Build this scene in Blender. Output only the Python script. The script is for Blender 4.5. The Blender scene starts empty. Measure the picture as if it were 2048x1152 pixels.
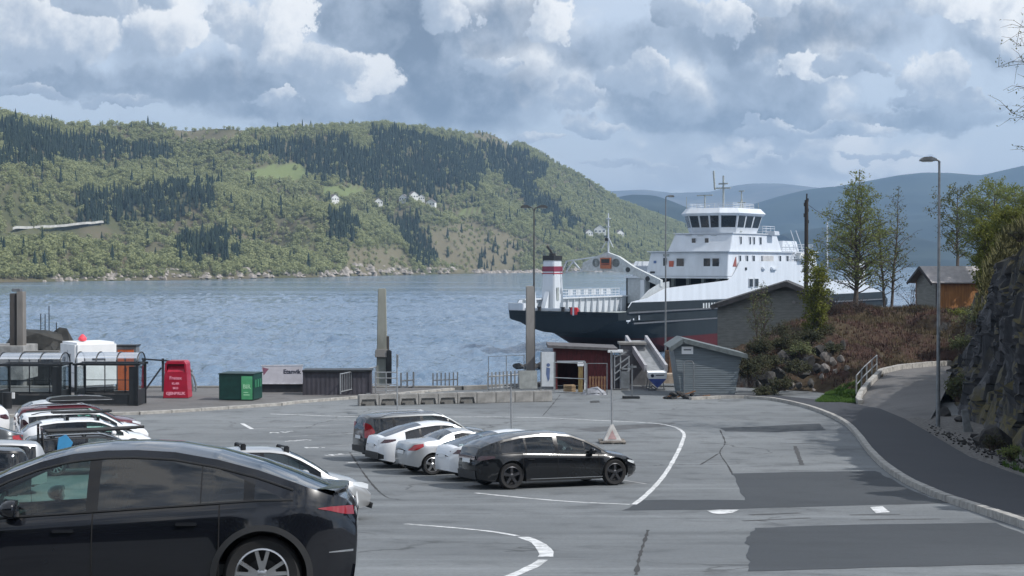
import bpy, bmesh, math, random
from mathutils import Vector, Matrix, noise as mnoise
R = math.radians
rnd = random.Random(11)
SC = bpy.context.scene
COL = SC.collection

# ------------------------------------------------------------------ camera, light, exposure
F, PX0, PY0, CAMZ = 3000.0, 1024.0, 576.0, 10.5      # focal length in pixels of the 2048 wide photo; water is z = 0
PITCH = math.atan(52 / F)
cam = bpy.data.cameras.new('camera')
camo = bpy.data.objects.new('camera', cam)
COL.objects.link(camo)
cam.sensor_width = 36
cam.lens = F / 2048 * 36
cam.clip_start, cam.clip_end = 0.5, 60000
camo.location = (0, 0, CAMZ)
camo.rotation_euler = (R(90) - PITCH, 0, 0)
SC.camera = camo

SUN_AZ, SUN_EL = R(110), R(47)                        # clockwise from +Y: the sun stands right of the view
sl = bpy.data.lights.new('sun', 'SUN')
so = bpy.data.objects.new('sun', sl)
COL.objects.link(so)
sl.energy, sl.angle, sl.color = 3.6, R(0.6), (1.0, 0.965, 0.92)
sdir = Vector((math.sin(SUN_AZ) * math.cos(SUN_EL), math.cos(SUN_AZ) * math.cos(SUN_EL), math.sin(SUN_EL)))
so.rotation_euler = sdir.to_track_quat('Z', 'Y').to_euler()

SC.view_settings.view_transform = 'Standard'
SC.view_settings.look = 'None'
SC.view_settings.gamma = 1
SC.view_settings.use_curve_mapping = False
SC.view_settings.exposure = 0.3
SC.render.engine = 'CYCLES'
SC.cycles.use_denoising = True
SC.cycles.max_bounces = 8
SC.cycles.transparent_max_bounces = 24
SC.cycles.volume_bounces = 0
SC.cycles.sample_clamp_indirect = 8


class NT:
    """small helper round a node tree"""
    def __init__(s, tree):
        s.t = tree; s.n = tree.nodes; s.l = tree.links
    def new(s, kind, **kw):
        n = s.n.new(kind)
        for k, v in kw.items():
            setattr(n, k, v)
        return n
    def put(s, sock, v):
        if isinstance(v, bpy.types.NodeSocket):
            s.l.new(v, sock)
        elif v is not None:
            sock.default_value = v
    def math(s, op, a, b=None, c=None, clamp=False):
        n = s.new('ShaderNodeMath', operation=op); n.use_clamp = clamp
        s.put(n.inputs[0], a)
        if b is not None: s.put(n.inputs[1], b)
        if c is not None: s.put(n.inputs[2], c)
        return n.outputs[0]
    def vmath(s, op, a, b=None, scale=None):
        n = s.new('ShaderNodeVectorMath', operation=op)
        s.put(n.inputs[0], a)
        if b is not None: s.put(n.inputs[1], b)
        if scale is not None: s.put(n.inputs['Scale'], scale)
        return n.outputs['Value'] if op in ('LENGTH', 'DOT_PRODUCT') else n.outputs[0]
    def noise(s, vec, scale, detail=4, rough=0.55, dist=0.0, color=False):
        n = s.new('ShaderNodeTexNoise')
        if vec is not None: s.put(n.inputs['Vector'], vec)
        n.inputs['Scale'].default_value = scale
        n.inputs['Detail'].default_value = detail
        n.inputs['Roughness'].default_value = rough
        n.inputs['Distortion'].default_value = dist
        return n.outputs['Color'] if color else n.outputs[0]
    def ramp(s, v, lo, hi, a=0.0, b=1.0, smooth=True):
        n = s.new('ShaderNodeMapRange')
        if smooth: n.interpolation_type = 'SMOOTHSTEP'
        s.put(n.inputs[0], v); n.inputs[1].default_value = lo; n.inputs[2].default_value = hi
        n.inputs[3].default_value = a; n.inputs[4].default_value = b
        return n.outputs[0]
    def mix(s, f, a, b):
        n = s.new('ShaderNodeMix', data_type='RGBA')
        s.put(n.inputs[0], f)
        s.put(n.inputs[6], a if isinstance(a, bpy.types.NodeSocket) else tuple(a[:3]) + (1,))
        s.put(n.inputs[7], b if isinstance(b, bpy.types.NodeSocket) else tuple(b[:3]) + (1,))
        return n.outputs[2]


# ------------------------------------------------------------------ world: Nishita sky with broken cumulus
def make_world():
    w = bpy.data.worlds.new('World'); SC.world = w; w.use_nodes = True
    t = NT(w.node_tree); t.n.clear()
    K = 10.0                                         # cloud radiances are given as seen; the background strength is 1/K
    sky = t.new('ShaderNodeTexSky', sky_type='NISHITA', sun_disc=False, sun_elevation=SUN_EL, sun_rotation=SUN_AZ,
                air_density=1.0, dust_density=1.2, ozone_density=1.0)
    tc = t.new('ShaderNodeTexCoord')
    d = tc.outputs['Generated']
    sp = t.new('ShaderNodeSeparateXYZ'); t.put(sp.inputs[0], d)
    az = t.math('ARCTAN2', sp.outputs[0], sp.outputs[1])
    el = t.math('ARCSINE', sp.outputs[2])
    U = t.math('MULTIPLY', az, 30.0)
    V = t.math('MAXIMUM', t.math('MULTIPLY', el, 30.0), 0.0)
    E = t.math('MULTIPLY', t.math('LOGARITHM', t.math('ADD', t.math('DIVIDE', V, 1.3), 1.0), math.e), 5.0)
    hx = t.math('MULTIPLY', sp.outputs[0], 30.0); hy = t.math('MULTIPLY', sp.outputs[1], 30.0)
    cb = t.new('ShaderNodeCombineXYZ'); t.put(cb.inputs[0], hx); t.put(cb.inputs[1], hy); t.put(cb.inputs[2], E)
    P = cb.outputs[0]
    wn = t.noise(P, 0.55, 5, 0.55, color=True)
    warp = t.vmath('SCALE', t.vmath('SUBTRACT', wn, (0.5, 0.5, 0.5)), scale=1.6)
    Pw = t.vmath('ADD', P, warp)
    n1 = t.noise(Pw, 0.25, 8, 0.54)
    n2 = t.noise(t.vmath('ADD', Pw, (0.55, 0.0, 0.65)), 0.25, 5, 0.50)
    fine = t.noise(P, 1.5, 7, 0.62)
    # broad grey layer
    cover = t.ramp(n1, 0.40, 0.56)
    lit = t.math('ADD', t.math('MULTIPLY', t.math('SUBTRACT', n1, n2), 3.9), 0.47)
    lit = t.math('ADD', lit, t.math('MULTIPLY', t.math('SUBTRACT', fine, 0.5), 0.42), clamp=True)
    DARK, MID, BRI = (0.158, 0.192, 0.250), (0.42, 0.475, 0.555), (1.0, 0.985, 0.955)
    cr = t.new('ShaderNodeValToRGB'); t.put(cr.inputs[0], lit)
    e = cr.color_ramp.elements
    e[0].position = 0.12; e[0].color = DARK + (1,)
    e[1].position = 0.80; e[1].color = BRI + (1,)
    m = cr.color_ramp.elements.new(0.5); m.color = MID + (1,)
    skyc = t.vmath('SCALE', sky.outputs[0], scale=1.0 / K)
    pale = t.mix(0.72, skyc, (0.74, 0.80, 0.90))      # the thin veil in the gaps
    col = t.mix(cover, pale, cr.outputs[0])
    # cumulus heads and flat dark bases where the photograph has them (direction on the sky: px, py, half sizes, tone)
    Uw = t.math('ADD', U, t.math('MULTIPLY', t.math('SUBTRACT', t.noise(P, 0.9, 8, 0.67), 0.5), 2.0))
    Vw = t.math('ADD', V, t.math('MULTIPLY', t.math('SUBTRACT', t.noise(t.vmath('ADD', P, (7, 3, 9)), 0.9, 6, 0.6), 0.5), 1.3))
    puffs = [  # tone: 1 sunlit head, 0 shaded base
        (430, 175, 250, 55, 0.10), (960, 190, 190, 85, 0.12), (1010, 55, 150, 75, 0.10), (1560, 70, 300, 60, 0.08),
        (1480, 245, 260, 36, 0.14), (1880, 245, 190, 28, 0.16), (150, 175, 190, 40, 0.2), (620, 225, 230, 28, 0.3),
        (690, 40, 80, 60, 0.15), (1230, 100, 160, 60, 0.3), (1330, 200, 130, 60, 0.22),
        (90, 85, 150, 75, 0.8), (330, 75, 85, 48, 0.85), (470, 50, 70, 50, 0.7), (585, 75, 50, 95, 0.95), (735, 148, 105, 42, 1.0),
        (640, 135, 110, 40, 0.7), (1095, 50, 55, 50, 0.9), (880, 35, 60, 45, 0.6), (1175, 190, 60, 38, 0.75), (1270, 160, 60, 40, 0.6),
        (1625, 145, 80, 26, 0.95), (1720, 140, 80, 26, 0.6), (1860, 165, 65, 50, 0.8), (1890, 25, 120, 40, 0.9), (1350, 25, 80, 40, 0.6),
        (1570, 265, 120, 16, 0.6), (560, 205, 50, 14, 0.7), (1060, 275, 60, 16, 0.7), (1900, 210, 120, 20, 0.55),
        (1446, 42, 60, 40, 0.75), (1551, 8, 70, 30, 0.8), (1193, 250, 80, 20, 0.6), (1690, 262, 130, 14, 0.65), (1545, 246, 50, 14, 0.7), (1284, 140, 50, 40, 0.75), (1270, 332, 110, 10, 0.6), (1480, 318, 120, 9, 0.6), (1760, 318, 100, 9, 0.6), (200, 30, 90, 30, 0.6), (240, 215, 70, 14, 0.6), (60, 200, 90, 16, 0.55), (980, 130, 50, 22, 0.5),
        (2300, 120, 160, 70, 0.7), (-250, 150, 160, 80, 0.7)]
    for px, py, rx, ry, tone in puffs:
        u0, v0 = math.atan2(px - PX0, F) * 30, math.atan2(524 - py, F) * 30
        a = t.math('DIVIDE', t.math('SUBTRACT', Uw, u0), rx / 100)
        b = t.math('DIVIDE', t.math('SUBTRACT', Vw, v0), ry / 100)
        g = t.math('SUBTRACT', 1.0, t.math('ADD', t.math('MULTIPLY', a, a), t.math('MULTIPLY', b, b)))
        soft = 0.9 if tone < 0.4 else 0.34; rx, ry = (rx, ry) if tone < 0.4 else (rx * 1.22, ry * 1.2)
        mk = t.math('MULTIPLY', t.ramp(g, -0.1 if tone < 0.4 else 0.04, soft), 0.8 if tone < 0.4 else 0.95)
        s = t.math('ADD', t.math('MULTIPLY', a, 0.13), t.math('MULTIPLY', b, 0.20 if tone > 0.4 else 0.10))
        s = t.math('ADD', s, t.math('MULTIPLY', t.math('SUBTRACT', fine, 0.5), 1.0))
        s = t.math('ADD', s, 0.06 + 0.82 * tone, clamp=True)
        c2 = t.mix(t.ramp(s, 0.0, 0.5), DARK, MID)
        c3 = t.mix(t.ramp(s, 0.5, 1.0), c2, BRI)
        col = t.mix(mk, col, c3)
    # low veil towards the horizon
    col = t.mix(t.ramp(V, 0.4, 2.8, 0.80, 0.0), col, (1.20, 1.12, 1.06))
    out = t.vmath('SCALE', col, scale=K)
    bg = t.new('ShaderNodeBackground'); t.put(bg.inputs[0], out); bg.inputs[1].default_value = 1.0 / K
    ow = t.new('ShaderNodeOutputWorld'); t.l.new(bg.outputs[0], ow.inputs[0])
make_world()


# ------------------------------------------------------------------ picture <-> place
def ray(px, py):
    u, v = (px - PX0) / F, (PY0 - py) / F
    c, s = math.cos(PITCH), math.sin(PITCH)
    return Vector((u, c + s * v, c * v - s))

def at(px, py, Y):
    """the point seen at pixel (px, py) that stands Y metres in front of the camera"""
    d = ray(px, py)
    return Vector((0, 0, CAMZ)) + d * (Y / d.y)

def drop(Y):
    """how far the lot lies below the camera at distance Y: it falls towards the quay"""
    base = 7.9 * (1 - math.exp(-max(Y, 0) / 27))
    if Y >= 21:
        return base
    tab = [(-400, 2.5), (-30, 2.5), (0, 2.7), (9, 2.98), (12, 3.12), (14, 3.30), (15.8, 3.44), (18, 3.85), (21, 7.9 * (1 - math.exp(-21 / 27)))]
    for (a, b), (c, d) in zip(tab, tab[1:]):
        if a <= Y <= c:
            return b + (d - b) * (Y - a) / (c - a)
    return 2.5

def gz(Y):
    return CAMZ - drop(Y)

def ground(px, py):
    lo, hi = 16.0, 140.0
    d = ray(px, py)
    f = lambda Y: CAMZ + d.z / d.y * Y - gz(Y)
    if f(lo) < 0: return at(px, py, lo)
    for _ in range(60):
        m = (lo + hi) / 2
        if f(m) > 0: lo = m
        else: hi = m
    return at(px, py, lo)

def gpt(x, Y, dz=0.0):
    return Vector((x, Y, gz(Y) + dz))


# ------------------------------------------------------------------ materials
MATS = {}
def M(name, col, rough=0.6, metal=0.0, var=0.18, scale=3.0, bump=0.0, bscale=30.0, coat=0.0, spec=0.5, stretch=(1, 1, 1), col2=None, detail=5):
    if name in MATS: return MATS[name]
    m = bpy.data.materials.new(name); m.use_nodes = True
    t = NT(m.node_tree); p = t.n['Principled BSDF']
    tc = t.new('ShaderNodeTexCoord')
    mp = t.new('ShaderNodeMapping'); t.l.new(tc.outputs['Object'], mp.inputs[0]); mp.inputs['Scale'].default_value = stretch
    n = t.noise(mp.outputs[0], scale, detail, 0.6)
    a = tuple(c * (1 - var) for c in col); b = col2 if col2 else tuple(min(1, c * (1 + var)) for c in col)
    t.l.new(t.mix(t.ramp(n, 0.3, 0.7), a, b), p.inputs['Base Color'])
    t.l.new(t.math('ADD', t.math('MULTIPLY', t.math('SUBTRACT', n, 0.5), 0.25), rough, clamp=True), p.inputs['Roughness'])
    p.inputs['Metallic'].default_value = metal
    p.inputs['Specular IOR Level'].default_value = spec
    p.inputs['Coat Weight'].default_value = coat
    p.inputs['Coat Roughness'].default_value = 0.04
    if bump:
        bn = t.new('ShaderNodeBump'); bn.inputs['Strength'].default_value = bump; bn.inputs['Distance'].default_value = 0.02
        t.l.new(t.noise(mp.outputs[0], bscale, 4, 0.6), bn.inputs['Height']); t.l.new(bn.outputs[0], p.inputs['Normal'])
    MATS[name] = m
    return m

def glass_mat(name, tint, refl=1.0, base_dark=0.0):
    if name in MATS: return MATS[name]
    m = bpy.data.materials.new(name); m.use_nodes = True
    t = NT(m.node_tree); t.n.clear()
    tr = t.new('ShaderNodeBsdfTransparent')
    tc = t.new('ShaderNodeTexCoord'); n = t.noise(tc.outputs['Object'], 2.0, 3)
    t.l.new(t.mix(n, tuple(c * 0.94 for c in tint), tuple(min(1, c * 1.04) for c in tint)), tr.inputs[0])
    gl = t.new('ShaderNodeBsdfGlossy'); gl.inputs['Roughness'].default_value = 0.015
    gl.inputs['Color'].default_value = (0.95, 0.97, 1, 1)
    fr = t.new('ShaderNodeFresnel'); fr.inputs['IOR'].default_value = 1.62
    ms = t.new('ShaderNodeMixShader'); t.put(ms.inputs[0], t.math('MULTIPLY', fr.outputs[0], refl, clamp=True))
    t.l.new(tr.outputs[0], ms.inputs[1]); t.l.new(gl.outputs[0], ms.inputs[2])
    o = t.new('ShaderNodeOutputMaterial'); t.l.new(ms.outputs[0], o.inputs[0])
    MATS[name] = m
    return m


# ------------------------------------------------------------------ mesh building
class MB:
    def __init__(s):
        s.v = []; s.f = []; s.mi = []; s.m = 0
    def add(s, vs, fs):
        o = len(s.v); s.v += [tuple(p) for p in vs]
        for f in fs:
            s.f.append(tuple(i + o for i in f)); s.mi.append(s.m)
        return s
    def box(s, c, size, rz=0.0, rot=None, taper=1.0):
        x, y, z = (a / 2 for a in size)
        pts = [(-x, -y, -z), (x, -y, -z), (x, y, -z), (-x, y, -z), (-x * taper, -y * taper, z), (x * taper, -y * taper, z), (x * taper, y * taper, z), (-x * taper, y * taper, z)]
        mt = (rot if rot is not None else Matrix.Rotation(rz, 3, 'Z'))
        c = Vector(c)
        return s.add([mt @ Vector(p) + c for p in pts], [(0, 3, 2, 1), (4, 5, 6, 7), (0, 1, 5, 4), (1, 2, 6, 5), (2, 3, 7, 6), (3, 0, 4, 7)])
    def bar(s, a, b, w, h=None, up=Vector((0, 0, 1))):
        """rectangular bar from a to b"""
        a, b = Vector(a), Vector(b); h = h or w
        d = (b - a); L = d.length; d.normalize()
        if abs(d.dot(up)) > 0.98: up = Vector((0, 1, 0))
        sx = d.cross(up).normalized(); uz = sx.cross(d).normalized()
        r = Matrix((sx, d, uz)).transposed()
        return s.box((a + b) / 2, (w, L, h), rot=r)
    def tube(s, path, r, n=8, caps=True):
        path = [Vector(p) for p in path]
        rs = r if isinstance(r, (list, tuple)) else [r] * len(path)
        rings = []
        ref = None
        for i, p in enumerate(path):
            d = (path[min(i + 1, len(path) - 1)] - path[max(i - 1, 0)]).normalized()
            if ref is None:
                ref = d.orthogonal().normalized()
            ref = (ref - d * ref.dot(d)).normalized()
            o = d.cross(ref)
            rings.append([p + (ref * math.cos(k * 2 * math.pi / n) + o * math.sin(k * 2 * math.pi / n)) * rs[i] for k in range(n)])
        vs = [q for rg in rings for q in rg]; fs = []
        for i in range(len(rings) - 1):
            for k in range(n):
                a = i * n + k; b = i * n + (k + 1) % n
                fs.append((a, b, b + n, a + n))
        if caps:
            fs.append(tuple(range(n))[::-1]); fs.append(tuple(range((len(rings) - 1) * n, len(rings) * n)))
        return s.add(vs, fs)
    def lathe(s, prof, n=16, c=(0, 0, 0), axis='Z', rot=None, caps=True):
        """prof: list of (radius, height)"""
        vs = []; fs = []
        for r, h in prof:
            for k in range(n):
                a = k * 2 * math.pi / n
                p = Vector((r * math.cos(a), r * math.sin(a), h))
                if axis == 'Y': p = Vector((p.x, p.z, p.y))
                if axis == 'X': p = Vector((p.z, p.x, p.y))
                if rot is not None: p = rot @ p
                vs.append(p + Vector(c))
        for i in range(len(prof) - 1):
            for k in range(n):
                a = i * n + k; b = i * n + (k + 1) % n
                fs.append((a, b, b + n, a + n))
        if not caps: return s.add(vs, fs)
        if prof[0][0] > 1e-5: fs.append(tuple(range(n))[::-1])
        if prof[-1][0] > 1e-5: fs.append(tuple(range((len(prof) - 1) * n, len(prof) * n)))
        return s.add(vs, fs)
    def prism(s, poly, y0, y1, mt=None):
        """poly in (x, z), extruded along y"""
        n = len(poly)
        vs = [Vector((x, y0, z)) for x, z in poly] + [Vector((x, y1, z)) for x, z in poly]
        if mt is not None: vs = [mt @ v for v in vs]
        fs = [tuple(range(n)), tuple(range(n, 2 * n))[::-1]] + [(i, (i + 1) % n + 0, (i + 1) % n + n, i + n)[::-1] for i in range(n)]
        return s.add(vs, fs)
    def grid(s, rows, close=False):
        n = len(rows[0]); vs = [p for r in rows for p in r]; fs = []
        for i in range(len(rows) - 1):
            for k in range(n - 1 + (1 if close else 0)):
                a = i * n + k; b = i * n + (k + 1) % n
                fs.append((a, b, b + n, a + n))
        return s.add(vs, fs)
    def build(s, name, mats, parent=None, smooth=False, angle=35, bevel=0.0, kind=None, label=None, fix=True):
        me = bpy.data.meshes.new(name)
        me.from_pydata(s.v, [], s.f)
        mats = mats if isinstance(mats, (list, tuple)) else [mats]
        for m in mats: me.materials.append(m)
        if len(mats) > 1: me.polygons.foreach_set('material_index', s.mi)
        if fix or bevel:
            bm = bmesh.new(); bm.from_mesh(me)
            bmesh.ops.remove_doubles(bm, verts=bm.verts, dist=1e-5)
            if bevel:
                es = [e for e in bm.edges if len(e.link_faces) == 2 and e.calc_face_angle(0) > R(28)]
                bmesh.ops.bevel(bm, geom=es, offset=bevel, segments=2, affect='EDGES', clamp_overlap=True)
            if fix: bmesh.ops.recalc_face_normals(bm, faces=bm.faces)
            bm.to_mesh(me); bm.free()
        if smooth:
            me.polygons.foreach_set('use_smooth', [True] * len(me.polygons))
            me.set_sharp_from_angle(angle=R(angle))
        me.update()
        o = bpy.data.objects.new(name, me)
        COL.objects.link(o)
        if parent is not None: o.parent = parent
        if kind: o['kind'] = kind
        if label: o['label'] = label
        return o

def tag(o, label=None, cat=None, group=None, kind=None):
    if label: o['label'] = label
    if cat: o['category'] = cat
    if group: o['group'] = group
    if kind: o['kind'] = kind
    return o

def thing(name, label, cat, loc=(0, 0, 0), rz=0.0, group=None):
    o = bpy.data.objects.new(name, None)
    o.empty_display_size = 0.2
    COL.objects.link(o)
    o.location = loc; o.rotation_euler = (0, 0, rz)
    return tag(o, label, cat, group)

def copy_tree(o, parent=None):
    c = o.copy(); COL.objects.link(c)
    if parent is not None:
        c.parent = parent; c.matrix_parent_inverse = o.matrix_parent_inverse.copy()
    for ch in list(o.children): copy_tree(ch, c)
    return c

def dup(root, loc, rz, label=None, group=None, cat=None):
    r = copy_tree(root)
    r.location = loc; r.rotation_euler = (0, 0, rz)
    return tag(r, label, cat, group)

def text(body, size, mat, parent, loc, rot, name='lettering', extrude=0.003, align='CENTER', bold=0.0):
    c = bpy.data.curves.new(name, 'FONT'); c.body = body; c.size = size; c.align_x = align; c.align_y = 'CENTER'
    c.extrude = extrude; c.offset = bold; c.materials.append(mat)
    tmp = bpy.data.objects.new(name, c); COL.objects.link(tmp)
    bpy.context.view_layer.update()
    me = bpy.data.meshes.new_from_object(tmp.evaluated_get(bpy.context.evaluated_depsgraph_get()))
    bpy.data.objects.remove(tmp)
    if not me.materials: me.materials.append(mat)
    o = bpy.data.objects.new(name, me); COL.objects.link(o)
    o.parent = parent; o.location = loc; o.rotation_euler = rot
    return o

def sheet(name, poly, dz, mat, kind='structure', zf=None, step=0.5, parent=None):
    """a flat sheet that follows the lot; poly holds (x, Y)"""
    zf = zf or gz
    bm = bmesh.new()
    vs = [bm.verts.new((x, y, 0)) for x, y in poly]
    bm.faces.new(vs)
    bmesh.ops.triangulate(bm, faces=bm.faces)
    y0, y1 = min(p[1] for p in poly), max(p[1] for p in poly)
    y = math.ceil(y0 / step) * step
    while y < y1:
        if y > y0:
            bmesh.ops.bisect_plane(bm, geom=bm.verts[:] + bm.edges[:] + bm.faces[:], dist=1e-4, plane_co=(0, y, 0), plane_no=(0, 1, 0))
        y += step
    for v in bm.verts: v.co.z = zf(v.co.y) + dz
    bmesh.ops.recalc_face_normals(bm, faces=bm.faces)
    if bm.faces and sum(f.normal.z for f in bm.faces) < 0:
        bmesh.ops.reverse_faces(bm, faces=bm.faces)
    me = bpy.data.meshes.new(name); bm.to_mesh(me); bm.free()
    me.materials.append(mat)
    o = bpy.data.objects.new(name, me); COL.objects.link(o)
    if parent: o.parent = parent
    if kind: o['kind'] = kind
    return o

def spline(pts, step):
    """Catmull-Rom through 2D points, resampled about every step"""
    pts = [Vector(p) for p in pts]; out = []
    P = [pts[0] * 2 - pts[1]] + pts + [pts[-1] * 2 - pts[-2]]
    for i in range(1, len(P) - 2):
        a, b, c, d = P[i - 1], P[i], P[i + 1], P[i + 2]
        n = max(1, int((c - b).length / step))
        for k in range(n):
            t = k / n
            out.append(0.5 * ((2 * b) + (c - a) * t + (2 * a - 5 * b + 4 * c - d) * t * t + (-a + 3 * b - 3 * c + d) * t ** 3))
    out.append(pts[-1])
    return out

def ribbon(name, pts, width, dz, mat, kind='structure', step=0.4, wobble=0.0):
    """painted line along ground points (x, Y)"""
    c = spline(pts, step); mb = MB(); rows = []
    for i, p in enumerate(c):
        d = (c[min(i + 1, len(c) - 1)] - c[max(i - 1, 0)]); d.normalize()
        n = Vector((-d.y, d.x)); w = width / 2 * (1 + wobble * (rnd.random() - 0.5))
        rows.append([gpt(p.x + n.x * w, p.y + n.y * w, dz), gpt(p.x - n.x * w, p.y - n.y * w, dz)])
    mb.grid(rows)
    return mb.build(name, mat, kind=kind, fix=False)

def lerp(tab, x):
    if x <= tab[0][0]: return tab[0][1]
    for (a, b), (c, d) in zip(tab, tab[1:]):
        if x <= c: return b + (d - b) * (x - a) / (c - a)
    return tab[-1][1]
def fbm(p, o=4, h=0.9):
    return mnoise.fractal(p, h, 2.0, o)
# ================================================================== THE SETTING
def mat_asphalt(name, a, b, crack=0.7, stain=0.75):
    m = bpy.data.materials.new(name); m.use_nodes = True
    t = NT(m.node_tree); p = t.n['Principled BSDF']
    tc = t.new('ShaderNodeTexCoord'); o = tc.outputs['Object']
    big = t.noise(o, 0.09, 5, 0.6); mid = t.noise(o, 0.7, 5, 0.65); gr = t.noise(o, 14.0, 3, 0.7)
    c = t.mix(t.ramp(big, 0.3, 0.7), a, b)
    c = t.mix(t.math('MULTIPLY', t.ramp(mid, 0.48, 0.72), stain), c, tuple(x * 0.62 for x in a))
    mp = t.new('ShaderNodeMapping'); t.l.new(o, mp.inputs[0]); mp.inputs['Scale'].default_value = (0.10, 1.0, 1.0)
    tr = t.noise(mp.outputs[0], 0.9, 4, 0.6)          # long drag marks across the lot
    c = t.mix(t.math('MULTIPLY', t.ramp(tr, 0.55, 0.72), stain * 0.7), c, tuple(x * 0.7 for x in a))
    c = t.mix(t.math('MULTIPLY', t.ramp(tr, 0.45, 0.30), stain * 0.5), c, tuple(min(1, x * 1.25) for x in b))
    wv = t.vmath('ADD', o, t.vmath('SCALE', t.noise(o, 0.5, 4, color=True), scale=2.2))
    vo = t.new('ShaderNodeTexVoronoi', feature='DISTANCE_TO_EDGE'); t.put(vo.inputs['Vector'], wv); vo.inputs['Scale'].default_value = 0.11
    ck = t.math('MULTIPLY', t.ramp(vo.outputs[0], 0.0, 0.009, 1, 0), t.ramp(t.noise(o, 0.15, 2), 0.45, 0.6, 0, crack))
    c = t.mix(ck, c, (0.03, 0.03, 0.03))
    c = t.mix(t.ramp(gr, 0.35, 0.7, 0.0, 0.35), c, tuple(x * 0.55 for x in a))
    t.l.new(c, p.inputs['Base Color'])
    p.inputs['Roughness'].default_value = 0.82; p.inputs['Specular IOR Level'].default_value = 0.35
    bn = t.new('ShaderNodeBump'); bn.inputs['Strength'].default_value = 0.5; bn.inputs['Distance'].default_value = 0.01
    t.l.new(gr, bn.inputs['Height']); t.l.new(bn.outputs[0], p.inputs['Normal'])
    return m
ASPH = mat_asphalt('worn_asphalt', (0.128, 0.139, 0.148), (0.205, 0.220, 0.230))
ASPH_DK = mat_asphalt('patch_asphalt', (0.044, 0.050, 0.058), (0.062, 0.069, 0.077), 0.1, 0.3)
ASPH_NEW = mat_asphalt('new_asphalt', (0.040, 0.043, 0.052), (0.052, 0.055, 0.064), 0.0, 0.2)
ASPH_PAVE = mat_asphalt('pavement_asphalt', (0.125, 0.122, 0.122), (0.165, 0.160, 0.158), 0.2, 0.6)
CONC = M('concrete', (0.27, 0.265, 0.255), 0.8, var=0.28, scale=1.6, bump=0.5, bscale=18)
CONC_DK = M('stained_concrete', (0.20, 0.195, 0.185), 0.85, var=0.35, scale=0.9, bump=0.5, bscale=12, stretch=(1, 1, 0.35))
KERB = M('kerb_granite', (0.34, 0.33, 0.31), 0.8, var=0.25, scale=4, bump=0.3)
GALV = M('galvanised_steel', (0.42, 0.44, 0.46), 0.42, metal=0.6, var=0.15, scale=5)
GALV_DK = M('weathered_steel', (0.22, 0.235, 0.25), 0.5, metal=0.5, var=0.2, scale=4)
BLACKM = M('black_metal', (0.018, 0.020, 0.023), 0.45, var=0.3)
WHITE = M('white_paint', (0.78, 0.80, 0.82), 0.45, var=0.05, scale=1.5)

def mat_paint_line():
    m = bpy.data.materials.new('road_paint'); m.use_nodes = True
    t = NT(m.node_tree); p = t.n['Principled BSDF']
    tc = t.new('ShaderNodeTexCoord'); o = tc.outputs['Object']
    w = t.ramp(t.noise(o, 4.0, 8, 0.78), 0.44, 0.62)
    t.l.new(t.mix(w, (0.66, 0.67, 0.68), (0.30, 0.31, 0.31)), p.inputs['Base Color'])
    p.inputs['Roughness'].default_value = 0.75
    return m
PAINT = mat_paint_line()
PAINT_WORN = M('worn_road_paint', (0.23, 0.235, 0.24), 0.8, var=0.3, scale=3, col2=(0.36, 0.365, 0.37))

# ---- the lot: one sheet from behind the camera to the quay edge
def quay_y(x):
    return lerp([(-200, 89.5), (-3, 89.5), (1.5, 92), (3.2, 97), (8, 101), (60, 101)], x)
def make_ground():
    xs = [-160, -90, -60] + [-40 + i * 2.0 for i in range(0, 42)] + [60, 100]
    mb = MB(); rows = []
    ys = []; y = -60.0
    while y < 84: ys.append(y); y += (0.5 if 8 < y < 32 else 1.0 if y >= 30 else 2.0)
    for Y in ys: rows.append([gpt(x, Y) for x in xs])
    for k in range(1, 9):
        rows.append([gpt(x, 84 + (quay_y(x) - 84) * k / 8) for x in xs])
    rows.append([Vector((x, quay_y(x) + 0.01, -2.5)) for x in xs])
    mb.grid(rows)
    return mb.build('parking_lot', [ASPH], kind='structure', fix=False)
make_ground()

# ---- quay wall cap along the water
def quay_cap():
    mb = MB(); x = -60.0
    pts = [Vector((xx, quay_y(xx))) for xx in [-110, -60, -30, -3, 1.5, 3.2]]
    for a, b in zip(pts, pts[1:]):
        A = gpt(a.x, a.y - 0.2, 0.05); B = gpt(b.x, b.y - 0.2, 0.05)
        mb.bar(A, B, 0.55, 0.34)
    return mb.build('quay_edge', CONC_DK, kind='structure')
quay_cap()

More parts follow.
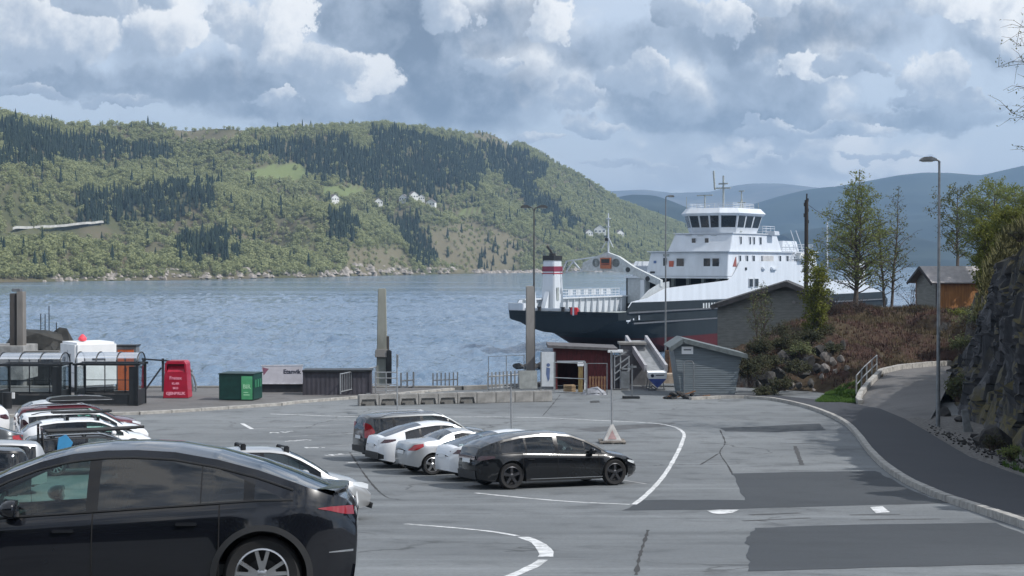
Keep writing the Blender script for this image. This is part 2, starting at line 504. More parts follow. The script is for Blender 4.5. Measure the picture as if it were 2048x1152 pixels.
# ---- water
def make_water():
    m = bpy.data.materials.new('fjord_water'); m.use_nodes = True
    t = NT(m.node_tree); p = t.n['Principled BSDF']
    tc = t.new('ShaderNodeTexCoord'); o = tc.outputs['Object']
    mp = t.new('ShaderNodeMapping'); t.l.new(o, mp.inputs[0]); mp.inputs['Scale'].default_value = (1.0, 0.8, 1.0); mp.inputs['Rotation'].default_value = (0, 0, R(24))
    a = t.noise(mp.outputs[0], 0.55, 3, 0.55, 0.4); b = t.noise(mp.outputs[0], 1.9, 4, 0.6); c = t.noise(mp.outputs[0], 0.12, 2, 0.5)
    h = t.math('ADD', t.math('MULTIPLY', a, 0.55), t.math('MULTIPLY', b, 0.25)); h = t.math('ADD', h, t.math('MULTIPLY', c, 0.15))
    bn = t.new('ShaderNodeBump'); bn.inputs['Strength'].default_value = 1.0; bn.inputs['Distance'].default_value = 0.55
    t.l.new(h, bn.inputs['Height']); t.l.new(bn.outputs[0], p.inputs['Normal'])
    mp2 = t.new('ShaderNodeMapping'); t.l.new(o, mp2.inputs[0]); mp2.inputs['Scale'].default_value = (0.15, 1.0, 1.0)
    g = t.ramp(t.noise(mp2.outputs[0], 0.02, 4, 0.55), 0.38, 0.66)   # gust streaks: rougher and smoother water
    t.l.new(t.mix(g, (0.105, 0.170, 0.255), (0.165, 0.235, 0.325)), p.inputs['Base Color'])
    t.l.new(t.math('ADD', 0.06, t.math('MULTIPLY', g, 0.12)), p.inputs['Roughness'])
    p.inputs['IOR'].default_value = 1.333
    # one sheet: fine wave geometry where the water lies near, flat towards the horizon
    import numpy as np
    ys = [62.0]
    while ys[-1] < 620: ys.append(ys[-1] * 1.0046)
    while ys[-1] < 13500: ys.append(ys[-1] * 1.09)
    Y = np.array(ys); us = np.concatenate([[-60, -20, -7, -2.5, -1.2, -0.7], np.linspace(-0.42, 0.42, 430), [0.7, 1.2, 2.5, 7, 20, 60]])
    YY, UU = np.meshgrid(Y, us, indexing='ij'); XX = np.clip(UU * YY, -11500, 11500); ZZ = np.zeros_like(XX)
    rg = np.random.RandomState(3)
    for k in range(34):
        lam = 0.8 * 1.11 ** k; th = rg.normal(R(205), 0.55); a = 0.020 * lam ** 0.85 * (1 if lam < 6 else 6 / lam)
        q = 2 * math.pi / lam; ph = (XX * math.cos(th) + YY * math.sin(th)) * q + rg.uniform(0, 6.28)
        env = 0.8 + 0.4 * np.sin(XX * 0.031 * rg.uniform(.5, 1.5) + YY * 0.023 * rg.uniform(.5, 1.5) + rg.uniform(0, 6.28)) ** 2
        ZZ += a * env * (1 - 2 * np.abs(np.sin(ph / 2))) * np.clip((lam / 0.8) * 330 / YY - .45, 0, 1)
    ZZ *= np.clip((620 - YY) / 200, 0, 1) * (np.abs(UU) < 0.425) * np.clip((0.42 - np.abs(UU)) / 0.02, 0, 1)
    nr, nc = XX.shape; me = bpy.data.meshes.new('water'); co = np.stack([XX, YY, ZZ], -1).reshape(-1, 3)
    idx = np.arange(nr * nc).reshape(nr, nc); fc = np.stack([idx[:-1, :-1], idx[:-1, 1:], idx[1:, 1:], idx[1:, :-1]], -1).reshape(-1, 4)
    me.vertices.add(len(co)); me.vertices.foreach_set('co', co.astype(np.float32).ravel()); me.loops.add(fc.size); me.loops.foreach_set('vertex_index', fc.astype(np.int32).ravel())
    me.polygons.add(len(fc)); me.polygons.foreach_set('loop_start', np.arange(0, fc.size, 4, dtype=np.int32)); me.update(calc_edges=True); me.validate()
    me.polygons.foreach_set('use_smooth', np.ones(len(fc), dtype=bool)); me.materials.append(m)
    o = bpy.data.objects.new('water', me); COL.objects.link(o); o['kind'] = 'structure'
make_water()

# ---- hills across the fjord
RIDGE = [(-700, 190), (-300, 205), (-60, 222), (0, 228), (60, 241), (130, 249), (200, 252), (290, 251), (340, 259), (380, 263), (430, 258), (470, 259), (500, 266), (560, 260), (620, 255),
         (700, 254), (760, 253), (850, 257), (930, 270), (965, 264), (990, 272), (1020, 292), (1040, 289), (1070, 302), (1110, 327), (1150, 347), (1180, 364), (1220, 390), (1250, 407),
         (1290, 422), (1330, 437), (1380, 455), (1450, 490), (1540, 528), (1640, 531)]
SHORE = [(-700, 590), (0, 565), (200, 562), (400, 559), (620, 555), (800, 550), (1000, 546.5), (1150, 544), (1350, 540.5), (1640, 536)]
def smooth_tab(tab, x):
    w = 6.0
    return (lerp(tab, x - w) + lerp(tab, x) * 2 + lerp(tab, x + w)) / 4
def shore_Y(px):
    return CAMZ * F / (lerp(SHORE, px) - 524)
def hill_pt(px, t):
    Ys = shore_Y(px); dep = 560 + 160 * fbm(Vector((px / 300, 3.1, 0)), 2)
    Y = Ys + t * dep
    ysh, yr = lerp(SHORE, px), smooth_tab(RIDGE, px)
    yy = ysh + (yr - ysh) * max(0.0, min(t, 1.0)) ** 0.88
    X = (px - 1024) / F * Y
    z = CAMZ + (524 - yy) / F * Y
    w = max(0.0, min(1.0, t * 5)) * (max(0.0, 1 - t) ** 0.6)
    rel = max(0.0, (ysh - yr)) / 300
    z += w * rel * (62 * fbm(Vector((X / 190, Y / 260, 1.7)), 4) + 14 * fbm(Vector((X / 60, Y / 60, 5.2)), 3))
    if t > 1: z -= (t - 1) * 260 * rel + 0
    return Vector((X, Y, max(z, -1.5 if t <= 0 else 0.2)))
def hill_at(px, py):
    """the hillside point seen at a pixel: nearest surface hit along t"""
    best = None
    for k in range(0, 101):
        t = k / 100; p = hill_pt(px, t)
        yy = 524 - (p.z - CAMZ) / p.y * F
        if yy <= py: return p, t
    return hill_pt(px, 1.0), 1.0

FIELDS = [((478, 352), (530, 332), (600, 328), (625, 348), (600, 365), (500, 362)), ((640, 372), (720, 372), (735, 390), (690, 398), (650, 388)), ((905, 432), (925, 418), (965, 414), (970, 428), (930, 438))]
CONIF = [((160, 395), (300, 380), (440, 372), (425, 425), (345, 447), (250, 455), (162, 455)), ((0, 255), (250, 255), (330, 280), (350, 320), (240, 325), (0, 340)),
         ((462, 285), (520, 266), (600, 268), (700, 290), (770, 340), (760, 400), (700, 372), (640, 362), (560, 322), (478, 318)), ((740, 262), (930, 275), (970, 330), (960, 380), (840, 400), (760, 380)),
         ((948, 292), (1040, 304), (1100, 345), (1062, 372), (1100, 410), (1165, 455), (1140, 465), (1060, 412), (990, 355)), ((362, 478), (462, 468), (462, 530), (365, 525)),
         ((775, 420), (835, 438), (882, 500), (862, 545), (815, 500)), ((955, 510), (1000, 498), (1025, 520), (1015, 546), (965, 546)), ((640, 440), (700, 430), (715, 480), (660, 490))]
BARE = [((860, 455), (950, 440), (1040, 480), (1040, 545), (880, 545)), ((690, 500), (800, 490), (830, 548), (690, 552)), ((930, 262), (1010, 268), (1030, 300), (960, 290)), ((340, 258), (500, 262), (470, 285), (360, 285))]
ROADB = ((10, 440), (235, 436), (240, 474), (10, 484))
def inpoly(x, y, poly):
    c = False; n = len(poly)
    for i in range(n):
        (x1, y1), (x2, y2) = poly[i], poly[i - 1]
        if (y1 > y) != (y2 > y) and x < (x2 - x1) * (y - y1) / (y2 - y1) + x1: c = not c
    return c
def pix(p):
    return (1024 + p.x / p.y * F, 524 - (p.z - CAMZ) / p.y * F)

def make_hill():
    pxs = [-700 + i * 10 for i in range(235)]
    ts = [-0.01] + [i / 60 for i in range(61)] + [1.1, 1.3, 1.7]
    mb = MB(); mb.grid([[hill_pt(px, t) for px in pxs] for t in ts])
    m = bpy.data.materials.new('hillside'); m.use_nodes = True
    t = NT(m.node_tree); p = t.n['Principled BSDF']
    tc = t.new('ShaderNodeTexCoord'); o = tc.outputs['Object']
    n = t.noise(o, 0.02, 6, 0.65); n2 = t.noise(o, 0.2, 5, 0.7)
    c = t.mix(t.ramp(n, 0.35, 0.65), (0.085, 0.092, 0.048), (0.135, 0.115, 0.08))
    c = t.mix(t.ramp(n2, 0.4, 0.8, 0, 0.6), c, (0.12, 0.12, 0.06))
    at_ = t.new('ShaderNodeAttribute', attribute_name='cover')     # land cover: red = meadow, green = bare rock and heather
    sx = t.new('ShaderNodeSeparateColor'); t.l.new(at_.outputs['Color'], sx.inputs[0])
    c = t.mix(sx.outputs[0], c, t.mix(n2, (0.135, 0.17, 0.07), (0.18, 0.205, 0.09)))
    c = t.mix(sx.outputs[1], c, t.mix(n2, (0.13, 0.115, 0.075), (0.21, 0.185, 0.125)))
    t.l.new(c, p.inputs['Base Color']); p.inputs['Roughness'].default_value = 0.95; p.inputs['Specular IOR Level'].default_value = 0.1
    ob = mb.build('hillside', m, kind='structure', fix=False, smooth=True, angle=80)
    ca = ob.data.color_attributes.new('cover', 'FLOAT_COLOR', 'POINT')
    for i, v in enumerate(ob.data.vertices):
        x, y = pix(v.co) if v.co.y > 0 else (0, 0)
        f = any(inpoly(x, y, q) for q in FIELDS); b = any(inpoly(x, y, q) for q in BARE)
        ca.data[i].color = (1.0 if f else 0.0, 0.8 if b and not f else 0.0, 0, 1)
    return ob
make_hill()

def mat_foliage(name, a, b, rnd_amt=1.0, trans=0.0):
    m = bpy.data.materials.new(name); m.use_nodes = True
    t = NT(m.node_tree); p = t.n['Principled BSDF']
    oi = t.new('ShaderNodeObjectInfo'); tc = t.new('ShaderNodeTexCoord')
    n = t.noise(tc.outputs['Object'], 1.3, 3, 0.6)
    f = t.math('ADD', t.math('MULTIPLY', oi.outputs['Random'], 0.6 * rnd_amt), t.math('MULTIPLY', t.ramp(n, 0.3, 0.7), 1 - 0.6 * rnd_amt), clamp=True)
    t.l.new(t.mix(f, a, b), p.inputs['Base Color'])
    p.inputs['Roughness'].default_value = 0.75; p.inputs['Specular IOR Level'].default_value = 0.2
    if trans:
        tl = t.new('ShaderNodeBsdfTranslucent'); t.l.new(t.mix(f, tuple(x * 1.2 for x in a), tuple(x * 1.2 for x in b)), tl.inputs[0])
        ms = t.new('ShaderNodeMixShader'); ms.inputs[0].default_value = trans
        t.l.new(p.outputs[0], ms.inputs[1]); t.l.new(tl.outputs[0], ms.inputs[2])
        t.l.new(ms.outputs[0], t.n['Material Output'].inputs[0])
    return m
LEAF_FAR = mat_foliage('spring_leaves_far', (0.215, 0.240, 0.115), (0.380, 0.395, 0.200), 0.55, 0.4)
NEED_FAR = mat_foliage('conifer_needles_far', (0.014, 0.027, 0.020), (0.034, 0.052, 0.033))
BARK = M('bark', (0.10, 0.085, 0.075), 0.9, var=0.4, scale=4, bump=0.6)
BARK_BIRCH = M('birch_bark', (0.30, 0.28, 0.26), 0.85, var=0.6, scale=5, bump=0.4, stretch=(1, 1, 2.5))

def proto_leafy(seed, H, Rr, n):
    r = random.Random(seed); mb = MB()
    mb.m = 0
    for _ in range(n):
        while True:
            q = Vector((r.uniform(-1, 1), r.uniform(-1, 1), r.uniform(-1, 1)))
            if 0.35 < q.length < 1: break
        lump = 1 + 0.28 * fbm(q * 1.9 + Vector((seed, 0, 0)), 2)
        c = Vector((q.x * Rr * lump, q.y * Rr * lump, H * 0.58 + q.z * H * 0.42 * lump))
        nn = (q + Vector((r.uniform(-.6, .6), r.uniform(-.6, .6), r.uniform(-.2, .8)))).normalized()
        a = nn.orthogonal().normalized(); b = nn.cross(a); s = r.uniform(0.42, 0.95) * Rr * 0.32
        ang = r.uniform(0, 6.28); a, b = a * math.cos(ang) + b * math.sin(ang), b * math.cos(ang) - a * math.sin(ang)
        mb.add([c + a * s, c + b * s * 0.8, c - a * s, c - b * s * 0.8], [(0, 1, 2, 3)])
    mb.m = 1
    mb.tube([(0, 0, 0), (0.1, 0, H * 0.35), (0, 0.1, H * 0.75)], [0.22, 0.16, 0.05], 5)
    return mb
def proto_conifer(seed, H, Rr):
    r = random.Random(seed); mb = MB(); mb.m = 0
    L = 9
    for k in range(L):
        z0 = H * (0.06 + 0.94 * k / L); z1 = min(H, z0 + H * 0.24); r0 = Rr * (1 - k / L) ** 0.9 + 0.12
        n = 9; vs = [Vector((0, 0, z1))]
        for i in range(n):
            a = i * 2 * math.pi / n + r.uniform(-.2, .2); rr = r0 * (r.uniform(0.75, 1.15) if i % 2 else r.uniform(0.45, 0.7))
            vs.append(Vector((rr * math.cos(a), rr * math.sin(a), z0 + r.uniform(-.25, .25))))
        mb.add(vs, [(0, 1 + i, 1 + (i + 1) % n) for i in range(n)])
    mb.m = 1; mb.tube([(0, 0, 0), (0, 0, H * 0.5)], [0.25, 0.1], 5)
    return mb
def hidden_proto(mb, name, mats):
    o = mb.build(name, mats, fix=False)
    COL.objects.unlink(o)                              # only feeds the forest below
    return o
def scatter(name, pts, protos, label, cat):
    """a far wood that reads as one mass: one object, its trees placed by geometry nodes on points with a scale and a turn"""
    me = bpy.data.meshes.new(name); me.from_pydata([p for p, s, r, k in pts], [], [])
    for an, ty, i in (('scl', 'FLOAT', 1), ('rot', 'FLOAT', 2), ('pick', 'INT', 3)):
        at_ = me.attributes.new(an, ty, 'POINT'); at_.data.foreach_set('value', [q[i] for q in pts])
    ob = bpy.data.objects.new(name, me); COL.objects.link(ob)
    ng = bpy.data.node_groups.new(name + '_nodes', 'GeometryNodeTree')
    ng.interface.new_socket('Geometry', in_out='INPUT', socket_type='NodeSocketGeometry')
    ng.interface.new_socket('Geometry', in_out='OUTPUT', socket_type='NodeSocketGeometry')
    N, L = ng.nodes, ng.links
    gi, go = N.new('NodeGroupInput'), N.new('NodeGroupOutput')
    iop = N.new('GeometryNodeInstanceOnPoints'); jn = N.new('GeometryNodeJoinGeometry')
    for pr in protos:
        oi = N.new('GeometryNodeObjectInfo'); oi.inputs['Object'].default_value = pr; oi.inputs['As Instance'].default_value = True
        L.new(oi.outputs['Geometry'], jn.inputs[0])
    L.new(jn.outputs[0], iop.inputs['Instance']); iop.inputs['Pick Instance'].default_value = True
    def na(an, ty):
        q = N.new('GeometryNodeInputNamedAttribute'); q.data_type = ty; q.inputs[0].default_value = an; return q.outputs[0]
    L.new(na('pick', 'INT'), iop.inputs['Instance Index'])
    L.new(na('scl', 'FLOAT'), iop.inputs['Scale'])
    cx = N.new('ShaderNodeCombineXYZ'); L.new(na('rot', 'FLOAT'), cx.inputs[2]); L.new(cx.outputs[0], iop.inputs['Rotation'])
    L.new(gi.outputs[0], iop.inputs['Points']); L.new(iop.outputs[0], go.inputs[0])
    md = ob.modifiers.new('trees', 'NODES'); md.node_group = ng
    return tag(ob, label, cat, kind='stuff')

def make_forests():
    leafy = [hidden_proto(proto_leafy(k, 8.0, 3.1, 80), 'leafy_tree', [LEAF_FAR, BARK]) for k in (1, 2, 3)]
    conif = [hidden_proto(proto_conifer(k, 15.0, 2.6), 'conifer_tree', [NEED_FAR, BARK]) for k in (4, 5)]
    A, B = [], []; r = random.Random(5); n = 0
    while n < 72000:
        n += 1
        px = r.uniform(-260, 1500); t = r.random() ** 0.9 * 1.04
        if r.random() > (shore_Y(px) / 1900) ** 1.2 * 1.0 + 0.12: continue
        p = hill_pt(px, t)
        x, y = pix(p)
        if p.z < 1.0: continue
        if any(inpoly(x, y, q) for q in FIELDS) or (8 < x < 245 and 462 - 14 * x / 230 < y < 487 - 12 * x / 230): 
            if r.random() < 0.97: continue
        bare = any(inpoly(x, y, q) for q in BARE)
        if bare and r.random() < 0.72: continue
        jx, jy = x + 26 * fbm(Vector((x / 26, y / 22, 3)), 4), y + 16 * fbm(Vector((x / 26, y / 22, 9)), 4)
        cn = any(inpoly(jx, jy, q) for q in CONIF) and t < 0.93 and r.random() < 0.88
        dens = fbm(Vector((p.x / 55, p.y / 55, 2.2)), 3)
        if not cn and r.random() < 0.012 + 0.12 * max(0, dens - 0.25): cn = True
        if cn: B.append((p - Vector((0, 0, .3)), r.uniform(0.36, 0.86), r.uniform(0, 6.28), r.randrange(2)))
        else:
            if dens < -0.35 and r.random() < 0.6: continue
            A.append((p - Vector((0, 0, .3)), r.uniform(0.38, 0.92) * (0.75 if bare else 1), r.uniform(0, 6.28), r.randrange(3)))
    scatter('broadleaf_forest', A, leafy, 'pale green spring broadleaf forest covering the hillside across the fjord', 'forest')
    scatter('conifer_forest', B, conif, 'dark blue green conifer forest in patches on the hillside across the fjord', 'forest')
make_forests()

# ---- far ridges
def far_ridge(name, tab, Yr, depth, mat, rough=1.0, zbase=-1.5, seed=0.0):
    px0, px1 = tab[0][0], tab[-1][0]; n = int((px1 - px0) / 12)
    mb = MB(); rows = []
    for k in range(0, 23):
        t = k / 18
        row = []
        for i in range(n + 1):
            px = px0 + (px1 - px0) * i / n
            yr = (lerp(tab, px - 8) + lerp(tab, px) * 2 + lerp(tab, px + 8)) / 4
            Y = Yr - depth * (1 - min(t, 1)) + (t - 1 if t > 1 else 0) * depth
            zr = CAMZ + (524 - yr) / F * Yr
            z = zbase + (zr - zbase) * min(t, 1) ** 0.8
            w = min(1, t * 4) * max(0, 1 - t) ** 0.5
            X = (px - 1024) / F * Yr + 0
            z += rough * w * (90 * fbm(Vector((X / 700, Y / 900, seed)), 4) + 30 * fbm(Vector((X / 180, Y / 250, seed + 4)), 3))
            if t > 1: z -= (t - 1) * (zr * 1.2)
            row.append(Vector((X, Y, max(z, zbase))))
        rows.append(row)
    mb.grid(rows)
    return mb.build(name, mat, kind='structure', fix=False, smooth=True, angle=70)
MOOR = M('moorland', (0.105, 0.085, 0.065), 0.95, var=0.35, scale=0.004, col2=(0.17, 0.145, 0.12), spec=0.1, detail=9)
FARWOOD = M('far_forest', (0.012, 0.020, 0.016), 0.95, var=0.4, scale=0.006, col2=(0.030, 0.040, 0.030), spec=0.1, detail=9)
far_ridge('moorland_ridge', [(1000, 420), (1120, 395), (1190, 384), (1250, 381), (1290, 379), (1340, 386), (1420, 384), (1460, 373), (1500, 367), (1560, 367), (1640, 376), (1720, 385), (1900, 400), (2300, 420)], 9000, 2600, MOOR, seed=1)
far_ridge('wooded_ridge', [(1120, 470), (1180, 425), (1225, 396), (1265, 389), (1310, 391), (1345, 403), (1380, 418), (1440, 450), (1520, 490), (1600, 529)], 4300, 1300, FARWOOD, 0.5, seed=2)
far_ridge('mountain', [(1420, 470), (1500, 410), (1560, 392), (1620, 378), (1660, 375), (1740, 361), (1800, 350), (1850, 345), (1900, 346), (1960, 351), (2000, 342), (2048, 331), (2200, 300), (2500, 290), (2900, 330)], 5600, 1900, FARWOOD, 0.9, seed=3)
far_ridge('headland', [(1560, 470), (1660, 452), (1740, 452), (1800, 462), (1835, 478), (1865, 505), (1885, 526), (1890, 529)], 3600, 700, FARWOOD, 0.3, seed=4)

# ---- pale shore rocks, the hillside road and the houses
def shore_rocks():
    mb = MB(); r = random.Random(3)
    for _ in range(520):
        px = r.uniform(80, 1480)
        if fbm(Vector((px / 60, 0, 0)), 2) < -0.12 and r.random() < .8: continue
        p = hill_pt(px, r.uniform(0.0, 0.03)); s = r.uniform(0.8, 2.6) * (p.y / 1000)
        vs = []
        for k in range(2):
            for i in range(6):
                a = i * math.pi / 3 + r.uniform(-.3, .3); q = s * (1.0 if k == 0 else 0.6) * r.uniform(.7, 1.2)
                vs.append((p.x + q * 1.6 * math.cos(a), p.y + q * math.sin(a), max(p.z, 0) - 0.3 + (s * r.uniform(.5, 1.0) if k else 0)))
        mb.add(vs, [(i, (i + 1) % 6, (i + 1) % 6 + 6, i + 6) for i in range(6)] + [tuple(range(6, 12))])
    ob = mb.build('shore_rocks', M('pale_shore_rock', (0.30, 0.27, 0.24), 0.9, var=0.4, scale=0.4), kind='stuff', fix=False)
    tag(ob, 'pale bare rocks along the waterline of the far shore', 'shore rocks')
shore_rocks()
def hill_road():
    mb = MB(); rows = []; w = []
    for k in range(0, 31):
        px = 14 + k * 7.2; py = 469 - 14 * (k / 30)
        p, t = hill_at(px, py); w.append(p)
    for i in range(len(w)):
        q = w[max(0, i - 5):i + 6]; p = sum(q, Vector((0, 0, 0))) / len(q)
        rows.append([p + Vector((0, -6, 1.2)), p + Vector((0, -6, 2.9)), p + Vector((0, 3.5, 3.0))])
    mb.grid(rows)
    mb.build('hillside_road', M('pale_road', (0.50, 0.50, 0.48), 0.8, var=0.2, scale=0.2), kind='structure', fix=False)
hill_road()
HWALL = M('house_white_boards', (0.74, 0.74, 0.72), 0.7, var=0.06); HROOF = M('house_roof_slate', (0.16, 0.14, 0.135), 0.8, var=0.3); HWIN = M('house_window_dark', (0.03, 0.035, 0.045), 0.2)
def far_house(px, py, w, d, h, rz, label):
    p, t = hill_at(px, py)
    root = thing('house', label, 'house', p - Vector((0, 0, 0.5)), rz, 'white houses on the far hillside')
    mb = MB(); mb.box((0, 0, h / 2 + 1.5), (w, d, h + 3)); mb.prism([(-w / 2, h + 3), (w / 2, h + 3), (0, h + 3 + w * .36)], -d / 2 + .02, d / 2 - .02)
    mb.build('wall', HWALL, root)
    mb = MB()
    for s in (-1, 1):
        mb.bar((s * (w / 2 + .4), 0, h + 2.85), (0, 0, h + 3.25 + w * .36), d + .8, .25, up=Vector((s * .5, 0, 1)))
    mb.build('roof', HROOF, root)
    for i in range(3):
        mb = MB(); mb.box((-w / 2 + w * (i + .5) / 3, -d / 2 - .04, h / 2 + 3), (w * .16, .08, h * .35)); mb.build('window', HWIN, root)
for a in [(757, 420, 7, 6, 3.2, .2, 'white house lowest and leftmost below the dark conifer slope'), (808, 408, 7, 6, 3, -.3, 'small white house at the left end of the hillside hamlet'),
          (826, 404, 8, 7, 3.6, .5, 'white house highest in the hillside hamlet'), (843, 410, 6, 6, 3, .1, 'narrow white house in the middle of the hillside hamlet'),
          (863, 417, 8, 7, 3.4, -.2, 'broad white house at the right end of the hillside hamlet'), (668, 412, 7, 6, 3, .6, 'white house just below the small green field'),
          (1177, 475, 8, 8, 3.4, .2, 'white house left of the ferry mast near the shore'), (1200, 474, 13, 8, 4, -.1, 'long white house beside the ferry mast near the shore'),
          (1238, 476, 9, 8, 3.4, .4, 'white house right of the ferry mast near the shore')]:
    far_house(a[0], a[1], a[2] * 1.1, a[3] * 1.05, a[4] * 1.1, a[5], a[6])

# ---- unseen wooded slope added behind the viewer so the car sides mirror dark
def slope_behind():
    rows = []
    for k in range(14):
        Y = -16 - k * 11; rows.append([Vector((x, Y + 8 * fbm(Vector((x / 60, Y / 60, 3)), 2), gz(Y) - .3 + (0 if k == 0 else 1.1 + k * 4.2 + 2.5 * fbm(Vector((x / 40, Y / 40, 8)), 3)))) for x in range(-150, 151, 10)])
    mb = MB(); mb.grid(rows[::-1]); mb.build('added_slope', M('slope_ground', (.05, .055, .03), .95, var=.4, scale=.1), kind='structure', fix=False)
    r = random.Random(9); pts = []
    for _ in range(2200):
        x = r.uniform(-140, 140); k = r.uniform(.4, 12.5) * r.random() ** .4; i = int(k); a, b = rows[i], rows[i + 1]; q = a[int((x + 150) / 10)].lerp(b[int((x + 150) / 10)], k - i); pts.append((Vector((x, q.y, q.z - .4)), r.uniform(.9, 1.7), r.uniform(0, 6.28), r.randrange(2)))
    dk = [hidden_proto(proto_leafy(k, 8.0, 2.9, 90), 'leafy_tree', [mat_foliage('dark_leaves', (.03, .042, .016), (.06, .075, .03)), BARK]) for k in (7, 8)]
    scatter('added_wood', pts, dk, 'unseen green wood added behind the viewer to darken the car reflections', 'wood')
slope_behind()

# ---- haze over the fjord
def haze():
    m = bpy.data.materials.new('haze'); m.use_nodes = True
    t = NT(m.node_tree); t.n.clear()
    v = t.new('ShaderNodeVolumePrincipled'); v.inputs['Color'].default_value = (0.44, 0.68, 1.0, 1); v.inputs['Density'].default_value = HAZE_DENSITY
    v.inputs['Anisotropy'].default_value = 0.2
    o = t.new('ShaderNodeOutputMaterial'); t.l.new(v.outputs[0], o.inputs['Volume'])
    mb = MB(); mb.box((0, 6950, 300), (24000, 14900 + 200, 612))
    ob = mb.build('haze', m, kind='stuff')
HAZE_DENSITY = 0.00015
haze()
# ================================================================== LOT MARKINGS, KERBS, PAVEMENTS
def gp(px, py):
    p = ground(px, py); return (p.x, p.y)
def gpl(*a): return [gp(x, y) for x, y in a]

# asphalt repairs
def wob_poly(pts, n=5, amp=0.05):
    out = []; k = len(pts)
    for i in range(k):
        a, b = Vector(pts[i]), Vector(pts[(i + 1) % k])
        for j in range(n):
            q = a.lerp(b, j / n); out.append((q.x + rnd.uniform(-amp, amp), q.y + rnd.uniform(-amp, amp)))
    return out
sheet('asphalt_patch', wob_poly(gpl((1244, 1021), (1290, 1000), (1492, 1000), (1478, 975), (1464, 947), (1600, 944), (1752, 942), (1790, 962), (1850, 992), (1900, 1006), (1640, 1013), (1400, 1020))), 0.004, ASPH_DK)
sheet('asphalt_patch', wob_poly(gpl((1504, 1143), (1497, 1110), (1493, 1080), (1508, 1056), (1700, 1050), (1990, 1046), (2110, 1090), (2140, 1126), (1800, 1134))), 0.004, ASPH_DK)
sheet('asphalt_patch', wob_poly(gpl((1440, 856), (1520, 853), (1640, 847), (1650, 860), (1560, 864), (1450, 863))), 0.004, ASPH_DK)
sheet('asphalt_patch', wob_poly(gpl((1190, 864), (1330, 852), (1352, 846), (1250, 850), (1150, 858))), 0.004, M('tar_stain', (0.085, 0.088, 0.092), 0.8, var=0.2))
for a in [((1485, 1042), (1620, 1036)), ((1500, 1030), (1600, 1026)), ((1720, 1040), (1880, 1038)), ((1560, 888), (1650, 886)), ((1590, 892), (1604, 930)), ((1700, 1030), (1800, 1029))]:
    ribbon('tyre_mark', gpl(*a), 0.14, 0.0035, M('tyre_rubber_mark', (0.05, 0.05, 0.052), 0.8, var=0.3), wobble=0.8)
for a in [((1440, 860), (1450, 885), (1440, 905), (1455, 930), (1466, 950)), ((1296, 1060), (1280, 1110), (1272, 1150)), ((1120, 790), (1100, 815), (1085, 832)), ((1440, 905), (1400, 930)), ((700, 905), (760, 985), (800, 1000))]:
    ribbon('asphalt_crack', gpl(*a), 0.05, 0.003, M('crack_dark', (0.035, 0.035, 0.036), 0.9, var=0.2), wobble=1.5)

# painted lines
LW = 0.14
ribbon('road_marking', gpl((540, 828), (700, 833), (850, 834), (1000, 834), (1100, 836), (1200, 841), (1300, 846), (1345, 853), (1367, 866), (1364, 885), (1350, 915), (1325, 955), (1290, 992), (1268, 1009)), LW, 0.0045, PAINT, wobble=0.25)
ribbon('road_marking', gpl((1260, 1009), (1150, 1004), (1050, 996), (950, 986)), LW, 0.0045, PAINT, wobble=0.3)
ribbon('road_marking', gpl((810, 1048), (900, 1055), (980, 1063), (1035, 1072)), LW, 0.0045, PAINT, wobble=0.3)
ribbon('road_marking', gpl((1046, 1074), (1075, 1086), (1092, 1104), (1091, 1114)), 0.22, 0.0045, PAINT, wobble=0.3)
ribbon('road_marking', gpl((1086, 1120), (1066, 1133), (1028, 1150), (1000, 1160)), 0.16, 0.0045, PAINT, wobble=0.3)
ribbon('road_marking', gpl((484, 847), (504, 858)), 0.18, 0.0045, PAINT)
for a in [((504, 858), (640, 851), (790, 843)), ((556, 874), (690, 868), (800, 862)), ((640, 893), (720, 889)), ((1150, 944), (1292, 968)), ((660, 912), (716, 907)), ((505, 846), (700, 838))]:
    ribbon('road_marking', gpl(*a), 0.12, 0.0040, PAINT_WORN, wobble=0.5)
# worn bay lettering and hatch fragments on the left part of the lot (too worn to read in the photograph)
def worn_row(px, py, w, slope, n):
    r = random.Random(px)
    for k in range(n):
        a = px + w * k / n; b = a + w / n * r.uniform(0.35, 0.75)
        ya = py + slope * k / n
        ribbon('worn_marking', gpl((a, ya + r.uniform(-1.2, 1.2)), (b, ya + r.uniform(-1.5, 1.2))), r.uniform(0.12, 0.3), 0.0042, PAINT, wobble=1.2)
for a in [(540, 866, 50, -3, 7), (573, 882, 52, -3, 7), (610, 895, 50, -1, 3), (652, 911, 36, -3, 4), (700, 925, 30, -2, 2)]: worn_row(*a)
sheet('drain_cover', gpl((1180, 802), (1198, 801), (1200, 805), (1181, 806)), 0.006, M('cast_iron', (.03, .03, .03), .6))
sheet('drain_cover', gpl((884, 905), (902, 904), (903, 909), (884, 910)), 0.006, M('cast_iron', (.03, .03, .03), .6))
# markings on the hump
sheet('hump_marking', gpl((1414, 1022), (1440, 1020), (1478, 1020), (1466, 1026), (1440, 1029), (1425, 1027)), 0.0085, PAINT)
sheet('hump_marking', gpl((1740, 1015), (1765, 1013), (1780, 1025), (1752, 1027)), 0.0085, PAINT)

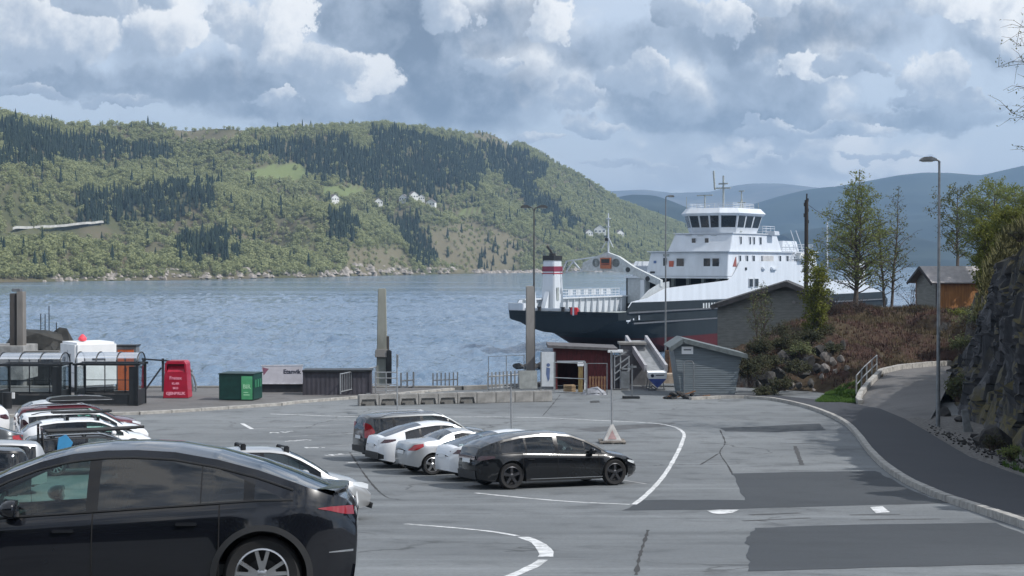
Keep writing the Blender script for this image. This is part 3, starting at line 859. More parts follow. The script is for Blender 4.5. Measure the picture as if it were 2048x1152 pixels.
# ---- raised pavement with kerb stones along the quay on the left
def kerb_run(parent, pts, w, h, mat, n_len=1.0, drop_end=0.0):
    c = spline(pts, n_len)
    for i, (a, b) in enumerate(zip(c, c[1:])):
        d = (b - a).normalized() * 0.008
        A = gpt(a.x + d.x, a.y + d.y, h / 2 - 0.05 + rnd.uniform(-.006, .006)); B = gpt(b.x - d.x, b.y - d.y, h / 2 - 0.05 + rnd.uniform(-.006, .006))
        mb = MB(); mb.bar(A, B, w, h + 0.1)
        o = mb.build('kerb_stone', mat, parent, bevel=0.012)
QK = gpl((-420, 842), (-200, 838), (0, 835), (150, 832), (278, 829), (400, 822), (500, 815), (560, 811))
pv = sheet('quay_pavement', QK + [(QK[-1][0] + 0.7, QK[-1][1] + 1.5), (-3.5, 89.0), (-45, 89.0)], 0.13, ASPH_PAVE)
kerb_run(pv, QK, 0.30, 0.14, KERB, 1.2)
kerb_run(pv, [(QK[-1][0], QK[-1][1]), (QK[-1][0] + 0.7, QK[-1][1] + 1.5), (-7.2, 84.2), (-3.5, 89.0)], 0.30, 0.14, KERB, 1.2)

# ---- right-hand footway
KL = [(1380, 800), (1440, 797), (1490, 797), (1540, 800), (1600, 812), (1650, 828), (1690, 848), (1715, 872), (1740, 905), (1770, 935), (1810, 963), (1850, 983), (1900, 1004), (1960, 1024), (2048, 1054), (2160, 1092), (2330, 1150)]
KP = gpl(*KL)
KC = spline(KP, 0.8)
OUT = gpl((2480, 1090), (2300, 1050), (2160, 1004), (2048, 962), (1940, 921), (1890, 891), (1850, 866), (1810, 843), (1760, 822), (1700, 811), (1650, 805), (1560, 796), (1490, 793), (1400, 793))
fw = sheet('footway', [(p.x, p.y) for p in KC] + OUT, 0.125, ASPH_NEW, step=0.5)
kerb_run(fw, KP, 0.22, 0.16, KERB, 1.0)
# gravel verge between footway and rock
VERGE = gpl((2480, 1096), (2300, 1056), (2160, 1008), (2048, 966), (1940, 925), (1890, 895), (1850, 870), (1800, 842)) + [(20.5, 71), (23.5, 70), (20.5, 60), (18.5, 48), (16.5, 36), (16.5, 22)]
GRAVEL = M('verge_gravel', (0.13, 0.125, 0.12), 0.95, var=0.5, scale=8, bump=1.0, bscale=25, detail=8)
sheet('gravel_verge', VERGE, 0.09, GRAVEL)

# ---- the side path that climbs between the bank and the rock face
RAMP_L = [at(1716, 806, 79.0), at(1722, 792, 80.5), at(1738, 772, 83.5), at(1762, 748, 88.0), at(1800, 739, 91.0), at(1860, 733, 94.0), at(1900, 731, 96)]
RAMP_R = [at(1835, 862, 65.6), at(1862, 838, 68.5), at(1880, 805, 74), at(1895, 775, 80), at(1900, 752, 87), at(1905, 742, 91), at(1910, 735, 95)]
def ramp():
    mb = MB(); rows = []
    for a, b in zip(RAMP_L, RAMP_R):
        rows.append([a.lerp(b, k / 6) + Vector((0, 0, 0.02)) for k in range(7)])
    # foot of the path on the footway
    rows.insert(0, [gpt(*gp(1716 + (1838 - 1716) * k / 6, 813 + (862 - 813) * k / 6), 0.12) for k in range(7)])
    fine = []
    for r0, r1 in zip(rows, rows[1:]):
        for j in range(5): fine.append([p.lerp(q, j / 5) for p, q in zip(r0, r1)])
    fine.append(rows[-1]); mb.grid(fine)
    return mb.build('side_path', ASPH_PAVE, kind='structure', fix=False)
ramp_o = ramp()
def path_kerb():
    c = [RAMP_L[0] + Vector((-.1, -1.0, -.05))] + RAMP_L
    for a, b in zip(c, c[1:]):
        n = max(1, int((b - a).length / 1.2))
        for k in range(n):
            mb = MB(); mb.bar(a.lerp(b, k / n) + Vector((0, 0, .10)), a.lerp(b, (k + .985) / n) + Vector((0, 0, .10)), 0.28, 0.42)
            mb.build('kerb_stone', KERB, ramp_o, bevel=0.02)
path_kerb()

# ================================================================== ROCKY BANK
CTRL = []
def ctl(px, py, Y): 
    p = at(px, py, Y); CTRL.append((p.x, p.y, p.z))
for q in [(1505, 700, 92), (1540, 672, 94), (1580, 655, 96), (1620, 648, 97), (1660, 668, 94.5), (1692, 694, 93), (1712, 715, 91.5), (1700, 762, 84.5), (1712, 740, 88), (1705, 785, 81.5),
          (1580, 656, 104), (1640, 618, 106), (1700, 612, 108), (1760, 616, 110), (1830, 618, 112), (1880, 622, 113), (1960, 620, 112), (2020, 600, 112),
          (1720, 690, 95), (1760, 650, 102), (1800, 690, 97), (1850, 670, 101), (1790, 727, 93.5), (1850, 722, 96), (1890, 700, 98), (1640, 640, 100), (1690, 640, 102), (1900, 650, 104),
          (1500, 698, 100), (1540, 680, 108), (1580, 662, 108), (1610, 645, 110), (1540, 676, 104)]: ctl(*q)
for X, Y in [(12, 82), (13.5, 82.0), (15, 82.5), (16, 83.5), (17.5, 81.5), (18, 79), (13, 86), (14, 88), (15.6, 87.5), (17, 86.5), (18.3, 84.8), (19.3, 83.2)]: CTRL.append((X, Y, gz(Y) - 0.15))
CTRL += [(X, Y, 2.2) for X in (11, 12.5, 14) for Y in (90, 94, 98, 102, 106, 110, 115)] + [(15.4, 98, 3.2), (15.8, 103, 3.6), (16.2, 108, 3.8), (16.5, 113, 3.8), (19, 116, 4.2), (22, 118, 5.0)]
for p in RAMP_L: CTRL.append((p.x + .5, p.y, p.z - 0.35)); 
for p, q in zip(RAMP_L, RAMP_R):
    for k in (.4, .75, 1.0): v = p.lerp(q, k); CTRL.append((v.x, v.y, v.z - 0.4))
for X in (12, 14, 20, 26, 32, 38): CTRL += [(X, 124, 2.0 if X < 15 else 3.8 if X < 22 else 5.0), (X, 138, -1.5), (X, 118, 2.2 if X < 15 else 4.2 if X < 22 else 6.4)]
CTRL += [(30, 96, 8.5), (34, 100, 9.5), (40, 100, 11), (36, 112, 8.0), (42, 112, 9), (30, 104, 7.3)]
def bank_z(X, Y):
    sw = sz = 0.0
    for x, y, z in CTRL:
        d2 = (X - x) ** 2 + ((Y - y) * 0.75) ** 2 + 0.02
        w = 1 / d2 ** 1.9
        sw += w; sz += w * z
    return sz / sw
def mat_bank():
    m = bpy.data.materials.new('bank_ground'); m.use_nodes = True
    t = NT(m.node_tree); p = t.n['Principled BSDF']
    tc = t.new('ShaderNodeTexCoord'); o = tc.outputs['Object']; ge = t.new('ShaderNodeNewGeometry')
    n = t.noise(o, 0.45, 6, 0.65); n2 = t.noise(o, 2.5, 5, 0.7)
    c = t.mix(t.ramp(n, 0.38, 0.62), (0.055, 0.032, 0.027), (0.075, 0.058, 0.038))
    c = t.mix(t.ramp(n2, 0.4, 0.75, 0, .7), c, (0.03, 0.022, 0.017))
    sp = t.new('ShaderNodeSeparateXYZ'); t.l.new(ge.outputs['Normal'], sp.inputs[0])
    rock = t.mix(t.ramp(n2, 0.3, 0.7), (0.035, 0.035, 0.037), (0.13, 0.12, 0.11))
    c = t.mix(t.ramp(sp.outputs[2], 0.62, 0.45), c, rock)
    t.l.new(c, p.inputs['Base Color']); p.inputs['Roughness'].default_value = 0.95; p.inputs['Specular IOR Level'].default_value = 0.15
    bn = t.new('ShaderNodeBump'); bn.inputs['Strength'].default_value = 0.9; bn.inputs['Distance'].default_value = 0.12
    t.l.new(n2, bn.inputs['Height']); t.l.new(bn.outputs[0], p.inputs['Normal'])
    return m
BANK = {}
def make_bank():
    xs = [11.8 + i * 0.4 for i in range(78)]; ys = [80 + i * 0.4 for i in range(148)]
    mb = MB(); rows = []
    for Y in ys:
        row = []
        for X in xs:
            z = bank_z(X, Y)
            over = z - gz(Y)
            if over > 0.2:
                q = Vector((X, Y, z * 1.3))
                k = min(1, over)
                z += k * (0.22 * fbm(q * 0.5, 3) + 0.10 * fbm(q * 1.7, 3))
                xo = k * 0.35 * fbm(q * 0.8 + Vector((9, 0, 0)), 3); yo = k * 0.35 * fbm(q * 0.8 + Vector((0, 9, 0)), 3)
            else: xo = yo = 0
            row.append(Vector((X + xo, Y + yo, z)))
        rows.append(row)
    mb.grid(rows)
    return mb.build('rocky_bank', mat_bank(), kind='structure', fix=False, smooth=True, angle=40)
bank = make_bank()

ROCKM = M('grey_rock', (0.022, 0.022, 0.025), 0.9, var=0.45, scale=1.8, bump=1.0, bscale=7, col2=(0.070, 0.067, 0.064))
ROCKP = M('pale_rock', (0.17, 0.155, 0.145), 0.9, var=0.35, scale=2, bump=0.6, bscale=9)
def rock_mesh(mb, c, s, seed, sq=(1, 1, 0.75)):
    r = random.Random(seed)
    bm = bmesh.new(); bmesh.ops.create_icosphere(bm, subdivisions=2, radius=1.0)
    cuts = [(Vector((r.uniform(-1, 1), r.uniform(-1, 1), r.uniform(-.6, 1))).normalized(), r.uniform(.34, .62)) for _ in range(11)]
    for v in bm.verts:
        for n, d in cuts:
            k = v.co.dot(n)
            if k > d: v.co -= n * (k - d)
        v.co = Vector((v.co.x * sq[0], v.co.y * sq[1], v.co.z * sq[2])) * s + Vector(c)
    mb.add([v.co.copy() for v in bm.verts], [[v.index for v in f.verts] for f in bm.faces]); bm.free()
def bank_rocks():
    r = random.Random(21)
    spots = [(1668, 722, 87.5, .5, 1), (1684, 716, 88, .42, 1), (1655, 735, 87, .5, 1), (1645, 752, 86, .4, 1), (1622, 768, 85.4, .55, 0), (1600, 770, 85, .6, 0), (1575, 770, 85, .6, 0),
             (1560, 745, 87, .8, 0), (1590, 735, 87.8, .9, 0), (1615, 722, 88.6, .9, 0), (1640, 700, 90, .85, 0), (1662, 690, 90.8, .7, 0), (1690, 690, 91.5, .5, 0), (1585, 770, 85, .35, 1),
             (1545, 775, 84.8, .7, 0), (1530, 755, 86, .8, 0), (1695, 735, 87, .35, 1), (1672, 742, 86.4, .3, 1), (1610, 748, 86.8, .7, 0), (1636, 735, 87.4, .65, 0), (1520, 770, 85, .6, 0), (1654, 712, 89, .5, 1),
             (1598, 710, 89.8, .9, 0), (1570, 715, 89.6, .9, 0), (1630, 780, 84, .25, 1)]
    for i, (px, py, Y, s, pale) in enumerate(spots):
        mb = MB(); p = at(px, py, Y + 0.5); rock_mesh(mb, p + Vector((0, .25, 0)), s * r.uniform(.55, .8), i + 3, (r.uniform(.9, 1.4), .8, r.uniform(.8, 1.2)))
        mb.build('rock', ROCKP if pale else ROCKM, bank, fix=False)
bank_rocks()

# ---- the cliff on the right
CL_BOT = [(26, 13.9), (36, 15.2), (46, 16.6), (52, 17.6), (58, 18.9), (66, 20.5), (72, 21.4), (80, 23.6), (88, 25.2), (95, 27.5)]
CL_TOP = [(26, 16.4, 12.6), (36, 17.0, 12.8), (46, 18.2, 12.5), (55, 19.2, 11.7), (60, 20.0, 11.4), (66, 21.6, 10.6), (72, 23.0, 9.9), (77, 24.4, 9.1), (82, 25.6, 7.7), (88, 27.6, 6.6), (95, 30, 6.2)]
def mat_cliff():
    m = bpy.data.materials.new('slate_cliff'); m.use_nodes = True
    t = NT(m.node_tree); p = t.n['Principled BSDF']
    tc = t.new('ShaderNodeTexCoord'); o = tc.outputs['Object']; ge = t.new('ShaderNodeNewGeometry')
    mp = t.new('ShaderNodeMapping'); t.l.new(o, mp.inputs[0]); mp.inputs['Scale'].default_value = (1, 1, 0.22)
    n = t.noise(mp.outputs[0], 1.1, 7, 0.65); n2 = t.noise(o, 0.35, 4, 0.6); n3 = t.noise(mp.outputs[0], 4.0, 5, 0.7)
    c = t.mix(t.ramp(n, 0.3, 0.7), (0.030, 0.032, 0.037), (0.105, 0.106, 0.115))
    c = t.mix(t.ramp(n3, 0.60, 0.78, 0, .8), c, (0.22, 0.21, 0.205))
    sp = t.new('ShaderNodeSeparateXYZ'); t.l.new(ge.outputs['Normal'], sp.inputs[0])
    moss = t.math('MULTIPLY', t.ramp(n2, 0.46, 0.6), t.ramp(sp.outputs[2], -0.1, 0.6))
    c = t.mix(moss, c, t.mix(n3, (0.06, 0.06, 0.025), (0.13, 0.105, 0.05)))
    t.l.new(c, p.inputs['Base Color']); p.inputs['Roughness'].default_value = 0.85; p.inputs['Specular IOR Level'].default_value = 0.3
    bn = t.new('ShaderNodeBump'); bn.inputs['Strength'].default_value = 0.8; bn.inputs['Distance'].default_value = 0.08
    t.l.new(n3, bn.inputs['Height']); t.l.new(bn.outputs[0], p.inputs['Normal'])
    return m
def cl_top(Y):
    return Vector((lerp([(a, b) for a, b, c in CL_TOP], Y), Y, lerp([(a, c) for a, b, c in CL_TOP], Y)))
def make_cliff():
    mb = MB(); rows = []
    Y = 26.0
    while Y <= 95.01:
        b = Vector((lerp(CL_BOT, Y), Y, gz(Y) - 0.2)); tp = cl_top(Y); row = []
        H = tp.z - b.z; n = 56
        for k in range(n + 1):
            f = k / n
            q = b.lerp(tp, f); q.x = b.x + (tp.x - b.x) * f ** 1.3
            w = min(1, f * 6)
            s = Vector((q.x, q.y, q.z * 0.30))
            sh = Vector((q.y + .35 * q.z + .6 * fbm(q * .3, 2), q.z * .28 + .4 * fbm(q * .4 + Vector((5, 0, 0)), 2), 0))
            bl = .55 * mnoise.cell(Vector((sh.x * .75, sh.y * .8, 0))) + .32 * mnoise.cell(Vector((sh.x * 1.9, sh.y * 1.5, 4))) + .16 * mnoise.cell(Vector((sh.x * 4.1, sh.y * 2.6, 7)))
            d1 = mnoise.voronoi(s * 0.42)[0]; d2 = mnoise.voronoi(s * 1.1 + Vector((3, 0, 0)))[0]
            off = 0.55 * (d1[1] - d1[0]) + 0.2 * (d2[1] - d2[0]) + 0.5 * fbm(q * 0.16, 3) + .6 * bl + .15
            q += Vector((-1, -0.15, 0)) * (off - 0.75) * w * 1.15
            q.z += 0.35 * fbm(q * 0.5, 3) * w
            row.append(q)
        # shoulder running back uphill
        for k, (dx, dz) in enumerate([(0.8, 0.25), (2.2, 0.7), (5, 1.2), (10, 2.4), (22, 4.5), (45, 6)]):
            base = row[n]; q = Vector((tp.x + dx, Y + dx * 0.15, tp.z + dz + 0.5 * fbm(Vector((dx, Y * .3, 1)), 3)))
            row.append(q)
        rows.append(row); Y += 0.2
    mb.grid(rows)
    return mb.build('rock_cliff', mat_cliff(), kind='structure', fix=False, smooth=False)
make_cliff()
for i, (px, py, s, l) in enumerate([(1884, 838, .5, 'low grey boulder at the foot of the rock face beside the lamp post'), (1966, 900, .7, 'large dark boulder at the foot of the rock face right of the leaning slab'),
                        (1998, 905, .8, 'mossy boulder at the foot of the rock face near the right edge'), (1915, 850, .3, 'small stone on the gravel between lamp post and leaning slab'), (1948, 885, .3, 'small stone at the foot of the leaning slab')]):
    p = ground(px, py); mb = MB(); rock_mesh(mb, (0, 0, s * .35), s, 50 + i, (1.1, .9, .9))
    o = mb.build('boulder', ROCKM, fix=False); o.location = (p.x + .3, p.y + .6, p.z + 0.05); tag(o, l, 'boulder')
# ================================================================== BUILDINGS AND QUAY FURNITURE
WOOD_TAN = M('pale_timber', (0.36, 0.25, 0.15), 0.8, var=0.3, scale=3, stretch=(1, 1, 6)); WOOD_BR = M('brown_timber', (0.16, 0.085, 0.045), 0.85, var=0.35, scale=2.5, stretch=(6, 6, 1))
REDWOOD = M('red_boards', (0.115, 0.020, 0.022), 0.75, var=0.3, scale=2, stretch=(5, 5, 1)); DARKGREY = M('dark_panel', (0.045, 0.045, 0.055), 0.6, var=0.25)
GREYBOARD = M('grey_green_boards', (0.215, 0.22, 0.205), 0.75, var=0.18, scale=1.5, stretch=(1, 1, 5)); HUTGREY = M('blue_grey_boards', (0.145, 0.175, 0.195), 0.7, var=0.18, scale=1.5, stretch=(0.6, 1, 8))
ROOFDK = M('dark_roofing', (0.05, 0.048, 0.05), 0.8, var=0.3); ROOFGR = M('grey_sheet_roof', (0.11, 0.13, 0.135), 0.55, var=0.2)
INK = M('dark_print', (0.02, 0.025, 0.05), 0.6, var=0.1)

def grey_building():
    Y = 116; A = at(1436, 614, Y); T = at(1572, 571, Y); Bq = at(1652, 604, Y)
    root = thing('boathouse', 'grey boarded building with a dark edged low gable behind the rocky bank', 'building', (T.x, Y, 0), R(-11))
    a, b = A.x - T.x, Bq.x - T.x; zb = 2.2
    mb = MB(); mb.prism([(a, zb), (b, zb), (b, Bq.z), (0, T.z), (a, A.z)], 0, 11)
    mb.build('wall', M('grey_render', (0.155, 0.155, 0.145), 0.85, var=0.15, scale=0.8, bump=0.3, bscale=6), root)
    mb = MB()
    for (x0, z0), (x1, z1) in (((a - .45, A.z - .12), (0, T.z + .05)), ((b + .45, Bq.z - .16), (0, T.z + .05))):
        mb.bar((x0, 5.2, z0 + .16), (x1, 5.2, z1 + .16), 11.8, 0.22, up=Vector((0, 0, 1)))
    rf = mb.build('roof', ROOFDK, root)
    mb = MB()
    for (x0, z0), (x1, z1) in (((a - .47, A.z - .14), (0, T.z + .03)), ((b + .47, Bq.z - .18), (0, T.z + .03))):
        mb.bar((x0, -.73, z0 + .1), (x1, -.73, z1 + .1), 0.05, 0.34)
    mb.build('bargeboard', ROOFDK, rf)
    # horizontal cladding boards, each row a real lap
    mb = MB(); z = zb + .3
    while z < T.z - .35:
        xl = a if z < A.z else a * (T.z - z) / (T.z - A.z); xr = b if z < Bq.z else b * (T.z - z) / (T.z - Bq.z)
        mb.box(((xl + xr) / 2, -0.02, z), (xr - xl - .05, .04, .17)); z += .19
    mb.build('cladding', GREYBOARD, root, kind='stuff')
    mb = MB(); mb.lathe([(0.0, -.12), (.14, -.1), (.14, 0.0), (0, 0)], 10, (0.6, -.08, T.z - 1.3), 'Y'); mb.build('vent_cap', CONC, root)
grey_building()

def small_hut():
    p = ground(1415, 792); Y = p.y
    root = thing('quay_hut', 'blue grey boarded hut that narrows towards its base, white notice on its wall', 'hut', (p.x, Y, p.z))
    f = lambda px, py: (at(px, py, Y).x - p.x, at(px, py, Y).z - p.z)
    bl, br, tl, tr, ap = (f(1362, 792)[0], -.05), (f(1469, 792)[0], -.05), f(1347, 694), f(1484, 711), f(1366, 680)
    mb = MB(); mb.prism([bl, br, tr, ap, tl], 0, 3.0); mb.build('wall', HUTGREY, root)
    z = 0.06; mb = MB()
    while z < tl[1] - .06:
        k = z / tl[1]; xl = bl[0] + (tl[0] - bl[0]) * k; kr = min(1, z / tr[1]); xr = br[0] + (tr[0] - br[0]) * kr
        if z > tr[1] - .1: xr = tr[0] - (z - tr[1] + .1) / (ap[1] - tr[1] + .1) * (tr[0] - ap[0])
        rows = [(xl + .01, z), (xr - .01, z), (xr - .01, z + .105), (xl + .01, z + .105)]
        mb.add([(rows[0][0], -.035, z), (rows[1][0], -.035, z), (rows[1][0], -.012, z + .115), (rows[0][0], -.012, z + .115), (rows[0][0], 0, z), (rows[1][0], 0, z)], [(0, 1, 2, 3), (4, 5, 1, 0)]); z += .125
    mb.build('cladding', HUTGREY, root, kind='stuff')
    mb = MB()
    for q0, q1 in ((ap, (tr[0] + .28, tr[1] - .02)), (ap, (tl[0] - .22, tl[1] - .1))):
        mb.bar((q0[0], 1.45, q0[1] + .05), (q1[0], 1.45, q1[1] + .05), 3.4, .09)
    rf = mb.build('roof', ROOFGR, root)
    mb = MB()
    for q0, q1 in ((ap, (tr[0] + .28, tr[1] - .02)), (ap, (tl[0] - .22, tl[1] - .1))): mb.bar((q0[0], -.27, q0[1] - .05), (q1[0], -.27, q1[1] - .05), .04, .2)
    mb.build('fascia', ROOFGR, rf)
    mb = MB(); c0, c1 = f(1363, 693), f(1386, 708); mb.box(((c0[0] + c1[0]) / 2, -.06, (c0[1] + c1[1]) / 2), (c1[0] - c0[0], .03, c0[1] - c1[1]))
    sg = mb.build('notice_board', WHITE, root)
    mb = MB(); mb.box(((c0[0] + c1[0]) / 2, -.08, (c0[1] + c1[1]) / 2 + .03), (.42, .004, .06)); mb.build('print', INK, sg)
    mb = MB(); x0, x1 = f(1368, 0)[0], f(1377, 0)[0]
    mb.tube([(x0, -.25, 0), (x0, -.25, 1.85), (x0 + .1, -.25, 1.98), (x1 - .1 + .3, -.25, 1.98), (x1 + .3, -.25, 1.85), (x1 + .3, -.25, 0)], .03, 6)
    hp = mb.build('hoop_rail', GALV_DK); hp.location = root.location; tag(hp, 'thin upright steel hoop in front of the blue grey hut', 'rail')
small_hut()

def red_shed():
    Y = 89.5; A = at(1110, 694, Y); B = at(1224, 700, Y); zg = gz(Y)
    root = thing('red_shed', 'low dark red boarded shed with a flat grey roof below the ferry bow', 'shed', (A.x, Y, zg))
    w, h0, h1 = B.x - A.x, A.z - zg, B.z - zg
    mb = MB(); n = 22
    op0, op1, oph = .1, w * .52, h0 * .66
    for i in range(n):
        x = w * (i + .5) / n; zt = h0 + (h1 - h0) * x / w; zb = oph if op0 < x < op1 else 0
        b = MB(); b.box((x, -.02 + (i % 2) * .012, (zb + zt - .08) / 2), (w / n - .012, .04, zt - .08 - zb)); b.build('board', REDWOOD, root)
    mb.box((w + .02, 1.5, h1 / 2 - .05), (.06, 3, h1 - .1)); mb.box((-.02, 1.5, h0 / 2 - .05), (.06, 3, h0 - .1)); mb.box((w / 2, 3, h0 / 2 - .05), (w, .06, h0 - .1)); mb.box((w * .75, .6, h0 * .4), (.05, 1.1, h0 * .8))
    mb.build('wall', REDWOOD, root)
    mb = MB(); mb.bar((-.45, 1.3, h0 + .06), (w + .3, 1.3, h1 + .06), 3.7, .16); mb.build('roof', M('grey_felt_roof', (0.10, 0.095, 0.10), 0.8, var=.3), root)
    mb = MB(); mb.box((op1 + .02, -.03, oph / 2), (.09, .07, oph)); mb.box(((op0 + op1) / 2, -.03, oph), (op1 - op0, .07, .1)); mb.build('door_frame', WHITE, root)
red_shed()

def brown_hut():
    Y = 112; c = at(1872, 619, Y)
    root = thing('wooden_hut', 'orange brown hut with a pale grey roof on top of the bank', 'hut', (c.x, Y, c.z - .8), R(14))
    L, D, h, rh = 5.6, 3.0, 2.95, 1.0
    mb = MB(); mb.box((L / 2, 0, h / 2), (L, .08, h)); mb.box((L / 2, D, h / 2), (L, .08, h)); mb.build('wall', M('orange_boards', (0.30, 0.135, 0.045), .8, var=.25, scale=1.5, stretch=(5, 5, .6)), root)
    for s in (0.02, L - .02):
        mb = MB(); mb.prism([(-.05, 0), (.0, 0), (.0, .1), (-.05, .1)], 0, .1)
        mb = MB(); mb.add([(s, 0, 0), (s, D, 0), (s, D, h), (s, D / 2, h + rh), (s, 0, h), (s + .06, 0, 0), (s + .06, D, 0), (s + .06, D, h), (s + .06, D / 2, h + rh), (s + .06, 0, h)],
               [(0, 1, 2, 3, 4), (9, 8, 7, 6, 5), (0, 5, 6, 1), (1, 6, 7, 2), (2, 7, 8, 3), (3, 8, 9, 4), (4, 9, 5, 0)])
        mb.build('gable', GREYBOARD, root)
    mb = MB(); 
    for q in (-1, 1):
        mb.bar((L / 2, D / 2, h + rh + .05), (L / 2, D / 2 + q * (D / 2 + .35), h - .18), L + 1.1, .1)
    rf = mb.build('roof', M('pale_sheet_roof', (0.36, .34, .345), .6, var=.15), root)
    mb = MB()
    for q in (-1, 1): mb.bar((-.57, D / 2, h + rh - .02), (-.57, D / 2 + q * (D / 2 + .36), h - .26), .05, .2)
    mb.build('bargeboard', ROOFDK, rf)
    mb = MB(); mb.box((.02, -.06, h / 2), (.14, .06, h)); mb.build('corner_post', ROOFDK, root)
brown_hut()

# ---- lamps and poles
LENS = M('lamp_lens', (0.55, 0.56, 0.55), 0.3, var=.05)
def street_lamp(base, top, label, arms, r0=.09, mat=GALV, head=(.75, .30, .13)):
    root = thing('street_lamp', label, 'street lamp', base)
    h = top.z - base.z
    mb = MB(); mb.tube([(0, 0, 0), (0, 0, h * .25), (0, 0, h)], [r0, r0 * .8, r0 * .5], 10); mb.lathe([(r0 * 1.8, 0), (r0 * 1.8, .04), (r0 * 1.2, .06)], 10); mb.build('post', mat, root, smooth=True)
    for s, ln, up in arms:
        mb = MB(); mb.tube([(0, 0, h - .08), (s * ln * .3, 0, h + up * .7), (s * ln, 0, h + up)], r0 * .45, 8); mb.build('arm', mat, root, smooth=True)
        mb = MB(); L, w, t = head; x0 = s * ln; x1 = s * (ln + L)
        mb.prism([(x0, h + up - .03), (x0, h + up + .05), (x0 + (x1 - x0) * .35, h + up + t), (x0 + (x1 - x0) * .8, h + up + t * .85), (x1, h + up + .02), (x1, h + up - .05)], -w / 2, w / 2)
        hd = mb.build('lamp_head', mat, root, bevel=.02)
        mb = MB(); mb.box(((x0 * .45 + x1 * .55), 0, h + up - .055), (L * .6, w * .8, .04)); mb.build('lens', LENS, hd)
    return root
b = ground(1876, 857); street_lamp(b, at(1881, 322, b.y), 'tall grey street lamp with one head beside the footway at the rock face', [(-1, .12, .04)], .10, GALV_DK, (.72, .3, .15))
b = Vector((at(1068, 780, 94).x, 94, gz(94))); street_lamp(b, at(1066, 420, 94), 'tall twin headed street lamp behind the concrete blocks by the square pillar', [(-1, .25, .18), (1, .25, .18)], .09, M('dark_lamp_steel', (.10, .105, .11), .5, metal=.4), (.6, .28, .14))
b = Vector((at(1331, 700, 97).x, 97, gz(97))); street_lamp(b, at(1326, 394, 97), 'slender grey street lamp in front of the ferry superstructure beside the sloping channel', [(1, .1, .05)], .075, GALV_DK, (.45, .2, .08))

def utility_pole():
    p = at(1613, 400, 118); z0 = 5.2
    root = thing('utility_pole', 'dark timber utility pole with black fittings at its top beside the yellow green tree', 'utility pole', (p.x, 118, z0)); h = p.z - z0
    mb = MB(); mb.tube([(0, 0, 0), (0, 0, h)], [.19, .15], 10); mb.build('pole', M('tarred_timber', (.035, .03, .028), .85, var=.4), root, smooth=True)
    mb = MB()
    for k, (z, s) in enumerate([(.0, .13), (.35, .2), (.8, .14), (1.2, .22), (1.7, .16)]):
        mb = MB(); mb.box((.06 * (-1) ** k, 0, h - z), (s * 1.4, .2, .2 + s * .4)); mb.build('fitting', BLACKM, root)
    mb = MB(); mb.tube([(0, 0, h), (.03, 0, h + .5)], .06, 6); mb.build('tip_rod', BLACKM, root)
    a = Vector((.1, 0, h - .35)); e = at(1760, 462, 124) - Vector((p.x, 118, z0)); mb = MB()
    mb.tube([a.lerp(e, t) - Vector((0, 0, 1.2 * t * (1 - t) * 2)) for t in [i / 10 for i in range(11)]], .018, 4); mb.build('wire', BLACKM, root)
utility_pole()

# ---- mooring pillars
def pillar(px, ptop, Y, w0, w1, d, label, twin=False, tilt=0.0, mats=(CONC_DK, CONC)):
    t = at(px, ptop, Y); h = t.z + 2.0
    root = thing('mooring_pillar', label, 'pillar', (t.x, Y, -2.0), 0)
    if twin:
        for s, m, hh, ww in ((-1, mats[0], h - .12, w0 * .46), (1, mats[1], h, w0 * .46)):
            mb = MB(); mb.box((s * w0 * .24, 0 if s < 0 else -.08, hh / 2), (ww, d, hh), taper=w1 / w0); mb.build('slab', m, root, bevel=.03)
        mb = MB(); mb.box((-w0 * .12, 0, h * .5), (w0 * .2, d * .6, h * .97), taper=w1 / w0); mb.build('joint', BLACKM, root)
        mb = MB(); mb.box((-.05, 0, h + .1), (w1 * .62, d * .8, .2)); mb.build('cap', GALV_DK, root, bevel=.03)
    else:
        mb = MB(); mb.box((0, 0, h / 2), (w0, d, h), taper=w1 / w0); mb.build('shaft', mats[1], root, bevel=.04)
        mb = MB(); mb.box((w0 * .42, -.02, h * .36), (w0 * .26, d * .82, h * .72), taper=.6); mb.build('fender_strip', mats[0], root)
    return root
PILG = M('pillar_grey', (.27, .26, .25), .8, var=.3, scale=.7, stretch=(1, 1, .3), bump=.3); PILD = M('pillar_dark', (.07, .062, .058), .85, var=.4, scale=.7, stretch=(1, 1, .3))
pillar(36, 583, 97, .98, .86, .8, 'dark weathered twin slab mooring pillar at the far left by the water', True, mats=(PILD, M('pillar_brown', (.20, .185, .17), .85, var=.3, scale=.7, stretch=(1, 1, .3))))
r_ = pillar(764, 577, 95, .88, .48, .8, 'tapering pale concrete mooring pillar standing in the water at mid quay', mats=(PILD, M('pillar_green', (.28, .285, .25), .85, var=.3, scale=.7, stretch=(1, 1, .3))))
mb = MB(); hz = at(764, 706, 95).z + 2; mb.box((0, 0, hz), (.86, .95, .5), taper=.9); mb.build('collar', PILG, r_, bevel=.03)
mb = MB(); mb.box((.45, -.3, hz - .9), (.35, .4, 2.2)); mb.build('fender', BLACKM, r_, bevel=.06)
pillar(1060, 572, 92.5, .55, .50, .7, 'straight square concrete pillar beside the twin headed lamp', mats=(PILD, PILG))

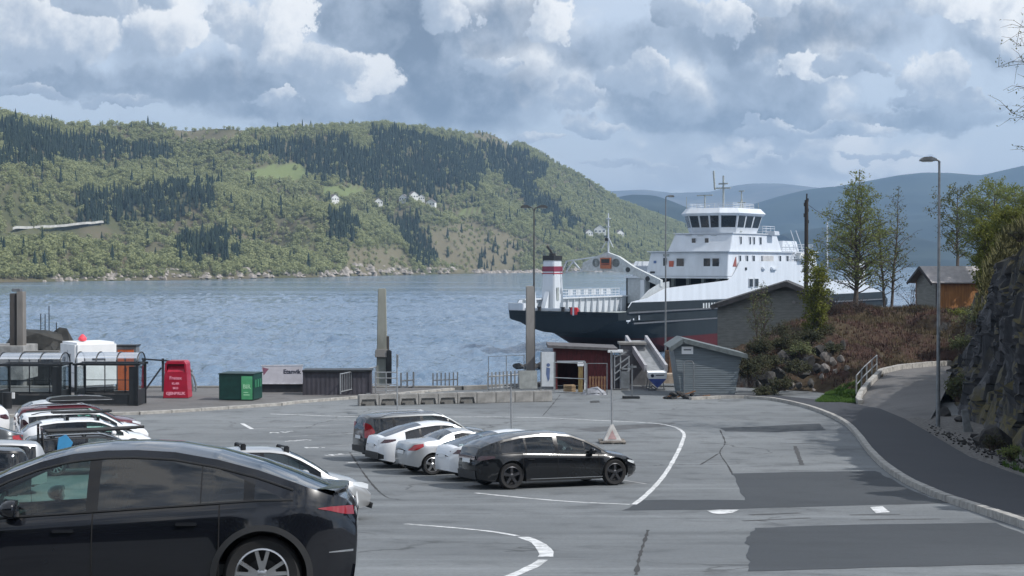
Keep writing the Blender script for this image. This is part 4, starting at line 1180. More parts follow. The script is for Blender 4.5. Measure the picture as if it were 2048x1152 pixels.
# ---- left end of the quay
def box_thing(name, label, cat, px0, px1, ptop, pbot, Y, depth, mat, bevel=.02, rz=0):
    a, b = at(px0, ptop, Y), at(px1, ptop, Y); z0 = at(px0, pbot, Y).z if pbot else gz(Y)
    mb = MB(); mb.box((0, depth / 2, (a.z - z0) / 2), (b.x - a.x, depth, a.z - z0)); o = mb.build(name, mat, bevel=bevel)
    o.location = ((a.x + b.x) / 2, Y, z0); o.rotation_euler = (0, 0, rz)
    return tag(o, label, cat)
box_thing('pier_wall', 'pale grey concrete pier wall at the far left edge', 'wall', -220, 46, 692, 760, 96, 3, CONC)
box_thing('pier_beam', 'low grey concrete beam between dark pillar and white cabin', 'beam', 47, 118, 702, 712, 94, .6, CONC_DK)
def islet():
    c = at(100, 712, 103); root = thing('dark_mound', 'dark lumpy mound with thin upright rods in the water behind the white cabin', 'mound', (c.x, 103, -.5)); h = at(100, 655, 103).z + .5
    mb = MB(); rock_mesh(mb, (.5, 0, h * .45), h * .86, 91, (.75, .8, 1.1)); rock_mesh(mb, (-.55, .2, h * .42), h * .80, 92, (.75, .9, 1.15)); rock_mesh(mb, (-.1, -.4, h * .4), h * .8, 93, (.9, .7, 1.2)); mb.box((-.35, 0, h * .86), (.75, .6, .5)); rock_mesh(mb, (.95, -.3, h * .45), h * .8, 95, (.62, .7, 1.25))
    mb.build('mass', M('dark_wet_rock', (.022, .022, .02), .7, var=.5, scale=2, bump=1, bscale=5), root, fix=False)
    for x, z in ((-.62, .95), (-.32, .9), (-.05, 1.5), (.45, .35)):
        mb = MB(); mb.tube([(x, 0, h * .8), (x, 0, h + z)], .035, 5); mb.build('rod', BLACKM, root)
islet()

def white_cabin():
    c = at(151, 700, 85); z0 = gz(85); root = thing('white_cabin', 'white technical cabin with vent slot behind the bus shelters', 'cabin', (c.x, 85, z0), R(36))
    h = at(151, 686, 85).z - z0; W_, D_ = 2.45, 2.6
    mb = MB(); mb.box((W_ / 2, D_ / 2, h / 2 + .2), (W_, D_, h - .4)); mb.build('body', WHITE, root, bevel=.12)
    mb = MB(); mb.box((W_ / 2, D_ / 2, .2), (W_ - .3, D_ - .3, .4)); mb.build('plinth', BLACKM, root)
    mb = MB(); mb.box((W_ * .55, -.015, h - .95), (.75, .03, .13)); mb.build('vent_slot', DARKGREY, root)
    for (y, z, s) in ((D_ * .7, h - 1.0, .3), (D_ * .35, h - .75, .22), (D_ * .5, h - 1.2, .2)):
        mb = MB(); mb.box((-.04, y, z), (.08, s, s * .9)); mb.build('hatch', GALV, root)
    mb = MB(); mb.box((-.012, D_ / 2, h * .42), (.02, D_ * .86, .04)); mb.box((-.012, D_ * .48, h * .5), (.02, .04, h * .7)); mb.build('seam', GALV, root)
    o = bpy.data.objects.new('x', None)
    mb = MB(); mb.lathe([(0, 0), (.22, .06), (.25, .2), (.14, .34), (.06, .42), (0, .44)], 12); bo = mb.build('buoy', M('pink_red_buoy', (.75, .07, .10), .5, var=.1), smooth=True)
    q = at(165, 683, 86.5); bo.location = (q.x, 86.5, z0 + h - .005); tag(bo, 'small pink red buoy lying on the white cabin roof', 'buoy')
    bpy.data.objects.remove(o)
white_cabin()
def orange_cabinet():
    a, b = at(231, 693, 87), at(271, 693, 87); z0 = gz(87); w = b.x - a.x; h = a.z - z0
    root = thing('orange_cabinet', 'tall cabinet with orange double doors in a grey frame beside the white cabin', 'cabinet', (a.x, 87, z0))
    mb = MB(); mb.box((w / 2, .5, h / 2), (w, .9, h)); mb.build('body', GALV_DK, root, bevel=.02)
    for k in (0, 1):
        mb = MB(); mb.box((w * (.1 + .2 + k * .40) + .01 * k, .03, h * .5 - .05), (w * .39, .06, h * .9)); dr = mb.build('door', M('orange_paint', (.56, .125, .03), .5, var=.12), root, bevel=.01)
        mb = MB(); mb.box((w * (.46 + k * .08), -.015, h * .5), (.03, .03, .2)); mb.build('handle', BLACKM, dr)
    mb = MB(); mb.box((w / 2, .45, h + .04), (w + .12, 1.05, .08)); mb.build('roof', BLACKM, root)
orange_cabinet()

def bus_shelter(cx, Y, rz, label, first=None):
    W_, D_, E_, = 3.15, 1.45, 2.05
    root = thing('bus_shelter', label, 'bus shelter', (cx, Y, gz(Y) + .13), rz, 'arched bus shelters on the quay pavement')
    FR = M('shelter_frame', (.012, .015, .018), .45, var=.2); KICK = M('shelter_kick_panel', (.018, .022, .026), .5, var=.2)
    GL = glass_mat('shelter_glass', (.84, .88, .88), .7); RF = glass_mat('shelter_roof_sheet', (.76, .78, .80), .75)
    for x in (-W_ / 2, W_ / 2):
        for y in (0, D_):
            mb = MB(); mb.box((x, y, E_ / 2), (.11, .11, E_)); mb.build('post', FR, root)
    mb = MB()
    for y in (0, D_): mb.box((0, y, E_ + .05), (W_ + .3, .10, .11))
    for x in (-W_ / 2, W_ / 2): mb.box((x, D_ / 2, E_ + .05), (.09, D_ - .1, .09))
    mb.build('eaves_beam', FR, root)
    n = 12; arc = [(D_ / 2 - (D_ / 2 + .02) * math.cos(k * math.pi / n), E_ + .11 + .52 * math.sin(k * math.pi / n)) for k in range(n + 1)]
    mb = MB(); mb.grid([[Vector((x, y, z)) for y, z in arc] for x in (-W_ / 2 - .06, -W_ / 6, W_ / 6, W_ / 2 + .06)]); mb.build('roof_sheet', RF, root, smooth=True, fix=False)
    for x in (-W_ / 2, -W_ / 6, W_ / 6, W_ / 2):
        mb = MB(); mb.tube([(x, y, z + .015) for y, z in arc], .032, 5); mb.build('roof_hoop', FR, root)
    # back wall: three bays, upper and lower panes
    for i in range(3):
        x = -W_ / 3 + i * W_ / 3
        for z0, z1 in ((.62, 1.18), (1.22, 1.98)):
            mb = MB(); mb.box((x, D_, (z0 + z1) / 2), (W_ / 3 - .07, .012, z1 - z0)); mb.build('pane', GL, root)
    mb = MB()
    for x in (-W_ / 6, W_ / 6): mb.box((x, D_, 1.1), (.045, .05, 1.9))
    mb.box((0, D_, 1.2), (W_ - .1, .05, .04)); mb.box((0, D_, .58), (W_ - .1, .06, .08)); mb.build('mullion', FR, root)
    mb = MB(); mb.box((0, D_, .3), (W_ - .12, .04, .46)); mb.build('kick_panel', KICK, root)
    for x in (-W_ / 2, W_ / 2):
        mb = MB(); mb.box((x, D_ / 2, 1.4), (.012, D_ - .12, 1.15)); mb.build('side_pane', GL, root)
        mb = MB(); mb.box((x, D_ / 2, .42), (.04, D_ - .12, .78)); mb.build('kick_panel', KICK, root)
    mb = MB(); mb.box((W_ / 2 - .24, 0.02, 1.0), (.36, .05, 2.0)); mb.box((-W_ / 2 + .12, 0.02, .35), (.14, .04, .7)); mb.build('end_panel', KICK, root)
    mb = MB(); mb.box((.1, D_ - .35, .47), (W_ * .7, .34, .05)); bn = mb.build('bench', M('bench_slats', (.24, .22, .21), .7), root)
    mb = MB()
    for x in (-.8, 1.0): mb.box((x, D_ - .35, .22), (.06, .28, .44))
    mb.build('bench_leg', FR, bn)
    mb = MB(); mb.box((0, .05, .34), (W_ - .8, .05, .5)); mb.build('front_panel', KICK, root)
    return root
p = ground(212, 817); sh = bus_shelter(p.x, p.y + .1, R(-2), 'bus shelter with arched roof in front of the white cabin and orange cabinet')
p2 = ground(58, 819); dup(sh, (p2.x, p2.y + .1, gz(p2.y + .1) + .13), R(-2), 'bus shelter with arched roof at the far left in front of the dark pillar')
p = ground(16, 822)
root = thing('litter_bin', 'black litter bin standing in front of the leftmost bus shelter', 'litter bin', (p.x, p.y - .1, gz(p.y) + .13))
mb = MB(); mb.lathe([(.22, 0), (.24, .75), (.25, .8), (.17, .82)], 12); mb.build('drum', BLACKM, root, smooth=True)
mb = MB(); mb.box((.3, 0, .65), (.14, .05, .3)); mb.build('sign_plate', WHITE, root)

def clothes_bin():
    p = ground(347, 803); root = thing('clothes_bin', 'red clothes collection bin with pale lettering in front of the steel gate', 'clothes bin', (p.x, p.y + .5, gz(p.y + .5) + .13))
    RED = M('bin_red_paint', (.40, .008, .035), .4, var=.12, coat=.3); RDK = M('bin_chute_red', (.12, .004, .010), .6); PINK = M('bin_pale_print', (.86, .35, .45), .6, var=.05)
    w0, w1, h, d = 1.36, 1.12, 2.02, 1.1
    prof = [(-w0 / 2, 0), (w0 / 2, 0), (w1 / 2, h - .12), (w1 / 2 - .1, h), (-w1 / 2 + .1, h), (-w1 / 2, h - .12)]
    cz0, cz1 = 1.42, 1.86                                        # chute opening
    mb = MB(); mb.prism(prof, 0.28, d); mb.build('body', RED, root, bevel=.03)
    fw = lambda z: w0 / 2 + (w1 / 2 - w0 / 2) * z / h
    mb = MB(); mb.prism([(-w0 / 2, 0), (w0 / 2, 0), (fw(cz0), cz0), (-fw(cz0), cz0)], 0, .3); mb.build('front', RED, root, bevel=.025)
    mb = MB()
    for s in (-1, 1): mb.prism([(s * fw(cz0), cz0 + .002), (s * (fw(cz0) - .1), cz0 + .002), (s * (fw(cz1) - .1), cz1), (s * fw(cz1), cz1)], 0.0, .3)
    mb.prism([(-fw(cz1), cz1 + .002), (fw(cz1), cz1 + .002), (w1 / 2 - .1, h), (-w1 / 2 + .1, h)], 0, .3); mb.build('hood', RED, root)
    mb = MB(); mb.add([(-.45, .02, cz0 + .01), (.45, .02, cz0 + .01), (.43, .27, cz0 + .34), (-.43, .27, cz0 + .34)], [(0, 1, 2, 3)]); mb.build('chute_flap', RED, root, fix=False)
    mb = MB(); mb.box((0, .27, (cz0 + cz1) / 2), (.9, .02, cz1 - cz0)); mb.build('chute', RDK, root)
    for s, sz, z, bd in (('Fretex', .25, 1.10, .006), ('KL\u00c6R', .15, .80, .008), ('SKO', .15, .55, .008), ('GJENBRUK', .215, .26, .010)):
        text(s, sz, PINK, root, (0, -.006, z), (R(90), 0, 0), bold=bd)
    mb = MB(); mb.box((0, .02, -.02), (w0 + .02, .08, .1)); mb.build('skid', BLACKM, root)
clothes_bin()
def steel_gate():
    a = at(287, 717, 86); z0 = gz(86); h = a.z - z0; root = thing('steel_gate', 'dark steel gate frame with a diagonal brace behind the red bin', 'gate', (a.x, 86, z0))
    x1 = at(322, 720, 86).x - a.x; x2 = at(372, 735, 86).x - a.x; x3 = at(391, 790, 86).x - a.x
    DK = M('gate_steel', (.045, .05, .06), .5, metal=.3)
    mb = MB(); mb.box((0, 0, h / 2), (.13, .1, h)); mb.build('post', DK, root)
    mb = MB(); mb.box((x1 + .1, .05, h / 2), (.13, .1, h)); mb.build('post', DK, root)
    mb = MB(); mb.bar((-.1, 0, h - .02), (x1 + .5, 0, h - .14), .09); mb.build('top_rail', DK, root)
    mb = MB(); mb.bar((.1, .06, .25), (x1, .06, 1.5), .09); mb.build('brace', DK, root)
    for k in (0, 1):
        mb = MB(); mb.tube([(x1 + .2, .1 + k * .3, h - .3), (x2 - .1, .1 + k * .3, h - .35), (x2 + .15 + k * .1, .1 + k * .3, h - .75), (x3 - .12 - k * .22, .1 + k * .3, 1.0), (x3 - k * .25, .1 + k * .3, .5), (x3 - k * .25, .1 + k * .3, 0)], .06, 7); mb.build('bent_pipe', GALV_DK, root, smooth=True)
steel_gate()
def green_container():
    p = ground(437, 806); root = thing('recycling_container', 'dark green recycling container with a light green panel on the quay', 'container', (p.x, p.y + .1, gz(p.y) + .13), R(-9))
    k = F / p.y; w = 72 / k; h = 54 / k; d = 1.5
    GD = M('container_dark_green', (.008, .05, .042), .45, var=.2); GL_ = M('container_light_green', (.10, .42, .19), .5, var=.12); GP = M('container_print', (.45, .80, .50), .6)
    mb = MB(); mb.box((w / 2, d / 2, h / 2), (w, d, h - .06)); mb.build('body', GD, root, bevel=.03)
    mb = MB(); mb.box((w / 2, d / 2, h - .02), (w + .06, d + .06, .06)); mb.build('lid', M('container_lid', (.006, .032, .03), .5), root, bevel=.015)
    mb = MB(); mb.box((w * .815, -.012, h * .48), (w * .31, .03, h * .86)); pn = mb.build('panel', GL_, root)
    text('BIR', .3, GP, pn, (w * .815, -.032, h * .52), (R(90), 0, 0), bold=.008)
    mb = MB(); mb.box((w * .81, -.032, h * .22), (.34, .006, .05)); mb.box((w * .79, -.032, h * .31), (.26, .006, .04)); mb.build('print', GP, pn)
    for i in range(3):
        mb = MB(); mb.box((w + .02, .3 + i * .4, h * .62), (.05, .26, h * .3)); mb.build('slot_flap', M('flap_green', (.03, .16, .09), .5), root, bevel=.01)
green_container()

# ---- banner, dark walls
def banner():
    Y = 85.5; a, b = at(524, 732, Y), at(605, 729, Y); z1 = at(524, 766, Y).z; w = b.x - a.x; h = a.z - z1
    root = thing('banner_board', 'white banner board with dark lettering and a red corner wedge on the dark wall', 'banner', (a.x, Y, z1))
    mb = MB(); mb.box((w / 2, 0, h / 2), (w, .05, h)); mb.build('board', M('banner_white', (.58, .57, .62), .6, var=.06), root)
    mb = MB(); mb.bar((-.05, 0, h + .03), (w + .05, 0, h + .05), .08, .05); mb.bar((0, 0, -.03), (w, 0, -.03), .08, .06); mb.build('rail', M('banner_rail', (.62, .62, .66), .5), root)
    text('Etanvik', .34, INK, root, (w * .74, -.028, h * .66), (R(90), 0, 0), bold=.012)
    mb = MB(); mb.add([(.02, -.028, h * .92), (.40, -.028, h * .84), (.10, -.028, h * .45)], [(0, 1, 2)]); mb.build('wedge', M('banner_wedge', (.24, .10, .15), .6), root, fix=False)
    A = at(510, 766, Y); z0 = gz(Y); w2 = at(606, 766, Y).x - A.x
    r2 = thing('dark_wall', 'low dark wall under the white banner board', 'wall', (A.x, Y + .05, z0)); hh = z1 - z0
    mb = MB(); mb.box((w2 / 2, .15, hh / 2), (w2, .3, hh)); mb.build('wall', M('wall_black', (.022, .024, .03), .7, var=.3), r2)
    mb = MB(); mb.box((w2 / 2, .14, hh - .03), (w2 + .05, .36, .1)); mb.build('coping', BLACKM, r2)
banner()
def dark_container():
    pa = ground(606, 793); Y = pa.y - .6; a, b = at(606, 741, Y), at(742, 739, Y); z0 = gz(Y); w = b.x - a.x; h = a.z - z0
    root = thing('dark_container', 'low plain dark grey container between the banner and the ramp railing', 'container', (a.x, Y, z0), R(2)); DG = M('corrugated_dark', (.055, .052, .065), .6, var=.2, scale=1)
    mb = MB(); n = 60; rows = [[], []]
    for i in range(n + 1):
        x = w * i / n; y = -.012 if i % 4 in (0, 1) else .0
        rows[0].append(Vector((x, y, 0.02))); rows[1].append(Vector((x, y, h - .08)))
    mb.grid(rows); mb.box((w / 2, .7, h / 2), (w - .02, 1.34, h - .05)); mb.build('side', DG, root)
    mb = MB(); mb.box((w / 2, .62, h - .03), (w + .08, 1.5, .12)); mb.build('top_rail', BLACKM, root, bevel=.02)
    for x in (.05, w - .05):
        mb = MB(); mb.box((x, 0, h / 2), (.12, .12, h - .05)); mb.build('corner_post', DG, root)
dark_container()

# ---- railings near the ferry ramp
def railing(label, pts, h, rails, posts, mat=GALV, infill=None, r=.035, group=None):
    """pts: (x, Y, z) along the foot"""
    P = [Vector(p) for p in pts]; o = P[0]
    root = thing('railing', label, 'railing', o, 0, group)
    L = [0]
    for a, b in zip(P, P[1:]): L.append(L[-1] + (b - a).length)
    def pos(s):
        for i in range(len(P) - 1):
            if s <= L[i + 1] + 1e-6: return P[i].lerp(P[i + 1], (s - L[i]) / (L[i + 1] - L[i])) - o
        return P[-1] - o
    for k in range(posts):
        q = pos(L[-1] * k / (posts - 1)); mb = MB(); mb.box(q + Vector((0, 0, h / 2)), (r * 2, r * 2, h)); mb.build('post', mat, root)
    for z in rails:
        mb = MB(); mb.tube([pos(s) + Vector((0, 0, z)) for s in sorted(set(L + [L[-1] * i / 6 for i in range(7)]))], r * .85, 6); mb.build('rail', mat, root)
    if infill:
        n = int(L[-1] / infill)
        for k in range(1, n):
            q = pos(L[-1] * k / n); mb = MB(); mb.box(q + Vector((0, 0, (rails[0] + rails[-1]) / 2)), (.03, .03, abs(rails[0] - rails[-1]))); mb.build('bar', mat, root)
    return root
def foot(px, py, Y, dz=0.0):
    p = at(px, py, Y); return (p.x, Y, p.z + dz)
railing('sloping barred steel railing rising beside the dark container', [foot(681, 788, 82.5), foot(752, 772, 86)], 1.15, [.12, 1.1], 3, GALV, .22)
railing('four rail steel railing right of the tapering pillar foot', [foot(751, 790, 84.5), foot(794, 790, 84.5)], 1.3, [.25, .6, .95, 1.28], 3, GALV)
railing('short dark post railing just right of the tapering pillar', [foot(802, 782, 89), foot(827, 780, 89)], 1.08, [.2, .6], 3, GALV_DK, None, .05)
railing('free standing post railing at the quay edge in mid water view', [foot(866, 779, 89.8), foot(915, 777, 89.8)], .98, [.15, .55], 7, GALV_DK, None, .04)
railing('picket railing of the ferry ramp left of the square pillar', [foot(976, 782, 88.5), foot(1052, 776, 90.5)], 1.1, [.15, .85], 11, GALV, None, .05)
railing('tall thin wire fence frame above the picket railing', [foot(977, 782, 88.2), foot(1048, 779, 88.2)], 2.05, [.1, 2.03], 3, GALV_DK, None, .022)
railing('tall thin wire fence frame in front of the red shed opening', [foot(1108, 790, 86), foot(1172, 793, 85.4)], 1.9, [.2, 1.0, 1.88], 2, GALV, None, .03)
railing('tall thin wire fence frame in front of the pallets at the red shed', [foot(1174, 793, 85.2), foot(1214, 793, 85.2)], 1.9, [.2, 1.88], 2, GALV_DK, None, .025)
o = box_thing('leaning_sheet', 'grey metal sheet leaning at the foot of the square pillar', 'sheet', 1038, 1075, 741, 778, 87.5, .05, M('grey_sheet', (.24, .255, .25), .6, var=.2)); o.rotation_euler = (R(-9), 0, R(5))
def poster():
    Y = 88.8; a, b = at(1083, 704, Y), at(1109, 704, Y); z0 = gz(Y); w, h = b.x - a.x, a.z - z0
    root = thing('poster_panel', 'white panel with a blue figure print beside the red shed', 'poster', (a.x, Y, z0))
    mb = MB(); mb.box((w / 2, .03, h * .55), (w, .06, h * .9)); mb.build('panel', M('poster_white', (.62, .66, .70), .5, var=.08), root)
    BL = M('poster_blue', (.11, .16, .30), .6, var=.2); mb = MB()
    mb.lathe([(.0, -.005), (.11, -.004), (.11, 0)], 10, (w * .52, -.004, h * .66), 'Y'); mb.add([(w * .38, -.006, h * .6), (w * .66, -.006, h * .58), (w * .62, -.006, h * .3), (w * .5, -.006, h * .22), (w * .35, -.006, h * .42)], [(0, 1, 2, 3, 4)])
    mb.build('print', BL, root, fix=False)
    mb = MB(); mb.box((-.03, .03, h * .5), (.07, .09, h)); mb.box((w + .03, .03, h * .5), (.07, .09, h)); mb.build('post', GALV_DK, root)
poster()

# ---- concrete blocks
def concrete_blocks():
    a, b = ground(718, 812), ground(1105, 803); n = 10
    d = Vector((b.x - a.x, b.y - a.y)); L = d.length / n; rz = math.atan2(d.y, d.x); h = .58
    proto = None
    def block(slot):
        mb = MB(); w = L - .012
        prof = [(0, 0), (w * .10, 0), (w * .16, .32), (w * .84, .32), (w * .90, 0), (w, 0), (w, h), (0, h)] if slot else [(0, 0), (w, 0), (w, h), (0, h)]
        mb.prism(prof, 0, .42)
        return mb
    for i in range(n):
        slot = i < 6
        root = thing('concrete_block', '', 'concrete block', (a.x + d.x * i / n, a.y + d.y * i / n, gz(a.y + d.y * i / n) - .01), rz, 'concrete blocks along the ramp')
        nm = ['leftmost', 'second', 'third', 'fourth', 'fifth', 'sixth', 'seventh', 'eighth', 'ninth', 'rightmost'][i]
        root['label'] = ('%s grey concrete barrier block of the row, with a lifting recess' if slot else '%s grey concrete barrier block of the row, with a plain face') % (nm + (' from the left' if i not in (0, 9) else ''))
        o = block(slot).build('body', CONC, root, bevel=.025)
        if slot:
            mb = MB(); mb.box((L * .5, .22, .16), (L * .66, .3, .30)); mb.build('recess', CONC_DK, root)
            mb = MB(); mb.box((L * .26, .02, .05), (.12, .12, .12)); mb.build('foot', BLACKM, root)
        mb = MB(); mb.tube([(L * .4, .2, h - .02), (L * .4, .2, h + .05), (L * .6, .2, h + .05), (L * .6, .2, h - .02)], .02, 5); mb.build('lifting_eye', GALV_DK, root)
concrete_blocks()

# ---- sign posts on the lot
def sign_post(px, pbase, ptop, label, pyramid):
    p = ground(px, pbase); t = at(px, ptop, p.y); h = t.z - p.z
    root = thing('sign_post', label, 'sign post', (p.x, p.y, p.z))
    mb = MB(); mb.tube([(0, 0, .0), (-.03, 0, h)], .035, 8); mb.build('post', GALV, root, smooth=True)
    mb = MB(); mb.box((0, .2, h - .35), (.03, .55, .6)); mb.build('sign_plate', GALV_DK, root)      # plate seen edge-on
    if pyramid:
        mb = MB(); mb.box((0, 0, .42), (.72, .6, .62), taper=.12); mb.build('pyramid_foot', M('pale_concrete', (.46, .45, .44), .8, var=.2), root, bevel=.02)
        mb = MB(); mb.add([(-.18, -.285, .18), (.16, -.285, .18), (-.0, -.14, .52)], [(0, 1, 2)]); mb.build('warning_triangle', M('red_pink_print', (.36, .24, .24), .7), root, fix=False)
        for k in range(6):
            mb = MB(); mb.box((.0, -.5 + k * .2, .09), (1.0, .13, .03)); mb.build('pallet_board', M('grey_timber', (.20, .18, .16), .85, var=.3), root)
        for x in (-.44, 0, .44):
            mb = MB(); mb.box((x, 0, .04), (.1, 1.1, .075)); mb.build('pallet_bearer', M('grey_timber', (.20, .18, .16), .85), root)
    else:
        mb = MB(); mb.box((0, 0, .06), (.34, .34, .12), taper=.8); mb.build('foot', M('pale_concrete', (.46, .45, .44), .8, var=.2), root, bevel=.02)
sign_post(1224, 886, 702, 'thin sign post on a concrete pyramid and pallet behind the black car', True)
sign_post(1023, 872, 742, 'thin sign post rising behind the white hatchback and black car', False)
sign_post(795, 830, 708, 'thin sign post in front of the concrete blocks above the wagon with red tail light', False)
def mobile_sign():
    p = ground(1262, 797); root = thing('mobile_sign', 'short post on a dark rubber foot plate left of the blue grey hut', 'sign post', (p.x, p.y, p.z))
    mb = MB(); mb.box((0, 0, .07), (.95, .5, .13)); mb.build('foot', BLACKM, root, bevel=.02)
    mb = MB(); mb.box((.06, 0, 1.0), (.07, .07, 1.8)); mb.build('post', GALV_DK, root)
    mb = MB(); mb.box((.06, .03, 1.75), (.5, .03, .12)); mb.build('crossbar', GALV_DK, root)
mobile_sign()
def leaning_slab():
    p = ground(1937, 868); root = thing('marker_slab', 'grey leaning concrete slab on the gravel below the rock face', 'slab', (p.x, p.y, p.z + .05)); h = 46 * p.y / F
    mb = MB(); mb.prism([(-.18, 0), (.14, 0), (-.04, h), (-.30, h)], -.06, .06); mb.build('slab', M('slab_grey', (.20, .215, .225), .8, var=.25), root, bevel=.015)
    mb = MB(); mb.bar((.2, .05, .02), (-.05, .02, h * .6), .05); mb.build('prop', GALV_DK, root)
leaning_slab()

# ---- clutter between shed and hut
def pallet_upright(px, py, Y, label):
    a = foot(px, py, Y); root = thing('pallet', label, 'pallet', a); root.rotation_euler = (R(-8), 0, 0)
    for k in range(6):
        mb = MB(); mb.box((.07 + k * .17, 0, .55), (.1, .025, 1.1)); mb.build('slat', WOOD_BR, root)
    for z in (.08, .55, 1.02):
        mb = MB(); mb.box((.5, .06, z), (1.0, .09, .09)); mb.build('bearer', WOOD_BR, root)
pallet_upright(1178, 790, 87.6, 'brown wooden pallet standing on edge against the red shed')
def crate(px, py, Y, w, d, h, rz, label, mat=WOOD_TAN, n=4):
    a = foot(px, py, Y); root = thing('crate', label, 'crate', a, rz)
    for k in range(n):
        z = h * (k + .5) / n
        for s in (-1, 1):
            mb = MB(); mb.box((0, s * d / 2, z), (w, .025, h / n - .02)); mb.build('plank', mat, root)
        for s in (-1, 1):
            mb = MB(); mb.box((s * w / 2, 0, z), (.025, d - .03, h / n - .02)); mb.build('plank', mat, root)
    mb = MB(); mb.box((0, 0, h * .96), (w - .03, d - .03, .03)); mb.build('lid', mat, root)
crate(1139, 791, 87.2, .6, .5, .62, R(12), 'pale wooden crate in the red shed opening')
crate(1336, 766, 92, 1.75, .9, .6, 0, 'tan wooden crate between the blue white boat and the hut', M('tan_crate', (.40, .33, .26), .8, var=.2))
crate(1348, 748, 95, .9, .9, 1.5, R(10), 'tall brown crate stack behind the sloping channel', WOOD_BR, 6)
mb = MB(); mb.box((0, 0, .85), (.26, .26, 1.7)); o = mb.build('timber_post', M('ochre_timber', (.21, .15, .06), .8, var=.3, stretch=(6, 6, 1))); o.location = foot(1161, 791, 86.6); tag(o, 'ochre timber post with a white cap box at the red shed', 'post')
mb = MB(); mb.box((0, 0, .1), (.36, .3, .2)); o = mb.build('cap_box', WHITE, bevel=.02); q = foot(1161, 791, 86.6); o.location = (q[0], q[1], q[2] + 1.7); tag(o, 'small white box on top of the ochre timber post', 'box')
def tarp():
    c = foot(1188, 793, 85.6); mb = MB(); rows = []
    for j in range(13):
        row = []
        for i in range(19):
            x, y = -0.9 + i * .1, -.5 + j * .08; rr = (x / .9) ** 2 + (y / .5) ** 2
            row.append(Vector((x, y, max(0.0, .52 * (1 - rr) + .14 * fbm(Vector((x * 2, y * 2, 3)), 3)) + .01)))
        rows.append(row)
    mb.grid(rows); o = mb.build('tarpaulin', M('grey_tarp', (.24, .25, .28), .6, var=.3, scale=2), smooth=True, fix=False); o.location = c; tag(o, 'grey tarpaulin heaped over something low in front of the pallet', 'tarpaulin')
tarp()
def scaffold():
    a = foot(1229, 778, 89); root = thing('scaffold_stack', 'stack of grey scaffold frames and diagonal braces right of the red shed', 'scaffold', a)
    for x in (0, .35, .85):
        mb = MB(); mb.tube([(x, 0, 0), (x, 0, 2.35 - x * .5)], .04, 6); mb.build('upright', GALV, root)
    for (x0, z0, x1, z1) in ((0, .5, .9, 1.15), (0, .9, .9, 1.6), (0, 1.3, .9, 1.95), (.3, 1.2, .95, 1.2), (0, 1.9, .7, 2.2)):
        mb = MB(); mb.bar((x0, -.05, z0), (x1, -.05, z1), .07); mb.build('brace', GALV, root)
    mb = MB(); mb.box((.4, .35, 1.0), (.95, .3, 2.0)); mb.build('backing', DARKGREY, root)
    mb = MB(); mb.box((.62, -.1, .55), (.5, .1, 1.0)); mb.build('gate_leaf', GALV_DK, root)
    mb = MB(); mb.box((.05, .1, 2.25), (.9, .5, .14)); mb.build('cap_sheet', WHITE, root)
scaffold()
def gangway():
    top, bot = at(1272, 682, 95.0), at(1312, 742, 89.5)
    d = bot - top; root = thing('gangway_channel', 'grey steel channel sloping down from a concrete block above the small boat', 'gangway', top)
    mb = MB(); mb.bar((0, 0, 0), d, 1.15, .1); mb.build('deck', M('channel_grey', (.20, .21, .22), .6, var=.2), root)
    side = Vector((1, 0, 0))
    for s in (-1, 1):
        mb = MB(); mb.bar(Vector((s * .62, 0, .16)), d + Vector((s * .62, 0, .16)), .16, .42); mb.build('side_beam', M('channel_light', (.33, .33, .35), .6, var=.15), root)
    r2 = thing('concrete_block', 'tall grey concrete block carrying the sloping steel channel', 'concrete block', (at(1262, 775, 93).x, 93, gz(93) - .1))
    hh = at(1262, 686, 93).z - gz(93)
    mb = MB(); mb.box((.1, .6, hh / 2), (1.5, 1.4, hh)); mb.build('body', M('block_grey', (.13, .135, .145), .8, var=.2), r2, bevel=.04)
    mb = MB(); mb.box((.1, .6, hh + .07), (1.7, 1.6, .14)); mb.build('cap', CONC_DK, r2)
    mb = MB(); mb.prism([(.85, 0), (2.0, 0), (.85, hh * .62)], .2, 1.0); mb.build('buttress', M('block_grey2', (.16, .16, .165), .8, var=.2), r2)
gangway()
